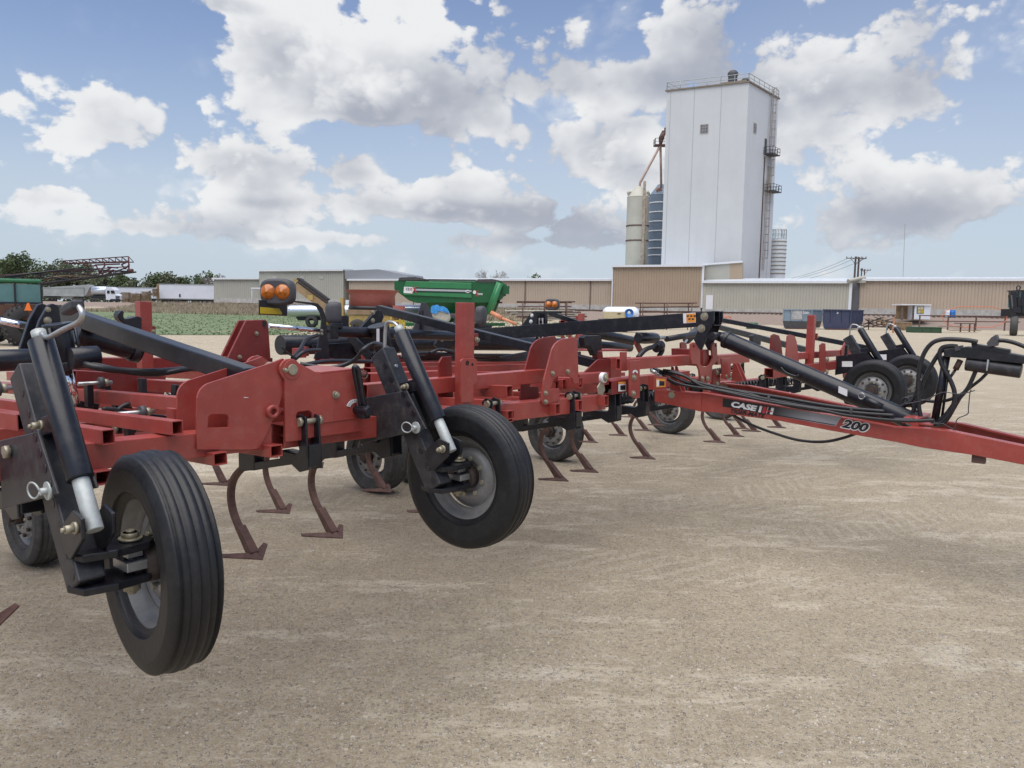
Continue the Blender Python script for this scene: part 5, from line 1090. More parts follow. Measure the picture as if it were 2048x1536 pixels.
# ---- shank assemblies
def shank_unit():
    """origin: front top of the clamp on the cross tube (s centre, t front face, z tube top)"""
    e = bpy.data.objects.new('shank', None); COL.objects.link(e); e.empty_display_size = .1
    g = MB()
    for sx_ in (-.040, .028): g.prism([(sx_, -.03, .035), (sx_, .02, .045), (sx_, .05, .02), (sx_, .02, -.12), (sx_, .09, -.19), (sx_, .02, -.22), (sx_, -.045, -.20), (sx_, -.035, -.06)], (.012, 0, 0))
    g.box((0, -.03, -.14), (.065, .04, .10)); g.box((0, .08, -.165), (.07, .20, .05)); g.build('clamp', 'black', e, .004)
    g = MB(); g.cyl((-.055, -.005, .012), (.055, -.005, .012), .012, n=12); g.cyl((-.06, -.005, .012), (-.045, -.005, .012), .022, n=6); g.cyl((.045, -.005, .012), (.06, -.005, .012), .022, n=6); g.build('clamp_bolt', 'bolt', e)
    a, b = Vector((0, -.01, -.155)), Vector((0, .52, -.275)); MB().beam(a, b, .055, .036).build('holder_bar', 'black', e, .004)
    sp0, sp1 = Vector((0, .10, -.065)), Vector((0, .46, -.15)); d = (sp1 - sp0); g = MB(); pts = []; n_ = 150; a_ = EX; b_ = d.normalized().cross(a_)
    for k in range(n_ + 1): t_ = k / n_; an = t_ * 2 * math.pi * 11; pts.append(sp0 + d * t_ + (a_ * math.cos(an) + b_ * math.sin(an)) * .042)
    g.tube(pts, .0095, 6); g.build('spring', 'black', e)
    MB().prism([(-.03, .40, -.27), (-.03, .40, -.12), (-.03, .48, -.10), (-.03, .54, -.16), (-.03, .54, -.29)], (.06, 0, 0)).build('spring_seat', 'black', e, .005)
    path = smooth_pts([(0, .47, -.25), (0, .56, -.29), (0, .640, -.36), (0, .665, -.45), (0, .635, -.54), (0, .565, -.62), (0, .505, -.67)], 6)
    g = MB(); wv = .018; th = .012; vs_ = []
    for i, p in enumerate(path):
        q0 = path[max(i - 1, 0)]; q1 = path[min(i + 1, len(path) - 1)]; d = (q1 - q0).normalized(); nn_ = EX.cross(d).normalized()
        vs_ += [p - EX * wv - nn_ * th, p + EX * wv - nn_ * th, p + EX * wv + nn_ * th, p - EX * wv + nn_ * th]
    fs = [(i * 4 + k, i * 4 + (k + 1) % 4, (i + 1) * 4 + (k + 1) % 4, (i + 1) * 4 + k) for i in range(len(path) - 1) for k in range(4)] + [(0, 1, 2, 3), tuple(len(vs_) - 4 + k for k in (3, 2, 1, 0))]
    g.add(vs_, fs); g.build('tine', 'rust', e, .004)
    # sweep: stem and a wide flat V blade, point forwards
    g = MB(); g.prism([(-.022, .605, -.590), (-.022, .570, -.578), (-.022, .45, -.690), (-.022, .46, -.706), (-.022, .505, -.703)], (.044, 0, 0))
    tip = Vector((0, .385, -.710)); 
    for sg in (-1, 1):
        w1, w2 = Vector((sg * .140, .56, -.703)), Vector((sg * .130, .585, -.699)); m0 = Vector((0, .455, -.692))
        g.add([tip, w1, w2, m0, tip - EZ * .009, w1 - EZ * .009, w2 - EZ * .009, m0 - EZ * .02], [(0, 1, 2, 3), (7, 6, 5, 4), (0, 4, 5, 1), (1, 5, 6, 2), (2, 6, 7, 3), (3, 7, 4, 0)])
    g.build('sweep', 'rust', e, .003)
    return e
sh0 = shank_unit(); first = True
front_s = [(-.25, .40), (.91, .47), (1.42, .50), (2.2, TF), (3.02, TF), (3.62, .56), (4.10, .60), (5.05, .60), (6.56, .60), (7.2, .66), (7.8, .70), (8.4, .62), (-1.1, TF)]
ranks = [(1.82, 1.58), (2.76, 1.62), (-.5, 1.5), (.6, 1.6), (2.12, 2.85), (3.15, 3.0), (6.27, 2.02), (7.06, 2.10), (7.73, 2.14), (8.43, 2.33), (9.51, 2.1), (8.73, 1.22), (9.22, 3.25), (3.27, 3.9), (.3, 2.9), (1.0, 3.9), (2.0, 3.9)]
for s_, t_ in front_s + ranks:
    o = sh0 if first else copy_tree(sh0); first = False; o.parent = cult
    z_ = (zf(s_) if s_ < 9.5 else 1.2) - PTCH * (t_ - TF) - (.085 if t_ > .9 else 0) ; o.location = (s_, t_, z_)

# ---- warning lights on folding arms
def lamp(x, y, D_w, D_h, Yd, face, panel=True, amber=True):
    """x,y px centre of housing, Yd machine t plane"""
    e = bpy.data.objects.new('warning_light', None); COL.objects.link(e); e.parent = cult; c = T(x, y, Yd); e.location = c; e.empty_display_size = .1
    rot = Matrix.Rotation(D2R(face), 3, 'Z'); ax = (rot @ EX, rot @ EY, EZ)
    g = MB(); n = 20
    prof = [(math.copysign(abs(math.cos(a)) ** .55, math.cos(a)) * D_w / 2, math.copysign(abs(math.sin(a)) ** .6, math.sin(a)) * D_h / 2) for a in [2 * math.pi * k / n for k in range(n)]]
    rings = [(-.055, .80), (-.05, .93), (-.02, 1.0), (.03, .96), (.06, .75), (.07, .4)]
    vs_ = [ax[0] * (px_ * f_) + ax[1] * dy + ax[2] * (pz_ * f_) for dy, f_ in rings for px_, pz_ in prof]
    g.add(vs_, [(i * n + k, i * n + (k + 1) % n, (i + 1) * n + (k + 1) % n, (i + 1) * n + k) for i in range(len(rings) - 1) for k in range(n)], True); g.add(vs_[:n] + vs_[-n:], [tuple(range(n)), tuple(range(n, 2 * n))[::-1]]); g.build('housing', 'dgrey', e)
    if amber:
        for sg in (-1, 1):
            g = MB(); g.lathe([(.001, -.030), (D_h * .16, -.018), (D_h * .25, -.010), (D_h * .285, .0)], ax[0] * (sg * D_w * .22) + ax[1] * -.055, ax[1], 20); g.build('lens', 'amber', e)
    return e
M['amber'] = mat('amber_lens', (.46, .13, .010), .12, vary=.45, vscale=45, spec=.7)
lamp(557.5, 584, .225, .175, 2.0, -58)
lamp(668, 626, .12, .185, 2.7, 60, amber=False)
lamp(961, 632, .14, .26, 4.2, 100, amber=False)
lamp(1105, 609, .20, .16, 3.9, -70)
tpoly('reflector_board', [(519, 600), (575, 603), (575, 632), (519, 629)], 2.02, .012, 'black', .003); tpoly('reflector', [(521, 614), (558, 617), (564, 625), (564, 629), (521, 627)], 2.008, .004, 'yellow', 0)
tpoly('reflector_board', [(652, 630), (698, 632), (698, 655), (652, 655)], 2.72, .012, 'black', .003); tpoly('reflector', [(654, 644), (674, 643), (680, 650), (680, 654), (654, 655)], 2.708, .004, 'yellow', 0)
arm = [(640, 716), (658, 716), (655, 668), (652, 640), (644, 622), (634, 611), (624, 607), (585, 604), (585, 601), (626, 603), (640, 607), (652, 619), (657, 636), (659, 665), (660, 720)]
tpoly('light_arm', [(629, 718), (660, 718), (657, 690), (654, 660), (653, 636), (646, 617), (636, 607), (624, 605), (585, 601), (585, 604), (622, 609), (634, 614), (641, 626), (644, 640), (642, 660), (636, 690)], 2.35, .014, 'black', .002)
for x, y in ((643.5, 661), (643.5, 667.5)): bolt(T(x, y, 2.35), (0, -1, 0), .009, .008)
tpoly('reflector_board', [(940, 650), (984, 650), (984, 664), (940, 666)], 4.25, .012, 'black', .003)
g = MB(); g.prism([T(x, y, 4.0) for x, y in [(843, 605), (853, 605), (868, 640), (868, 668), (822, 668), (833, 640)]], (0, .01, 0)); g.build('slow_sign_back', 'dgrey', cult, .003)
tpoly('sign_rib', [(843.5, 621), (848, 621), (848, 670), (843.5, 670)], 3.96, .03, 'black', .002)
# ---- red uprights on the rear frame
restpost(598, 611, 697, 716, 2.6, False)
restpost(1162, 1172, 627, 700, 4.6, False)

# ---- adjusters, brackets and small fittings between the rails of the near wing
def adjuster(px, py, t, d=(1, -.1, 0), ln=.14):
    q = T(px, py, t); d = Vector(d).normalized(); MB().cyl(q - d * ln, q + d * .02, .010, n=10).build('adjuster_rod', 'steel', cult); MB().cyl(q - d * .02, q, .020, n=6).build('adjuster_nut', 'bolt', cult); MB().cyl(q - d * .045, q - d * .022, .030, n=16).build('adjuster_washer', 'dgrey', cult)
    MB().box(q - d * (ln * .6) + Vector((0, .02, -.06)), (.03, .05, .12)).build('adjuster_bracket', 'black', cult, .004)
adjuster(300, 823, 1.1); adjuster(216, 765, 1.7); adjuster(14, 776, 1.0); adjuster(120, 843, 1.3)
tpoly('gusset', [(343, 817), (359, 818), (361, 853), (345, 853)], .66, .05, 'red', .003); MB().cyl(T(352, 840, .659), T(352, 840, .659) + EY * .003, .008, n=12).build('plate_hole', 'void', cult)
for pts, t_, m_ in (([(283, 757), (294, 757), (295, 792), (285, 791)], 1.7, 'blackdust'), ([(352, 770), (370, 772), (373, 797), (350, 794)], 1.4, 'black'), ([(210, 772), (221, 770), (224, 782), (212, 783)], 1.8, 'black'), ([(176, 768), (184, 768), (185, 778), (176, 778)], 1.9, 'void'), ([(228, 802), (262, 806), (266, 818), (232, 816)], 1.6, 'black'), ([(150, 800), (200, 808), (196, 824), (155, 816)], 1.9, 'black'), ([(300, 828), (340, 832), (338, 842), (298, 838)], 1.3, 'black')):
    tpoly('bracket', pts, t_, .05, m_, .003)
for pts in ([(230, 826), (246, 812), (262, 808), (280, 810), (288, 818)], [(205, 818), (235, 820), (270, 830), (320, 836)]): MB().tube(smooth_pts([T(x, y, 1.35) for x, y in pts], 6), .012, 8).build('hose', 'hose', cult)
ft(150, 741, 330, 752, 2.0, .09, .12, 'cross_tube', 'shaded_dark_red')
tpoly('scratch', [(487, 794.2), (497, 794.6), (497, 795.4), (489, 795.8)], .4868, .001, 'white', 0)
# ---- hoses
def hose(pts, r=.0115, n=8, name='hose', m='hose'): return MB().tube(smooth_pts(pts, 7), r, n).build(name, m, cult)
hose([T(137, 665, 1.7), T(142, 700, 1.6), T(158, 722, 1.5), T(195, 735, 1.4), T(255, 742, 1.4), T(330, 742, 1.4), T(420, 732, 1.5)], .016)
hose([T(155, 728, 1.5), T(190, 730, 1.45), T(250, 743, 1.4), T(310, 748, 1.4), T(370, 739, 1.4), T(430, 733, 1.5)], .014)
hose([T(560, 740, 1.6), T(640, 724, 1.8), T(690, 722, 1.9), T(760, 724, 2.0)], .014)
hose([T(600, 728, 1.3), T(660, 736, 1.2), T(706, 722, 1.1), T(726, 700, 1.0), T(746, 688, 1.0), T(764, 690, .9), T(783, 702, .8)], .013)
hose([T(585, 716, 2.0), T(600, 700, 2.1), T(612, 680, 2.2), T(635, 670, 2.3)], .014); hose([T(588, 720, 2.0), T(610, 703, 2.0), T(640, 700, 2.1)], .014)
hose([T(563, 693, 1.9), T(575, 706, 1.9), T(592, 716, 1.9)], .006)
rh = random.Random(5)
for k in range(7):
    z0 = 706 + k * 1.7; hose([T(800 + k * 6, 714 + rh.uniform(-3, 3), 1.9 + .03 * k), T(840, z0 + rh.uniform(-4, 2), 1.9 + .03 * k), T(890, z0 + rh.uniform(-4, 3), 1.95), T(950, z0 + 2 + rh.uniform(-2, 2), 2.0 + .02 * k), T(1010, z0 + 3 + rh.uniform(-2, 2), 2.05), T(1090, z0 + 3 + rh.uniform(-2, 2), 2.1), T(1160, z0 - 1, 2.2)], .013)
hose([T(860, 706, 1.9), T(880, 699, 1.9), T(905, 704, 1.95), T(940, 712, 2.0)], .013); hose([T(1000, 716, 1.9), T(1050, 706, 1.9), T(1090, 702, 2.0)], .012)
# hoses running down the tongue
def TC(px, py, o): return tcol(px, py - (6.5 if py > 770 and o > 0 else 0)) + nT * o
hp = [[(1304, 738), (1330, 752), (1350, 766), (1372, 775), (1430, 781), (1480, 790), (1560, 806), (1640, 818), (1700, 826), (1780, 838)], [(1310, 736), (1345, 750), (1378, 764), (1410, 776), (1470, 786), (1560, 800), (1640, 814), (1700, 822), (1770, 828)],
      [(1330, 740), (1360, 745), (1390, 760), (1420, 776), (1500, 793), (1560, 812), (1620, 824), (1700, 833), (1760, 842), (1830, 845)], [(1340, 742), (1375, 752), (1402, 768), (1432, 783), (1520, 800), (1600, 816), (1700, 829), (1790, 836)], [(1320, 742), (1352, 762), (1385, 778), (1440, 786), (1540, 808), (1640, 824), (1700, 836), (1800, 846), (1870, 845)]]
for k, l_ in enumerate(hp): hose([TC(x, y, .03 + .006 * k) + (Vector((0, 0, .0))) for x, y in l_], .0125)
for x, y in ((1434, 782), (1541, 803), (1705, 826)): q = TC(x, y, .045); MB().box(q, (.035, .02, .045)).build('hose_tie', 'dgrey', cult, .006)
for x, y in ((1307, 740), (1316, 744)): MB().cyl(TC(x, y, .05), TC(x + 14, y + 7, .05), .016, n=10).build('fitting', 'steel', cult)
hose([TC(1455, 828, -.06), TC(1490, 850, -.1), TC(1540, 872, -.15), TC(1590, 886, -.15), TC(1640, 888, -.12), TC(1680, 880, -.1), TC(1712, 868, -.05)], .011)
# hose stand on the tongue with a long stowage tray
cs = 5.03
def C(px, py, s=cs): return S(px, py, s)
MB().cyl(C(1870, 838), C(1893, 712), .026, n=16).build('hose_stand', 'black', cult)
MB().cyl(C(1884, 834), C(1897, 740), .009, n=8).build('stand_brace', 'black', cult)
def sbox(pts, th=.10, m='black', name='tray', s=cs - .05, bevel=.006): return MB().prism([S(x, y, s) for x, y in pts], (th, 0, 0)).build(name, m, cult, bevel)
sbox([(1886, 698), (1935, 693), (2000, 703), (2110, 722), (2110, 734), (1925, 716), (1888, 714)], .09)
sbox([(1942, 686), (2020, 699), (2020, 711), (1944, 700)], .07, 'black', 'tray_cover')
a, b = S(1932, 727, cs), S(2043, 742, cs); MB().cyl(a, b, .050, n=24).build('stowage_tube', 'blackdust', cult, .006)
sbox([(1909, 693), (1921, 691), (1921, 700), (1910, 703)], .11, 'dgrey', 'hose_clip', cs - .06, .002)
sbox([(1973, 686), (1982, 675), (1992, 669), (1996, 679), (1993, 692), (1976, 694)], .09, 'dgrey', 'hose_clip', cs - .06, .003)
sbox([(1974.5, 719), (1978, 720), (1974.5, 742), (1972, 741)], .012, 'galv', 'strap_band', cs - .075, 0)
MB().cyl(C(1911, 739), C(1921, 720), .02, n=12).build('handle', 'rust', cult); MB().cyl(C(1895, 763), C(1911, 739), .010, n=8).build('cable_end', 'hose', cult)
hb_ = [[(1845, 848), (1838, 815), (1836, 770), (1843, 720), (1860, 690), (1885, 679), (1930, 680), (1955, 684)],
       [(1830, 846), (1862, 850), (1886, 842), (1905, 815), (1909, 785), (1898, 755), (1884, 730), (1879, 710), (1884, 696), (1900, 692), (1915, 693)],
       [(1800, 846), (1820, 835), (1838, 790), (1850, 755), (1868, 722), (1880, 705), (1892, 697), (1912, 694)],
       [(1850, 849), (1885, 835), (1910, 805), (1935, 777), (1955, 735), (1975, 705), (1990, 685), (2005, 681), (2030, 686), (2060, 698)],
       [(1720, 826), (1780, 822), (1815, 806), (1828, 795), (1840, 760)], [(1860, 850), (1890, 845), (1925, 790), (1960, 760), (1975, 745)],
       [(1700, 828), (1760, 836), (1795, 822), (1830, 802), (1880, 803), (1915, 793), (1940, 775)], [(1808, 812), (1806, 800), (1815, 797), (1830, 820), (1860, 838), (1890, 838)]]
for k, l_ in enumerate(hb_): hose([S(x, y, cs - .06 + .02 * k) for x, y in l_], (.0155, .0155, .015, .014, .013, .011, .012, .010)[k])
hose([S(x, y, cs - .08) for x, y in [(1865, 842), (1875, 848), (1885, 847), (1900, 855), (1909, 857), (1915, 838), (1935, 828), (1937, 815), (1940, 785), (1943, 780)]], .0035, 6, 'wire', 'dgrey')
hose([S(x, y, cs - .08) for x, y in [(1810, 808), (1850, 800), (1885, 785), (1920, 788), (1950, 781)]], .0035, 6, 'wire', 'dgrey')
hose([TC(1800, 860, -.12), TC(1808, 852, -.1), TC(1822, 860, -.1), TC(1830, 866, -.1)], .012)
g = MB(); a, b = S(1730, 798, 4.98), S(1765, 815, 4.98); g.cyl(a, b, .028, n=14); g.build('parking_strut', 'black', cult); MB().cyl(b, S(1790, 826, 4.98), .012, n=8).build('strut_rod', 'blackdust', cult)
MB().tube([S(1723 + 6 * math.cos(a), 792 + 6 * math.sin(a), 4.96) for a in [k * .42 for k in range(16)]], .004, 6).build('pin_ring', 'steel', cult)

# ---- right wing details: end sheet, posts behind the far gauge wheels, arm stickers
tpoly('wing_end_plate', [(1688, 756), (1682, 700), (1692, 682), (1698, 680), (1716, 700), (1722, 745)], .55, .014, 'red', .003)
for x, y in ((1654, 719), (1653, 744)): bolt(T(x, y, .488), (0, -1, 0), .026, .014)
for (x, y) in ((1680, 722.5), (1748, 709)):
    s_ = 8.085 if x < 1700 else 9.835; q = [S(a, b, s_) for a, b in ((x + 4, y), (x + 25, y), (x + 25, y + 11), (x + 4, y + 11))]; MB().prism(q, (.001, 0, 0)).build('sticker', 'white', cult)
MB().beam(S(1692, 712, 8.0), S(1694, 690, 8.0), .05, .03, EY).build('stop_arm', 'black', cult, .003)
# ================================================================ YARD OBJECTS BEHIND THE MACHINE
def mp(Y): return Y / F                       # metres per photo pixel at depth Y
def gz(px, py_, Y): p = at(px, py_, Y); return Vector((p.x, p.y, zg(p.x, p.y)))
XV = Vector((1, 0, 0)); YV = Vector((0, 1, 0))
def fpoly(pts, Y, th=.1): return MB().prism([at(x, y, Y) for x, y in pts], (0, th, 0))
def wheelY(g, c, r, wd, ax=XV, n=28):
    g.lathe([(r * .45, -wd / 2), (r * .6, -wd * .5), (r * .9, -wd * .48), (r, -wd * .3), (r, wd * .3), (r * .9, wd * .48), (r * .6, wd * .5), (r * .45, wd / 2)], c, ax, n); return g
M['green'] = mat('green_machine_paint', (.010, .10, .032), .35, vary=.12, vscale=2, dust=.12, dustcol=(.12, .16, .10))
M['palegreen'] = mat('pale_green_panel', (.035, .20, .075), .3, vary=.08, vscale=2)
M['tractorgreen'] = mat('tractor_green_paint', (.02, .14, .06), .4, vary=.15, vscale=3)
M['yel'] = mat('faded_yellow_paint', (.42, .30, .10), .55, vary=.2, vscale=3, dust=.35, dustcol=(.25, .17, .10))
M['bright_y'] = mat('yellow_paint', (.55, .40, .05), .45, vary=.15, vscale=3)
M['tub'] = mat('sun_faded_red_paint', (.34, .10, .085), .6, vary=.15, vscale=2, dust=.3, dustcol=(.35, .22, .19))
M['belt'] = mat('rubber_belt', (.06, .055, .055), .7, vary=.2)
M['silv'] = mat('polished_aluminium', (.62, .66, .72), .28, metal=.75, vary=.08, vscale=1)
M['smv'] = mat('orange_sign', (.85, .18, .02), .5, vary=.05)
M['cabglass'] = mat('tinted_cab_glass', (.10, .21, .21), .10, vary=.15, vscale=1.5)
M['whitep'] = mat('white_vehicle_paint', (.68, .71, .76), .45, vary=.05, vscale=.6, dust=.12, dustcol=(.4, .36, .3))
M['alum'] = mat('dull_aluminium', (.40, .41, .40), .45, metal=.4, vary=.15, vscale=.7, dust=.3, dustcol=(.3, .27, .22))
M['dblue'] = mat('light_blue_grey_steel', (.22, .29, .36), .6, vary=.15, vscale=1.5, dust=.35, dustcol=(.15, .11, .09))
M['dnavy'] = mat('navy_steel', (.045, .055, .11), .6, vary=.15, vscale=1.5, dust=.3, dustcol=(.14, .11, .10))
M['pallet'] = mat('pallet_wood', (.26, .18, .11), .85, vary=.35, vscale=1.5)
M['beigebox'] = mat('beige_box', (.52, .44, .27), .55, vary=.1)
M['blue'] = mat('blue_plastic', (.03, .16, .48), .4, vary=.2, vscale=6)
M['orangep'] = mat('orange_paint', (.62, .16, .08), .5, vary=.12)
M['tyrefar'] = mat('worn_tyre', (.045, .042, .042), .8, vary=.2)

# ---- green tractor at the left edge, seen from behind
Yt = 30.5; tb = gz(45, 692, Yt); e = empty('tractor', (tb.x, tb.y, 0), 0, 'green tractor with tinted cab and orange triangle at the left edge', 'tractor')
def tp(px, py, dy=0.): p = at(px, py, Yt); return Vector((p.x, p.y + dy, p.z))
def pbox(px0, py0, px1, py1, dy0, dy1, Y=Yt):
    a = at(px0, py0, Y); b = at(px1, py1, Y); g = MB()
    if Y == Yt:                       # the tractor stands turned, heading straight away from the yard's corner
        dv = Vector((math.sin(-.56), math.cos(-.56), 0)); c = Vector(((a.x + b.x) / 2, Y, (a.z + b.z) / 2)) + dv * ((dy0 + dy1) / 2); return g.box(c, (abs(b.x - a.x) * math.cos(.56), abs(dy1 - dy0), abs(a.z - b.z)), (Vector((dv.y, -dv.x, 0)), dv, Vector((0, 0, 1))))
    g.box(((a.x + b.x) / 2, Y + (dy0 + dy1) / 2, (a.z + b.z) / 2), (abs(b.x - a.x), abs(dy1 - dy0), abs(a.z - b.z))); return g
put(e, pbox(-42, 556, 84, 566, -.1, 1.7).build('cab_roof', 'tractorgreen', None, .06), pbox(-30, 567, 82, 606, .0, 1.5).build('cab_glass', 'cabglass'))
for x0, x1 in ((-34, -29), (27, 33), (80, 86)): put(e, pbox(x0, 565, x1, 610, -.06, .05).build('cab_pillar', 'ink', None, .01))
put(e, pbox(-34, 603, 86, 609, -.08, 1.5).build('cab_sill', 'ink'), pbox(-15, 608, 82, 640, .0, 1.4).build('rear_body', mat('brown_red_body', (.10, .045, .03), .7)), pbox(0, 640, 66, 668, .1, 2.4).build('transmission', mat('dirty_green', (.03, .06, .03), .7)), pbox(-10, 560, 78, 565, 1.7, 4.2).build('hood', 'tractorgreen'))  # rear body in one even dark brown-red
g = MB(); g.prism([tp(53, 621, -.15), tp(69, 621, -.15), tp(66, 617, -.15), tp(62.5, 606, -.15), tp(59, 606, -.15), tp(55, 617, -.15)], (0, .02, 0)); put(e, g.build('warning_triangle', 'smv'))
for cx_, rr_ in ((38, 41), (104, 41), (-40, 41)):
    c = Vector((tp(cx_, 650).x, Yt + .3, rr_ * mp(Yt))); g = wheelY(MB(), c, rr_ * mp(Yt), .55, Vector((.85, -.53, 0)), 40)
    for k in range(24):
        a = k * math.pi / 12
        for sd_ in (-1, 1): 
            r_ = rr_ * mp(Yt); fz = Vector((.53, .85, 0)); g.beam(c + fz * (r_ * math.cos(a)) + Zv * (r_ * math.sin(a)), c + Vector((.85, -.53, 0)) * (sd_ * .27) + fz * (r_ * math.cos(a + .22)) + Zv * (r_ * math.sin(a + .22)), .05, .07, fz * math.cos(a) + Zv * math.sin(a))
    w_ = g.build('tyre', 'tyrefar'); g = MB(); g.lathe([(.55, -.1), (.50, 0), (.1, .02), (.01, .02)], c - XV * .2, Vector((.85, -.53, 0)), 24); put(e, w_, g.build('rim', 'bright_y'))
g = MB(); g.tube([tp(60, 690 - 40, -.3), tp(72, 648, -.4), tp(90, 646, -.4)], .03, 6); g.box(tp(8, 606, -.1), (.12, .1, .2)); put(e, g.build('light_bracket', 'ink'))

# ---- folded sprayer boom reaching in from the left
Yb = 33.0; M['boomred'] = mat('faded_boom_red', (.075, .022, .026), .6, vary=.2); e = empty('sprayer_boom', (-24, Yb, 0), 0, 'long black and red folded sprayer boom stretching above the tractor cab', 'sprayer boom')
def B_(px, py, dy=0): p = at(px, py, Yb); return Vector((p.x, p.y + dy, p.z))
def truss(pts_top, pts_bot, r, name, m, n, dy=.0):
    g = MB(); g.cyl(B_(*pts_top[0]), B_(*pts_top[1]), r, n=6); g.cyl(B_(*pts_bot[0]), B_(*pts_bot[1]), r, n=6); g.cyl(B_(*pts_bot[0], .45), B_(*pts_bot[1], .45), r, n=6)
    for k in range(n + 1):
        f_ = k / n; a = B_(*pts_top[0]).lerp(B_(*pts_top[1]), f_); b = B_(*pts_bot[0]).lerp(B_(*pts_bot[1]), f_); g.cyl(a, b, r * .8, n=5); g.cyl(a, b + Vector((0, .45, 0)), r * .7, n=5)
        if k < n: b2 = B_(*pts_bot[0]).lerp(B_(*pts_bot[1]), (k + 1) / n); g.cyl(a, b2, r * .6, n=5)
    put(e, g.build(name, m))
truss(((-160, 572), (150, 537)), ((-160, 600), (262, 543)), .035, 'lower_truss', 'ink', 7)
truss(((-60, 555), (259, 533)), ((-60, 585), (200, 552)), .022, 'lower_truss', 'boomred', 9)
truss(((125, 522), (257, 513)), ((128, 526.5), (257, 523)), .022, 'upper_truss', 'boomred', 10)
g = MB()
for a, b in (((257, 513), (258, 540)), ((257, 523), (243, 529)), ((243, 529), (250, 538)), ((250, 538), (259, 529)), ((192, 531), (200, 545)), ((200, 545), (210, 531)), ((210, 531), (207, 522)), ((190, 530), (240, 528)), ((200, 547), (228, 540)), ((215, 534), (236, 536)), ((160, 524), (176, 533)), ((176, 533), (192, 531))): g.cyl(B_(*a), B_(*b), .032, n=6)
g.cyl(B_(255, 541), B_(266, 541), .07, n=8); put(e, g.build('fold_joint', 'boomred'))
g = MB(); g.tube([B_(60, 573), B_(120, 552), B_(200, 552), B_(250, 545)], .014, 5); g.tube([B_(80, 560), B_(110, 553), B_(140, 551)], .02, 5); put(e, g.build('spray_hose', 'pallet'))
g = MB(); g.cyl(Vector((-24.5, Yb, 0)), Vector((-24.5, Yb, 2.9)), .09, n=8); g.beam(Vector((-24.5, Yb, 2.6)), B_(-160, 585), .1, .1); put(e, g.build('boom_stand', 'ink'))

# ---- vehicles and stacks on the railway side
zr = 1.55
def box_trailer(px0, px1, pyt, pyb, Y, name, label, m, doors=True, wheelspx=(), pyw=605, th=2.5):
    a, b = at(px0, pyt, Y), at(px1, pyb, Y); e = empty(name, ((a.x + b.x) / 2, Y, zg((a.x + b.x) / 2, Y)), 0, label, 'trailer')
    c = Vector(((a.x + b.x) / 2, Y + th / 2, (a.z + b.z) / 2)); g = MB(); g.box(c, (b.x - a.x, th, a.z - b.z)); put(e, g.build('body', m, None, .05))
    g = MB(); g.box((c.x, Y - .02, a.z), (b.x - a.x + .06, .12, .14)); g.box((c.x, Y - .02, b.z), (b.x - a.x + .06, .12, .22)); put(e, g.build('rail_trim', 'alum'))
    g = MB(); g.box((c.x, Y + th / 2, b.z - .25), (b.x - a.x - .4, .9, .3)); put(e, g.build('chassis', 'ink'))
    for wx in wheelspx:
        wc = at(wx, pyw - 4, Y); g = wheelY(MB(), Vector((wc.x, Y + .3, zg(wc.x, Y) + .52)), .52, .5, YV, 18); put(e, g.build('wheel', 'tyrefar'))
    return e
bt = box_trailer(318, 445, 568, 599, 168, 'box_trailer', 'long plain white box trailer parked at the end of the low building', 'whitep', wheelspx=(326, 336, 352, 357), pyw=606)
put(bt, fpoly([(313, 568), (318, 568), (318, 599), (313, 599)], 168, 2.4).build('open_door', 'pallet'), fpoly([(428, 568.5), (429, 568.5), (429, 599), (428, 599)], 167.95, .03).build('panel_joint', 'alum'), fpoly([(358, 588), (361, 588), (361, 594), (358, 594)], 167.9, .06).build('hatch', 'dgrey'), fpoly([(441, 593), (444, 593), (444, 598), (441, 598)], 167.9, .06).build('marker', 'redink'), fpoly([(404, 600), (406, 600), (406, 608), (404, 608)], 168.5, .2).build('landing_leg', 'ink'))
box_trailer(200, 312, 574, 597, 190, 'box_trailer', 'long white trailer half hidden behind the lumber stacks', 'whitep')
gt = box_trailer(86, 168, 575, 592, 172, 'grain_trailer', 'dull aluminium grain trailer behind the tractor cab', 'alum', wheelspx=(152, 162, 100, 108), pyw=603)
put(gt, fpoly([(86, 575), (165, 570), (176, 569), (180, 574), (172, 590), (168, 592), (168, 575)], 172.2, 2.2).build('end_slope', 'alum'), fpoly([(120, 592), (150, 592), (142, 598), (128, 598)], 172.5, 1.5).build('hopper', 'alum'))
e = empty('tank_truck', (at(205, 600, 170).x, 170, 1.6), 0, 'small truck with bright aluminium tank and white cab', 'truck')
a, b = at(182, 582, 170), at(210, 582, 170); g = MB(); g.cyl(Vector((a.x, 171, a.z)), Vector((b.x, 171, b.z)), 1.05, n=24); put(e, g.build('tank', 'silv'))
put(e, fpoly([(210, 575), (222, 574), (229, 580), (231, 588), (239, 591), (240, 600), (212, 600)], 169.6, 2.2).build('cab', 'whitep', None, .05), fpoly([(214, 581), (219, 581), (219, 587), (214, 587)], 169.52, .05).build('side_window', 'ink'), fpoly([(221, 581), (228, 581), (230, 587), (222, 587)], 169.5, .05).build('windscreen', 'ink'), fpoly([(231, 592), (239, 592), (239, 597), (231, 597)], 169.5, .06).build('grille', 'dgrey'), fpoly([(220, 598), (240, 598), (240, 602), (222, 602)], 169.45, .2).build('bumper', 'ink'), fpoly([(182, 592), (212, 592), (212, 597), (182, 597)], 170, 1.4).build('chassis', 'ink'))
for wx in (190, 217, 184): c = at(wx, 600, 169.8); put(e, wheelY(MB(), Vector((c.x, 169.9, zg(c.x, 170) + .5)), .5, .4, YV, 18).build('wheel', 'tyrefar'))
rl = random.Random(9)
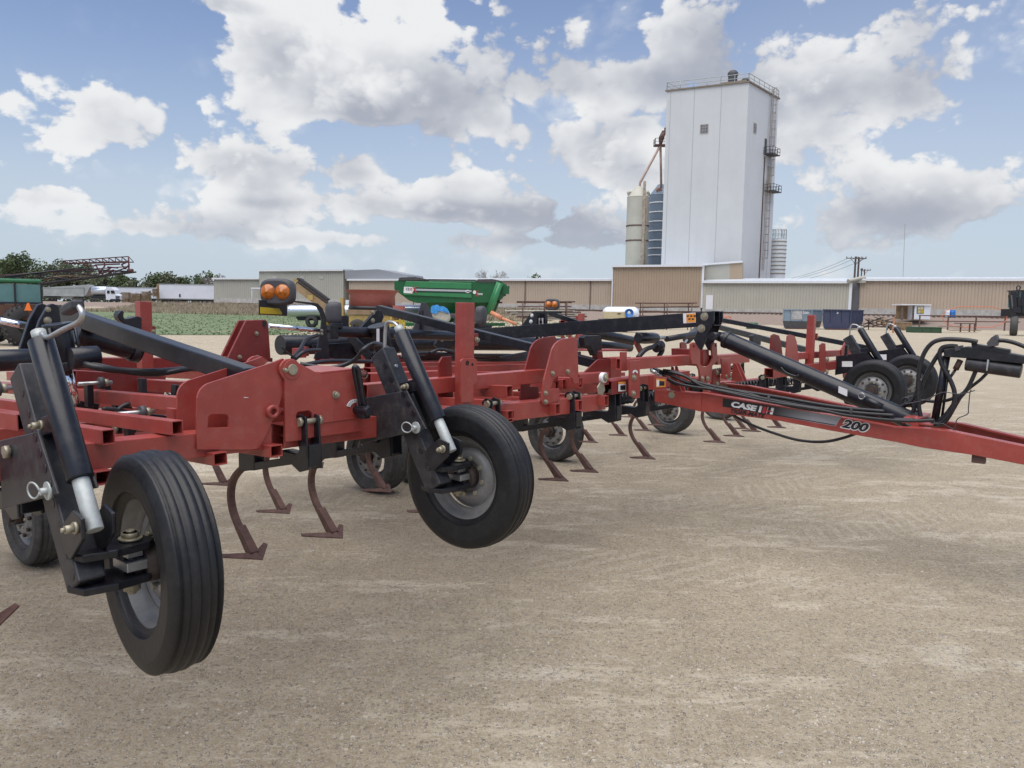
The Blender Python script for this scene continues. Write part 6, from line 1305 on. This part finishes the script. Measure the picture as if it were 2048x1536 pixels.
def stack(px0, px1, pyt, pyb, Y, label, n):
    a, b = at(px0, pyt, Y), at(px1, pyb, Y); e = empty('pallet_stack', ((a.x + b.x) / 2, Y, b.z), 0, label, 'pallets', 'stacks of weathered pallets'); g = MB(); hgt = (a.z - b.z) / n
    for k in range(n): z = b.z + hgt * (k + .5); g.box(((a.x + b.x) / 2 + rl.uniform(-.06, .06), Y + .6, z), (b.x - a.x, 1.2, hgt * .45)); g.box(((a.x + b.x) / 2, Y + .7, z - hgt * .4), ((b.x - a.x) * .85, 1, hgt * .4))
    put(e, g.build('boards', 'pallet'))
stack(242, 257, 584, 604, 160, 'leftmost stack of brown pallets beside the truck cab', 10); stack(257.5, 281, 586, 604, 160, 'middle low stack of brown pallets', 9); stack(281.5, 298, 582.5, 603, 160, 'tall right stack of brown pallets before the box trailer', 11)
stack(303, 312, 577, 592, 166, 'small stack of pallets leaning at the box trailer door', 6)

# ---- long silver tank trailer
Yz = 62; a, b = at(583, 622, Yz), at(868, 622, Yz); e = empty('tank_trailer', ((a.x + b.x) / 2, Yz, 0), 0, 'long low polished silver tank trailer behind the warning lights', 'tank trailer')
g = MB(); r = 12 * mp(Yz)
g.lathe([(.01, -.55), (r * .5, -.48), (r * .85, -.25), (r, 0), (r, (b - a).length), (.01, (b - a).length + .2)], a, (b - a), 32); put(e, g.build('tank', 'silv'))
put(e, fpoly([(590, 632), (866, 632), (866, 640), (596, 641)], Yz, .8).build('chassis', 'ink'), fpoly([(805, 611.5), (866, 611.5), (866, 613.5), (805, 613.5)], Yz - 1, .3).build('blue_rail', 'blue'))
for wx in (625, 700, 716): c = at(wx, 656, Yz); put(e, wheelY(MB(), Vector((c.x, Yz - .2, .5)), .5, .4, YV, 18).build('wheel', 'tyrefar'))

# ---- tub grinder with raised conveyor
Yg = 46; e = empty('tub_grinder', (at(740, 660, Yg).x, Yg, 0), 0, 'faded yellow tub grinder with flared red tub and raised belt conveyor', 'tub grinder')
ca, cb = at(741, 580, Yg + 1), at(741, 619, Yg + 1); c0_ = Vector((ca.x, Yg + 1.6, 0)); k_ = mp(Yg + 1)
g = MB(); g.lathe([(54 * k_, ca.z), (50 * k_, ca.z - 1 * k_), (45 * k_, ca.z - 11 * k_), (46 * k_, cb.z + 6 * k_), (45 * k_, cb.z + 6 * k_), (43 * k_, ca.z - 11 * k_), (53 * k_, ca.z - .02)], c0_, Zv, 40, True, True); put(e, g.build('tub', 'tub'))
g = MB(); g.lathe([(40 * k_, cb.z - .1), (48 * k_, cb.z), (48 * k_, cb.z + .12), (46 * k_, cb.z + .2)], c0_, Zv, 40); put(e, g.build('drive_ring', 'ink'))
put(e, pbox(694, 619, 790, 630, 0, 2.6, Yg).build('upper_frame', 'pallet'), pbox(694, 630, 800, 652, .1, 2.4, Yg).build('body', 'yel'), pbox(786, 611, 806, 636, -.1, .8, Yg).build('control_box', 'tub'), pbox(680, 596, 687, 640, 0, .4, Yg).build('post', 'yel'))
g = MB()
for a_, b_ in (((782, 624), (808, 624)), ((782, 624), (782, 662)), ((808, 624), (808, 662)), ((782, 642), (808, 642)), ((783, 645), (805, 668)), ((783, 665), (806, 645)), ((700, 650), (700, 668)), ((800, 624), (800, 668))): g.beam(at(*a_, Yg - .3), at(*b_, Yg - .3), .08, .08, YV)
put(e, g.build('ladder_frame', 'bright_y'))
for wx in (715, 752): c = at(wx, 664, Yg); put(e, wheelY(MB(), Vector((c.x, Yg, .5)), .5, .4, YV, 18).build('wheel', 'tyrefar'))
cdir = [at(596, 562, Yg - .5), at(690, 630, Yg + .5)]; nrm = Vector((.58, 0, .82))
g = MB(); g.beam(cdir[0] - nrm * .25, cdir[1] - nrm * .25, .9, .42, YV.cross(cdir[1] - cdir[0])); put(e, g.build('conveyor', mat('conveyor_tan', (.38, .27, .16), .6, vary=.25, vscale=2, dust=.4, dustcol=(.12, .08, .05))))
g = MB(); d_ = (cdir[1] - cdir[0]); u_ = YV.cross(d_).normalized(); u_ = u_ if u_.z > 0 else -u_
g.beam(cdir[0] + u_ * .06, cdir[0] + d_ * .62 + u_ * .06, 1.0, .12, u_)
for k in range(22): q = cdir[0] + d_ * (.62 * k / 22) + u_ * .15; g.box(q, (.05, 1.0, .10), (d_.normalized(), YV, u_))
put(e, g.build('belt', 'belt'))
g = MB(); g.beam(at(588, 569, Yg - .6), at(678, 632, Yg + .2), .06, .10, YV); g.box(at(621, 595, Yg - .75), (.3, .2, .3)); g.cyl(at(590, 561, Yg - 1), at(590, 561, Yg), .12, n=10); put(e, g.build('conveyor_rail', 'yel'))

# ---- green grain cart
Yc = 58; e = empty('grain_cart', (at(900, 640, Yc).x, Yc, 0), 0, 'large green grain cart with black rolled tarp and folded auger', 'grain cart')
def GP(x, y, dy=0): p = at(x, y, Yc); return Vector((p.x, p.y + dy, p.z))
g = MB(); near = [(788.5, 561), (1003, 562), (1010, 568), (1014, 583), (1003, 598), (985, 606), (833, 606), (818, 601), (788.5, 579)]
g.prism([GP(*p) for p in near], (0, 3.2, 0)); put(e, g.build('hopper', 'green', None, .05))
g = MB(); A4 = [GP(836, 603, .25), GP(985, 603, .25), GP(985, 603, 2.9), GP(836, 603, 2.9)]; B4 = [GP(880, 645, 1.0), GP(968, 645, 1.0), GP(968, 645, 2.2), GP(880, 645, 2.2)]
g.add(A4 + B4, [(0, 1, 5, 4), (1, 2, 6, 5), (2, 3, 7, 6), (3, 0, 4, 7), (4, 5, 6, 7), (3, 2, 1, 0)]); put(e, g.build('lower_hopper', 'green'))
put(e, fpoly([(812, 562), (943, 566), (943, 596), (807, 590), (808, 574)], Yc - .12, .11).build('side_panel', 'palegreen', None, .03))
for (ya, yb, m_) in ((574.5, 576, 'ink'), (577, 580.5, 'silver'), (581.5, 583.5, 'ink')): put(e, fpoly([(808, ya), (943, ya + 3.4), (943, yb + 3.4), (808, yb)], Yc - .135, .01).build('decal_stripe', m_))
put(e, fpoly([(808, 573.5), (829, 574.5), (826, 587), (807, 586)], Yc - .15, .012).build('decal', 'white'))
def text_at(txt, px0, py0, h_px, Y, m, wpx=None, name='lettering', rz=0):
    cu = bpy.data.curves.new(name, 'FONT'); cu.body = txt; cu.size = 1; cu.offset = .02; to = bpy.data.objects.new(name, cu); COL.objects.link(to); bpy.context.view_layer.update(); me = bpy.data.meshes.new_from_object(to.evaluated_get(bpy.context.evaluated_depsgraph_get())); bpy.data.objects.remove(to)
    xs_ = [v.co.x for v in me.vertices]; ys_ = [v.co.y for v in me.vertices]; x0, x1, y0, y1 = min(xs_), max(xs_), min(ys_), max(ys_); o = at(px0, py0, Y); hh = h_px * mp(Y); ww = (wpx or h_px * .7 * len(txt)) * mp(Y)
    for v in me.vertices: v.co = Vector((o.x + ww * (v.co.x - x0) / (x1 - x0), Y, o.z + hh * (v.co.y - y0) / (y1 - y0)))
    me.materials.append(M[m]); ob = bpy.data.objects.new(name, me); COL.objects.link(ob); return ob
put(e, text_at('12', 812, 580.5, 5, Yc - .17, 'ink', 6), text_at('25', 818.5, 581, 5, Yc - .17, 'redink', 6), text_at('X', 824, 586, 13, Yc - .18, 'redink', 10))
g = MB(); g.lathe([(.01, 0), (.15, .0), (.17, .02)], Vector((0, 0, 0)), YV, 20)
for k, (x, y, rx, ry) in enumerate(((935.5, 583, 4.6, 3.2), (949, 584.5, 3.4, 3.6))): put(e, MB().prism([GP(x + rx * math.cos(t_), y + ry * math.sin(t_), -.17 if k == 0 else -.02) for t_ in [i * .393 for i in range(16)]], (0, .012, 0)).build('oval_badge', 'white'))
put(e, text_at('J&M', 932, 585, 3.2, Yc - .19, 'ink', 7), text_at('X', 951, 593, 12, Yc - .03, 'redink', 6), text_at('treme', 955, 590, 4.5, Yc - .03, 'white', 10))
for pts in ([(796, 561), (799, 555), (830, 554), (856, 558.5), (856, 561)], [(951, 562), (956, 558.5), (985, 558), (999, 561), (1003, 563), (985, 565), (960, 565)]): put(e, fpoly(pts, Yc - .05, 3.2).build('tarp_bow', 'belt'))
put(e, fpoly([(856, 558), (951, 559.5), (951, 563), (856, 562)], Yc + .4, 2.4).build('rolled_tarp', 'belt'))
g = MB(); g.cyl(GP(1000, 566, -.3), GP(977, 628, -.2), 7.2 * mp(Yc), n=20); put(e, g.build('auger_tube', 'palegreen'))
g = MB(); g.cyl(GP(1008, 567, .5), GP(985, 622, .4), 6 * mp(Yc), n=20); g.box(GP(1012, 580, .3), (.5, .8, .6)); put(e, g.build('upper_auger', 'green'))
for t_ in (.1, .4, .7): q = GP(1012, 570, .3).lerp(GP(988, 620, .3), t_); put(e, MB().box(q + XV * .2, (.3, .5, .12)).build('auger_bracket', 'ink'))
g = MB(); g.cyl(GP(983, 625, -.4), GP(1004, 636, -.9), .17, n=14); g.cyl(GP(1004, 636, -.9), GP(1033, 648, -1.2), .11, n=12); put(e, g.build('drive_shaft', mat('salmon_shield', (.62, .25, .14), .5)))
for wx in (905, 925, 948): c = GP(wx, 652); put(e, wheelY(MB(), Vector((c.x, Yc - .1, .68)), .68, .6, YV, 24).build('wheel', 'tyrefar'))
put(e, fpoly([(800, 646), (1010, 646), (1010, 652), (800, 652)], Yc + .5, .3).build('frame', 'green'))

# ---- pump under a blue cloth
Yp = 40; e = empty('covered_tank', (at(880, 640, Yp).x, Yp, 0), 0, 'squat beige tank with a blue cloth tied over it', 'tank')
g = MB(); pr_ = [(863, 625), (870, 619), (888, 618), (898, 628), (899, 640), (892, 646), (872, 640), (864, 634)]; put(e, MB().prism([at(x, y, Yp) for x, y in pr_], (0, .9, 0)).build('tank', mat('beige_plastic', (.42, .40, .34), .5), None, .12, 3))
rb = random.Random(4); g = MB(); pts = [(862, 626), (862, 615), (866, 611), (872, 609), (876, 613), (884, 613), (893, 618), (898, 625), (888, 624), (878, 622), (872, 628)]; put(e, MB().prism([at(x + rb.uniform(-1, 1), y + rb.uniform(-1, 1), Yp - .08) for x, y in pts], (0, .6, 0)).build('blue_cloth', mat('bright_blue_cloth', (.04, .26, .62), .6, vary=.4, vscale=8)))
put(e, pbox(866, 644, 895, 690, .2, .7, Yp).build('stand', 'ink'))

# ---- steel racks
def rack(px0, px1, levels, Y, label, m='rust', cross_=5, grp='steel racks in the yard'):
    e = empty('steel_rack', (at((px0 + px1) / 2, 640, Y).x, Y, 0), 0, label, 'steel rack')
    for x in (px0 + 8, (px0 + px1) / 2, px1 - 8):
        g = MB(); t_ = at(x, levels[0], Y)
        for dy in (0, 1.4): g.cyl(Vector((t_.x, Y + dy, zg(t_.x, Y))), Vector((t_.x, Y + dy, t_.z)), .05, n=6)
        for lv in levels: z = at(x, lv, Y).z; g.cyl(Vector((t_.x, Y, z)), Vector((t_.x, Y + 1.4, z)), .04, n=6)
        put(e, g.build('rack_frame', 'rust'))
    rr_ = random.Random(int(px0))
    for lv in levels:
        for k in range(3):
            a, b = at(px0 + rr_.uniform(-6, 8), lv + rr_.uniform(-1, 1), Y), at(px1 + rr_.uniform(-8, 10), lv + rr_.uniform(-1, 1), Y); g = MB(); dy = rr_.uniform(0, 1.3); g.cyl(a + YV * dy, b + YV * dy, rr_.uniform(.03, .07), n=6); put(e, g.build('steel_pipe', m))
    return e
rack(1038, 1142, (604, 613, 624, 634), 70, 'rack of long rusty pipes right of the green grain cart')
rack(1278, 1392, (606, 614, 624, 632), 72, 'rack of brown gate panels in front of the brown building', 'rust')
g = MB(); 
e = empty('pipe_pile', (at(1090, 632, 84).x, 84, 0), 0, 'low pile of long pale and rusty pipes behind the rack', 'pipes')
for k in range(9): a, b = at(1010 + k * 5, 622 + k * 2, 84), at(1150 + (k % 3) * 12, 623 + k * 2, 84); put(e, MB().cyl(a, b, .09, n=8).build('steel_pipe', 'rust' if k % 2 else 'greywall'))
# red steel frames beyond the machine
e = empty('red_implement_frame', (at(1150, 650, 26).x, 26, 0), 0, 'dark red toolbar frame standing behind the pipe rack lamp', 'implement')
for (x0, y0, x1, y1) in ((1118, 645, 1160, 645), (1125, 636, 1125, 690), (1140, 640, 1140, 690), (1155, 632, 1155, 690)): put(e, MB().beam(at(x0, y0, 26), at(x1, y1, 26), .12, .12, YV).build('frame_bar', 'shaded_dark_red'))

# ---- fuel tank on a service trailer
Yf = 62; e = empty('fuel_trailer', (at(1240, 640, Yf).x, Yf, 0), 0, 'white fuel tank with beige tool box and hose reel on trailer', 'fuel trailer')
a, b = at(1215, 628, Yf + .8), at(1268, 628, Yf + .8); r = 14.5 * mp(Yf); g = MB(); g.lathe([(.01, -.42), (r * .6, -.35), (r * .92, -.15), (r, 0), (r, (b - a).length), (r * .92, (b - a).length + .15), (r * .6, (b - a).length + .35), (.01, (b - a).length + .42)], a, b - a, 28); put(e, g.build('tank', 'whitep'))
put(e, pbox(1206, 623, 1250, 638, -.3, .3, Yf).build('tool_box', 'beigebox', None, .02), pbox(1240, 624, 1250, 637, -.33, -.305, Yf).build('box_door', 'beigebox'), text_at('MILLER', 1235, 629, 2.6, Yf - .34, 'ink', 9) if False else pbox(1234, 626, 1243, 628.5, -.33, -.31, Yf).build('label_plate', 'dgrey'), pbox(1200, 638, 1276, 642, -.4, 1.4, Yf).build('deck', 'ink'))
c = at(1258, 626, Yf - .3); g = MB(); g.lathe([(.34, -.18), (.34, -.15), (.15, -.15), (.15, .15), (.34, .15), (.34, .18)], c, YV, 20); put(e, g.build('hose_reel', 'blue')); put(e, MB().lathe([(.27, -.13), (.27, .13)], c, YV, 20).build('hose_coil', 'orangep'))
for wx in (1225, 1250): cc = at(wx, 650, Yf); put(e, wheelY(MB(), Vector((cc.x, Yf, .38)), .38, .3, YV, 16).build('wheel', 'tyrefar'))

# ---- roll-off dumpsters
def dumpster(x0, x1, x2, yt, yb, Y, m, label, txt):
    a, b = at(x0, yt, Y), at(x1, yb, Y); e = empty('dumpster', ((a.x + b.x) / 2, Y, 0), 0, label, 'dumpster', 'roll off dumpsters')
    z1 = a.z; z0 = max(.12, zg(a.x, Y) + .12); w_ = b.x - a.x; dep = 4.6; dvec = Vector((at(x2, yt, Y + dep).x - b.x, dep, 0)); zm = z0 + (z1 - z0) * .38
    L4 = [Vector((a.x, Y, zm)), Vector((b.x, Y, zm)), Vector((b.x, Y, z1)), Vector((a.x, Y, z1))]
    lo = [Vector((a.x + w_ * .06, Y + .05, z0)), Vector((b.x - w_ * .06, Y + .05, z0))]
    g = MB(); g.prism([L4[0], L4[1], L4[2], L4[3]], (0, .06, 0)); g.prism([L4[1], L4[1] + dvec, L4[2] + dvec, L4[2]], (-.06, 0, 0)); g.prism([L4[0], L4[0] + dvec, L4[3] + dvec, L4[3]], (.06, 0, 0)); g.prism([p + dvec for p in L4], (0, -.06, 0))
    put(e, g.build('upper_walls', m)); g = MB(); g.prism([lo[0], lo[1], L4[1], L4[0]], (0, .05, 0)); g.prism([lo[1], lo[1] + dvec, L4[1] + dvec, L4[1]], (-.05, 0, 0)); g.prism([lo[0], lo[0] + dvec, lo[1] + dvec, lo[1]], (0, 0, .05)); put(e, g.build('lower_walls', m if m == 'dnavy' else 'dgrey'))
    ribs = []
    for k in range(9): q = L4[2] + dvec * ((k + .3) / 9); q2 = Vector((q.x, q.y, zm)); put(e, MB().beam(q2 + XV * .05, q + XV * .05, .12, .10, YV).build('rib', m))
    for f_ in (.0, .28, .70, 1.0): put(e, MB().box((a.x + w_ * f_, Y - .06, (zm + z1) / 2), (.09, .11, z1 - zm)).build('rib', m))
    g = MB(); g.box(((a.x + b.x) / 2, Y - .04, z1), (w_ + .1, .16, .12)); g.beam(L4[2] + XV * .03, L4[2] + dvec + XV * .03, .16, .12); g.beam(L4[3], L4[3] + dvec, .16, .12); put(e, g.build('top_rail', m))
    g = MB(); g.box(((a.x + b.x) / 2, Y - .02, z0 - .05), (w_ * .8, .12, .12))
    for f_ in (.3, .7): g.cyl(Vector((a.x + w_ * f_, Y + .1, z0 - .02)), Vector((a.x + w_ * f_, Y - .12, z0 - .02)), .1, n=10)
    put(e, g.build('skid', 'rust'))
    if txt: put(e, text_at(txt, x0 + (x1 - x0) * .72, yt + 9, 5, Y - .12, 'white', 11), MB().box((a.x + w_ * .49, Y - .02, (zm + z1) / 2 + .05), (w_ * .38, .05, (z1 - zm) * .8)).build('scraped_panel', mat('scraped_paint', (.42, .42, .42), .6, vary=.3, dust=.9, vscale=1.3, dustcol=(.16, .05, .03))))
    else: put(e, text_at('2', x0 + (x1 - x0) * .5, yt + 8, 3.5, Y - .05, 'white', 4))
dumpster(1567, 1621, 1645, 619, 656, 84, 'dblue', 'pale blue grey roll off dumpster with white scraped panel', '330'); dumpster(1647, 1699, 1727, 619.5, 657, 83, 'dnavy', 'navy blue roll off dumpster, right of the paler one', '')

# ---- odds and ends along the far side of the yard
def drum(px, pyb, r_px, h_px, Y, m, label, name='drum', lying=False, cat='drum'):
    p = at(px, pyb, Y); z = zg(p.x, Y); k = mp(Y)
    g = MB()
    if lying: c = Vector((p.x - h_px * k / 2, Y, z + r_px * k)); ax_ = XV
    else: c = Vector((p.x, Y, z)); ax_ = Zv
    r, h = r_px * k, h_px * k; g.lathe([(.01, 0), (r * .95, 0), (r, h * .03), (r, h * .32), (r * 1.05, h * .345), (r, h * .37), (r, h * .63), (r * 1.05, h * .655), (r, h * .68), (r, h * .97), (r * .95, h), (.01, h)], c, ax_, 20)
    return tag(g.build(name, m), label, cat)
drum(1504, 650, 6.3, 21, 82, 'green', 'green drum lying on its side left of the dumpsters', lying=True)
drum(1904, 643, 5.2, 14.5, 101, 'blue', 'blue plastic drum standing inside the orange hoop')
drum(1894, 643, 4, 14, 101, 'whitep', 'white drum standing left of the blue drum')
e = empty('red_cart', (at(1452, 640, 96).x, 96, .5), 0, 'small red pipe cart lying near the beige building', 'cart')
for (x0, y0, x1, y1) in ((1443, 633, 1462, 634), (1443, 640, 1462, 641), (1443, 633, 1443, 641), (1462, 634, 1462, 641), (1452, 631, 1452, 640)): put(e, MB().cyl(at(x0, y0, 96), at(x1, y1, 96), .06, n=6).build('frame_bar', 'orangep'))
def crate(px0, px1, pyt, pyb, Y, m, label, name='crate', cat='crate'):
    a, b = at(px0, pyt, Y), at(px1, pyb, Y); g0 = zg(a.x, Y); e = empty(name, ((a.x + b.x) / 2, Y, g0), 0, label, cat); h = a.z - b.z; g = MB(); g.box(((a.x + b.x) / 2, Y + .7, g0 + h / 2), (b.x - a.x, 1.4, h)); put(e, g.build('box', m, None, .03))
    g = MB(); g.box(((a.x + b.x) / 2, Y - .02, g0 + h * .93), (b.x - a.x + .06, .06, h * .1)); g.box(((a.x + b.x) / 2, Y - .02, g0 + h * .1), (b.x - a.x + .06, .06, h * .1)); 
    for f_ in (.02, .35, .66, .98): g.box((a.x + (b.x - a.x) * f_, Y - .03, g0 + h / 2), (.08, .05, h))
    put(e, g.build('battens', m)); return e
crate(1793, 1823, 638, 655, 86, 'pallet', 'brown wooden crate between scrap pile and green tool box'); crate(1827, 1883, 650.5, 663, 76, mat('dark_green_box', (.04, .085, .045), .6, vary=.2), 'long low dark green tool box on the yard edge', 'tool_box', 'tool box')
e = empty('scrap_pile', (at(1760, 650, 86).x, 86, 0), 0, 'tangled heap of dark scrap steel right of the navy dumpster', 'scrap'); rs = random.Random(8)
for k in range(34):
    c = at(rs.uniform(1731, 1790), rs.uniform(640, 654), 86 + rs.uniform(-.8, .8)); c.z = max(c.z, .15); d = Vector((rs.gauss(0, 1), rs.gauss(0, .4), rs.gauss(0, .25))).normalized() * rs.uniform(.4, 1.5); g = MB(); g.beam(c - d, c + d, .1, .07); put(e, g.build('scrap_bar', rs.choice(['rust', 'ink', 'pallet'])))
# little white shed with porch
Ys = 98; a, b = at(1828, 610, Ys), at(1860, 639, Ys); zs = zg(a.x, Ys); e = empty('shed', (a.x, Ys, zs), 0, 'small white shed with a lit looking window and open porch', 'shed')
put(e, pbox(1828, 611, 1860, 639, 0, 2.2, Ys).build('wall', 'whitep', None, .02), pbox(1802, 608, 1861, 611, -.2, 2.4, Ys).build('roof', 'trim'))
wf = pbox(1834, 613, 1847, 627, -.06, 0, Ys).build('window', 'dgrey'); put(e, wf)
for i in range(2):
    for j in range(2): o = pbox(1835 + i * 6, 614 + j * 6.5, 1840.2 + i * 6, 619.5 + j * 6.5, -.08, -.05, Ys).build('pane', 'yellow' if (i, j) == (1, 1) else 'beigebox'); o.parent = wf
for x in (1804, 1826): put(e, pbox(x, 611, x + 1.5, 640, 0, .1, Ys).build('porch_post', 'wood'))
put(e, pbox(1805, 611, 1828, 639, 1.5, 1.6, Ys).build('porch_back', 'pallet'))
# pipe fence
e = empty('pipe_fence', (at(1900, 640, 92).x, 92, .2), 0, 'rusty pipe rail fence running in front of the white shed', 'fence')
for x in (1840, 1897, 1953, 2011): t_ = at(x, 631, 92); put(e, MB().cyl(Vector((t_.x, 92, zg(t_.x, 92) - .1)), t_, .09, n=8).build('post', 'rust'))
for y0, y1 in ((631, 633), (642, 644)): put(e, MB().cyl(at(1838, y0, 92), at(2040, y1, 92), .06, n=8).build('rail', 'rust'))
# orange hoop
Yo = 86; g = MB(); P_ = []
for (cx_, a0, a1) in ((1925, 90, 270), (1974, 270, 450)): P_ += [at(cx_ + 40 * math.cos(D2R(a)), 634 - 20.5 * math.sin(D2R(a)), Yo) for a in range(a0, a1 + 1, 12)]
P_.append(P_[0]); g.tube(P_, .036, 6); hoop = g.build('feeder_hoop', 'orangep'); tag(hoop, 'tall orange steel hoop standing upright near the pipe fence', 'hoop')
e = empty('trestle_table', (at(1930, 655, 80).x, 80, 0), 0, 'rusty trestle table with scrap boards by the orange hoop', 'table')
put(e, pbox(1918, 646, 1952, 648, 0, .9, 80).build('table_top', 'rust'), pbox(1885, 652, 1925, 654, -.2, .8, 80).build('board', 'pallet'), pbox(1905, 660, 1960, 662, -.2, .8, 80).build('board', 'pallet'))
for x in (1921, 1939, 1949): put(e, pbox(x, 647, x + 1.3, 664, 0, .08, 80).build('leg', 'rust'))
g = pbox(1786.5, 635, 1788.3, 666, 0, .08, 70); tag(g.build('marker_post', mat('faded_orange_post', (.42, .20, .12), .7)), 'thin faded orange marker post in the far yard', 'post')
# self-propelled sprayer at the right edge
Yq = 70; e = empty('crop_sprayer', (at(2045, 660, Yq).x, Yq, 0), 0, 'dark high clearance crop sprayer entering at the right edge', 'crop sprayer')
c = at(2028, 650, Yq); rr_ = 20 * mp(Yq); g = wheelY(MB(), Vector((c.x, Yq, rr_)), rr_, .62, Vector((.84, -.54, 0)), 28); put(e, g.build('tyre', 'rubberdust'))
for (p, q, s_) in (((2022, 618), (2048, 622), .5), ((2026, 590), (2028, 618), .35), ((2020, 586), (2036, 590), .3), ((2040, 620), (2100, 616), .6), ((2036, 594), (2038, 618), .25), ((2023, 618), (2024, 634), .45)): put(e, MB().beam(at(*p, Yq), at(*q, Yq), s_, s_, YV).build('frame_part', 'ink'))
put(e, pbox(2046, 582, 2100, 616, 0, 2, Yq).build('cab', 'cabglass'), pbox(2044, 580, 2102, 583, -.1, 2.1, Yq).build('cab_roof', 'ink'), pbox(2044, 582, 2047, 618, -.05, .1, Yq).build('cab_pillar', 'ink'), pbox(2030, 618, 2120, 634, .2, 2, Yq).build('chassis', 'ink'))
g = MB(); g.tube([at(2037, 600, Yq), at(2038, 585, Yq), at(2034, 580, Yq), at(2033, 574, Yq), at(2037, 571, Yq), at(2041, 575, Yq), at(2038, 580, Yq)], .06, 6); put(e, g.build('hose_loop', 'ink')); put(e, MB().cyl(at(2021, 590, Yq), at(2026, 640, Yq), .2, n=10).build('suspension_leg', 'ink'))
for x in (2020, 2026, 2032): put(e, MB().cyl(at(x, 592, Yq), at(x, 583, Yq), .12, n=8).build('lamp', 'dgrey'))
c2 = at(2100, 650, Yq); put(e, wheelY(MB(), Vector((c2.x, Yq, rr_)), rr_, .5, XV, 28).build('tyre', 'rubberdust'))
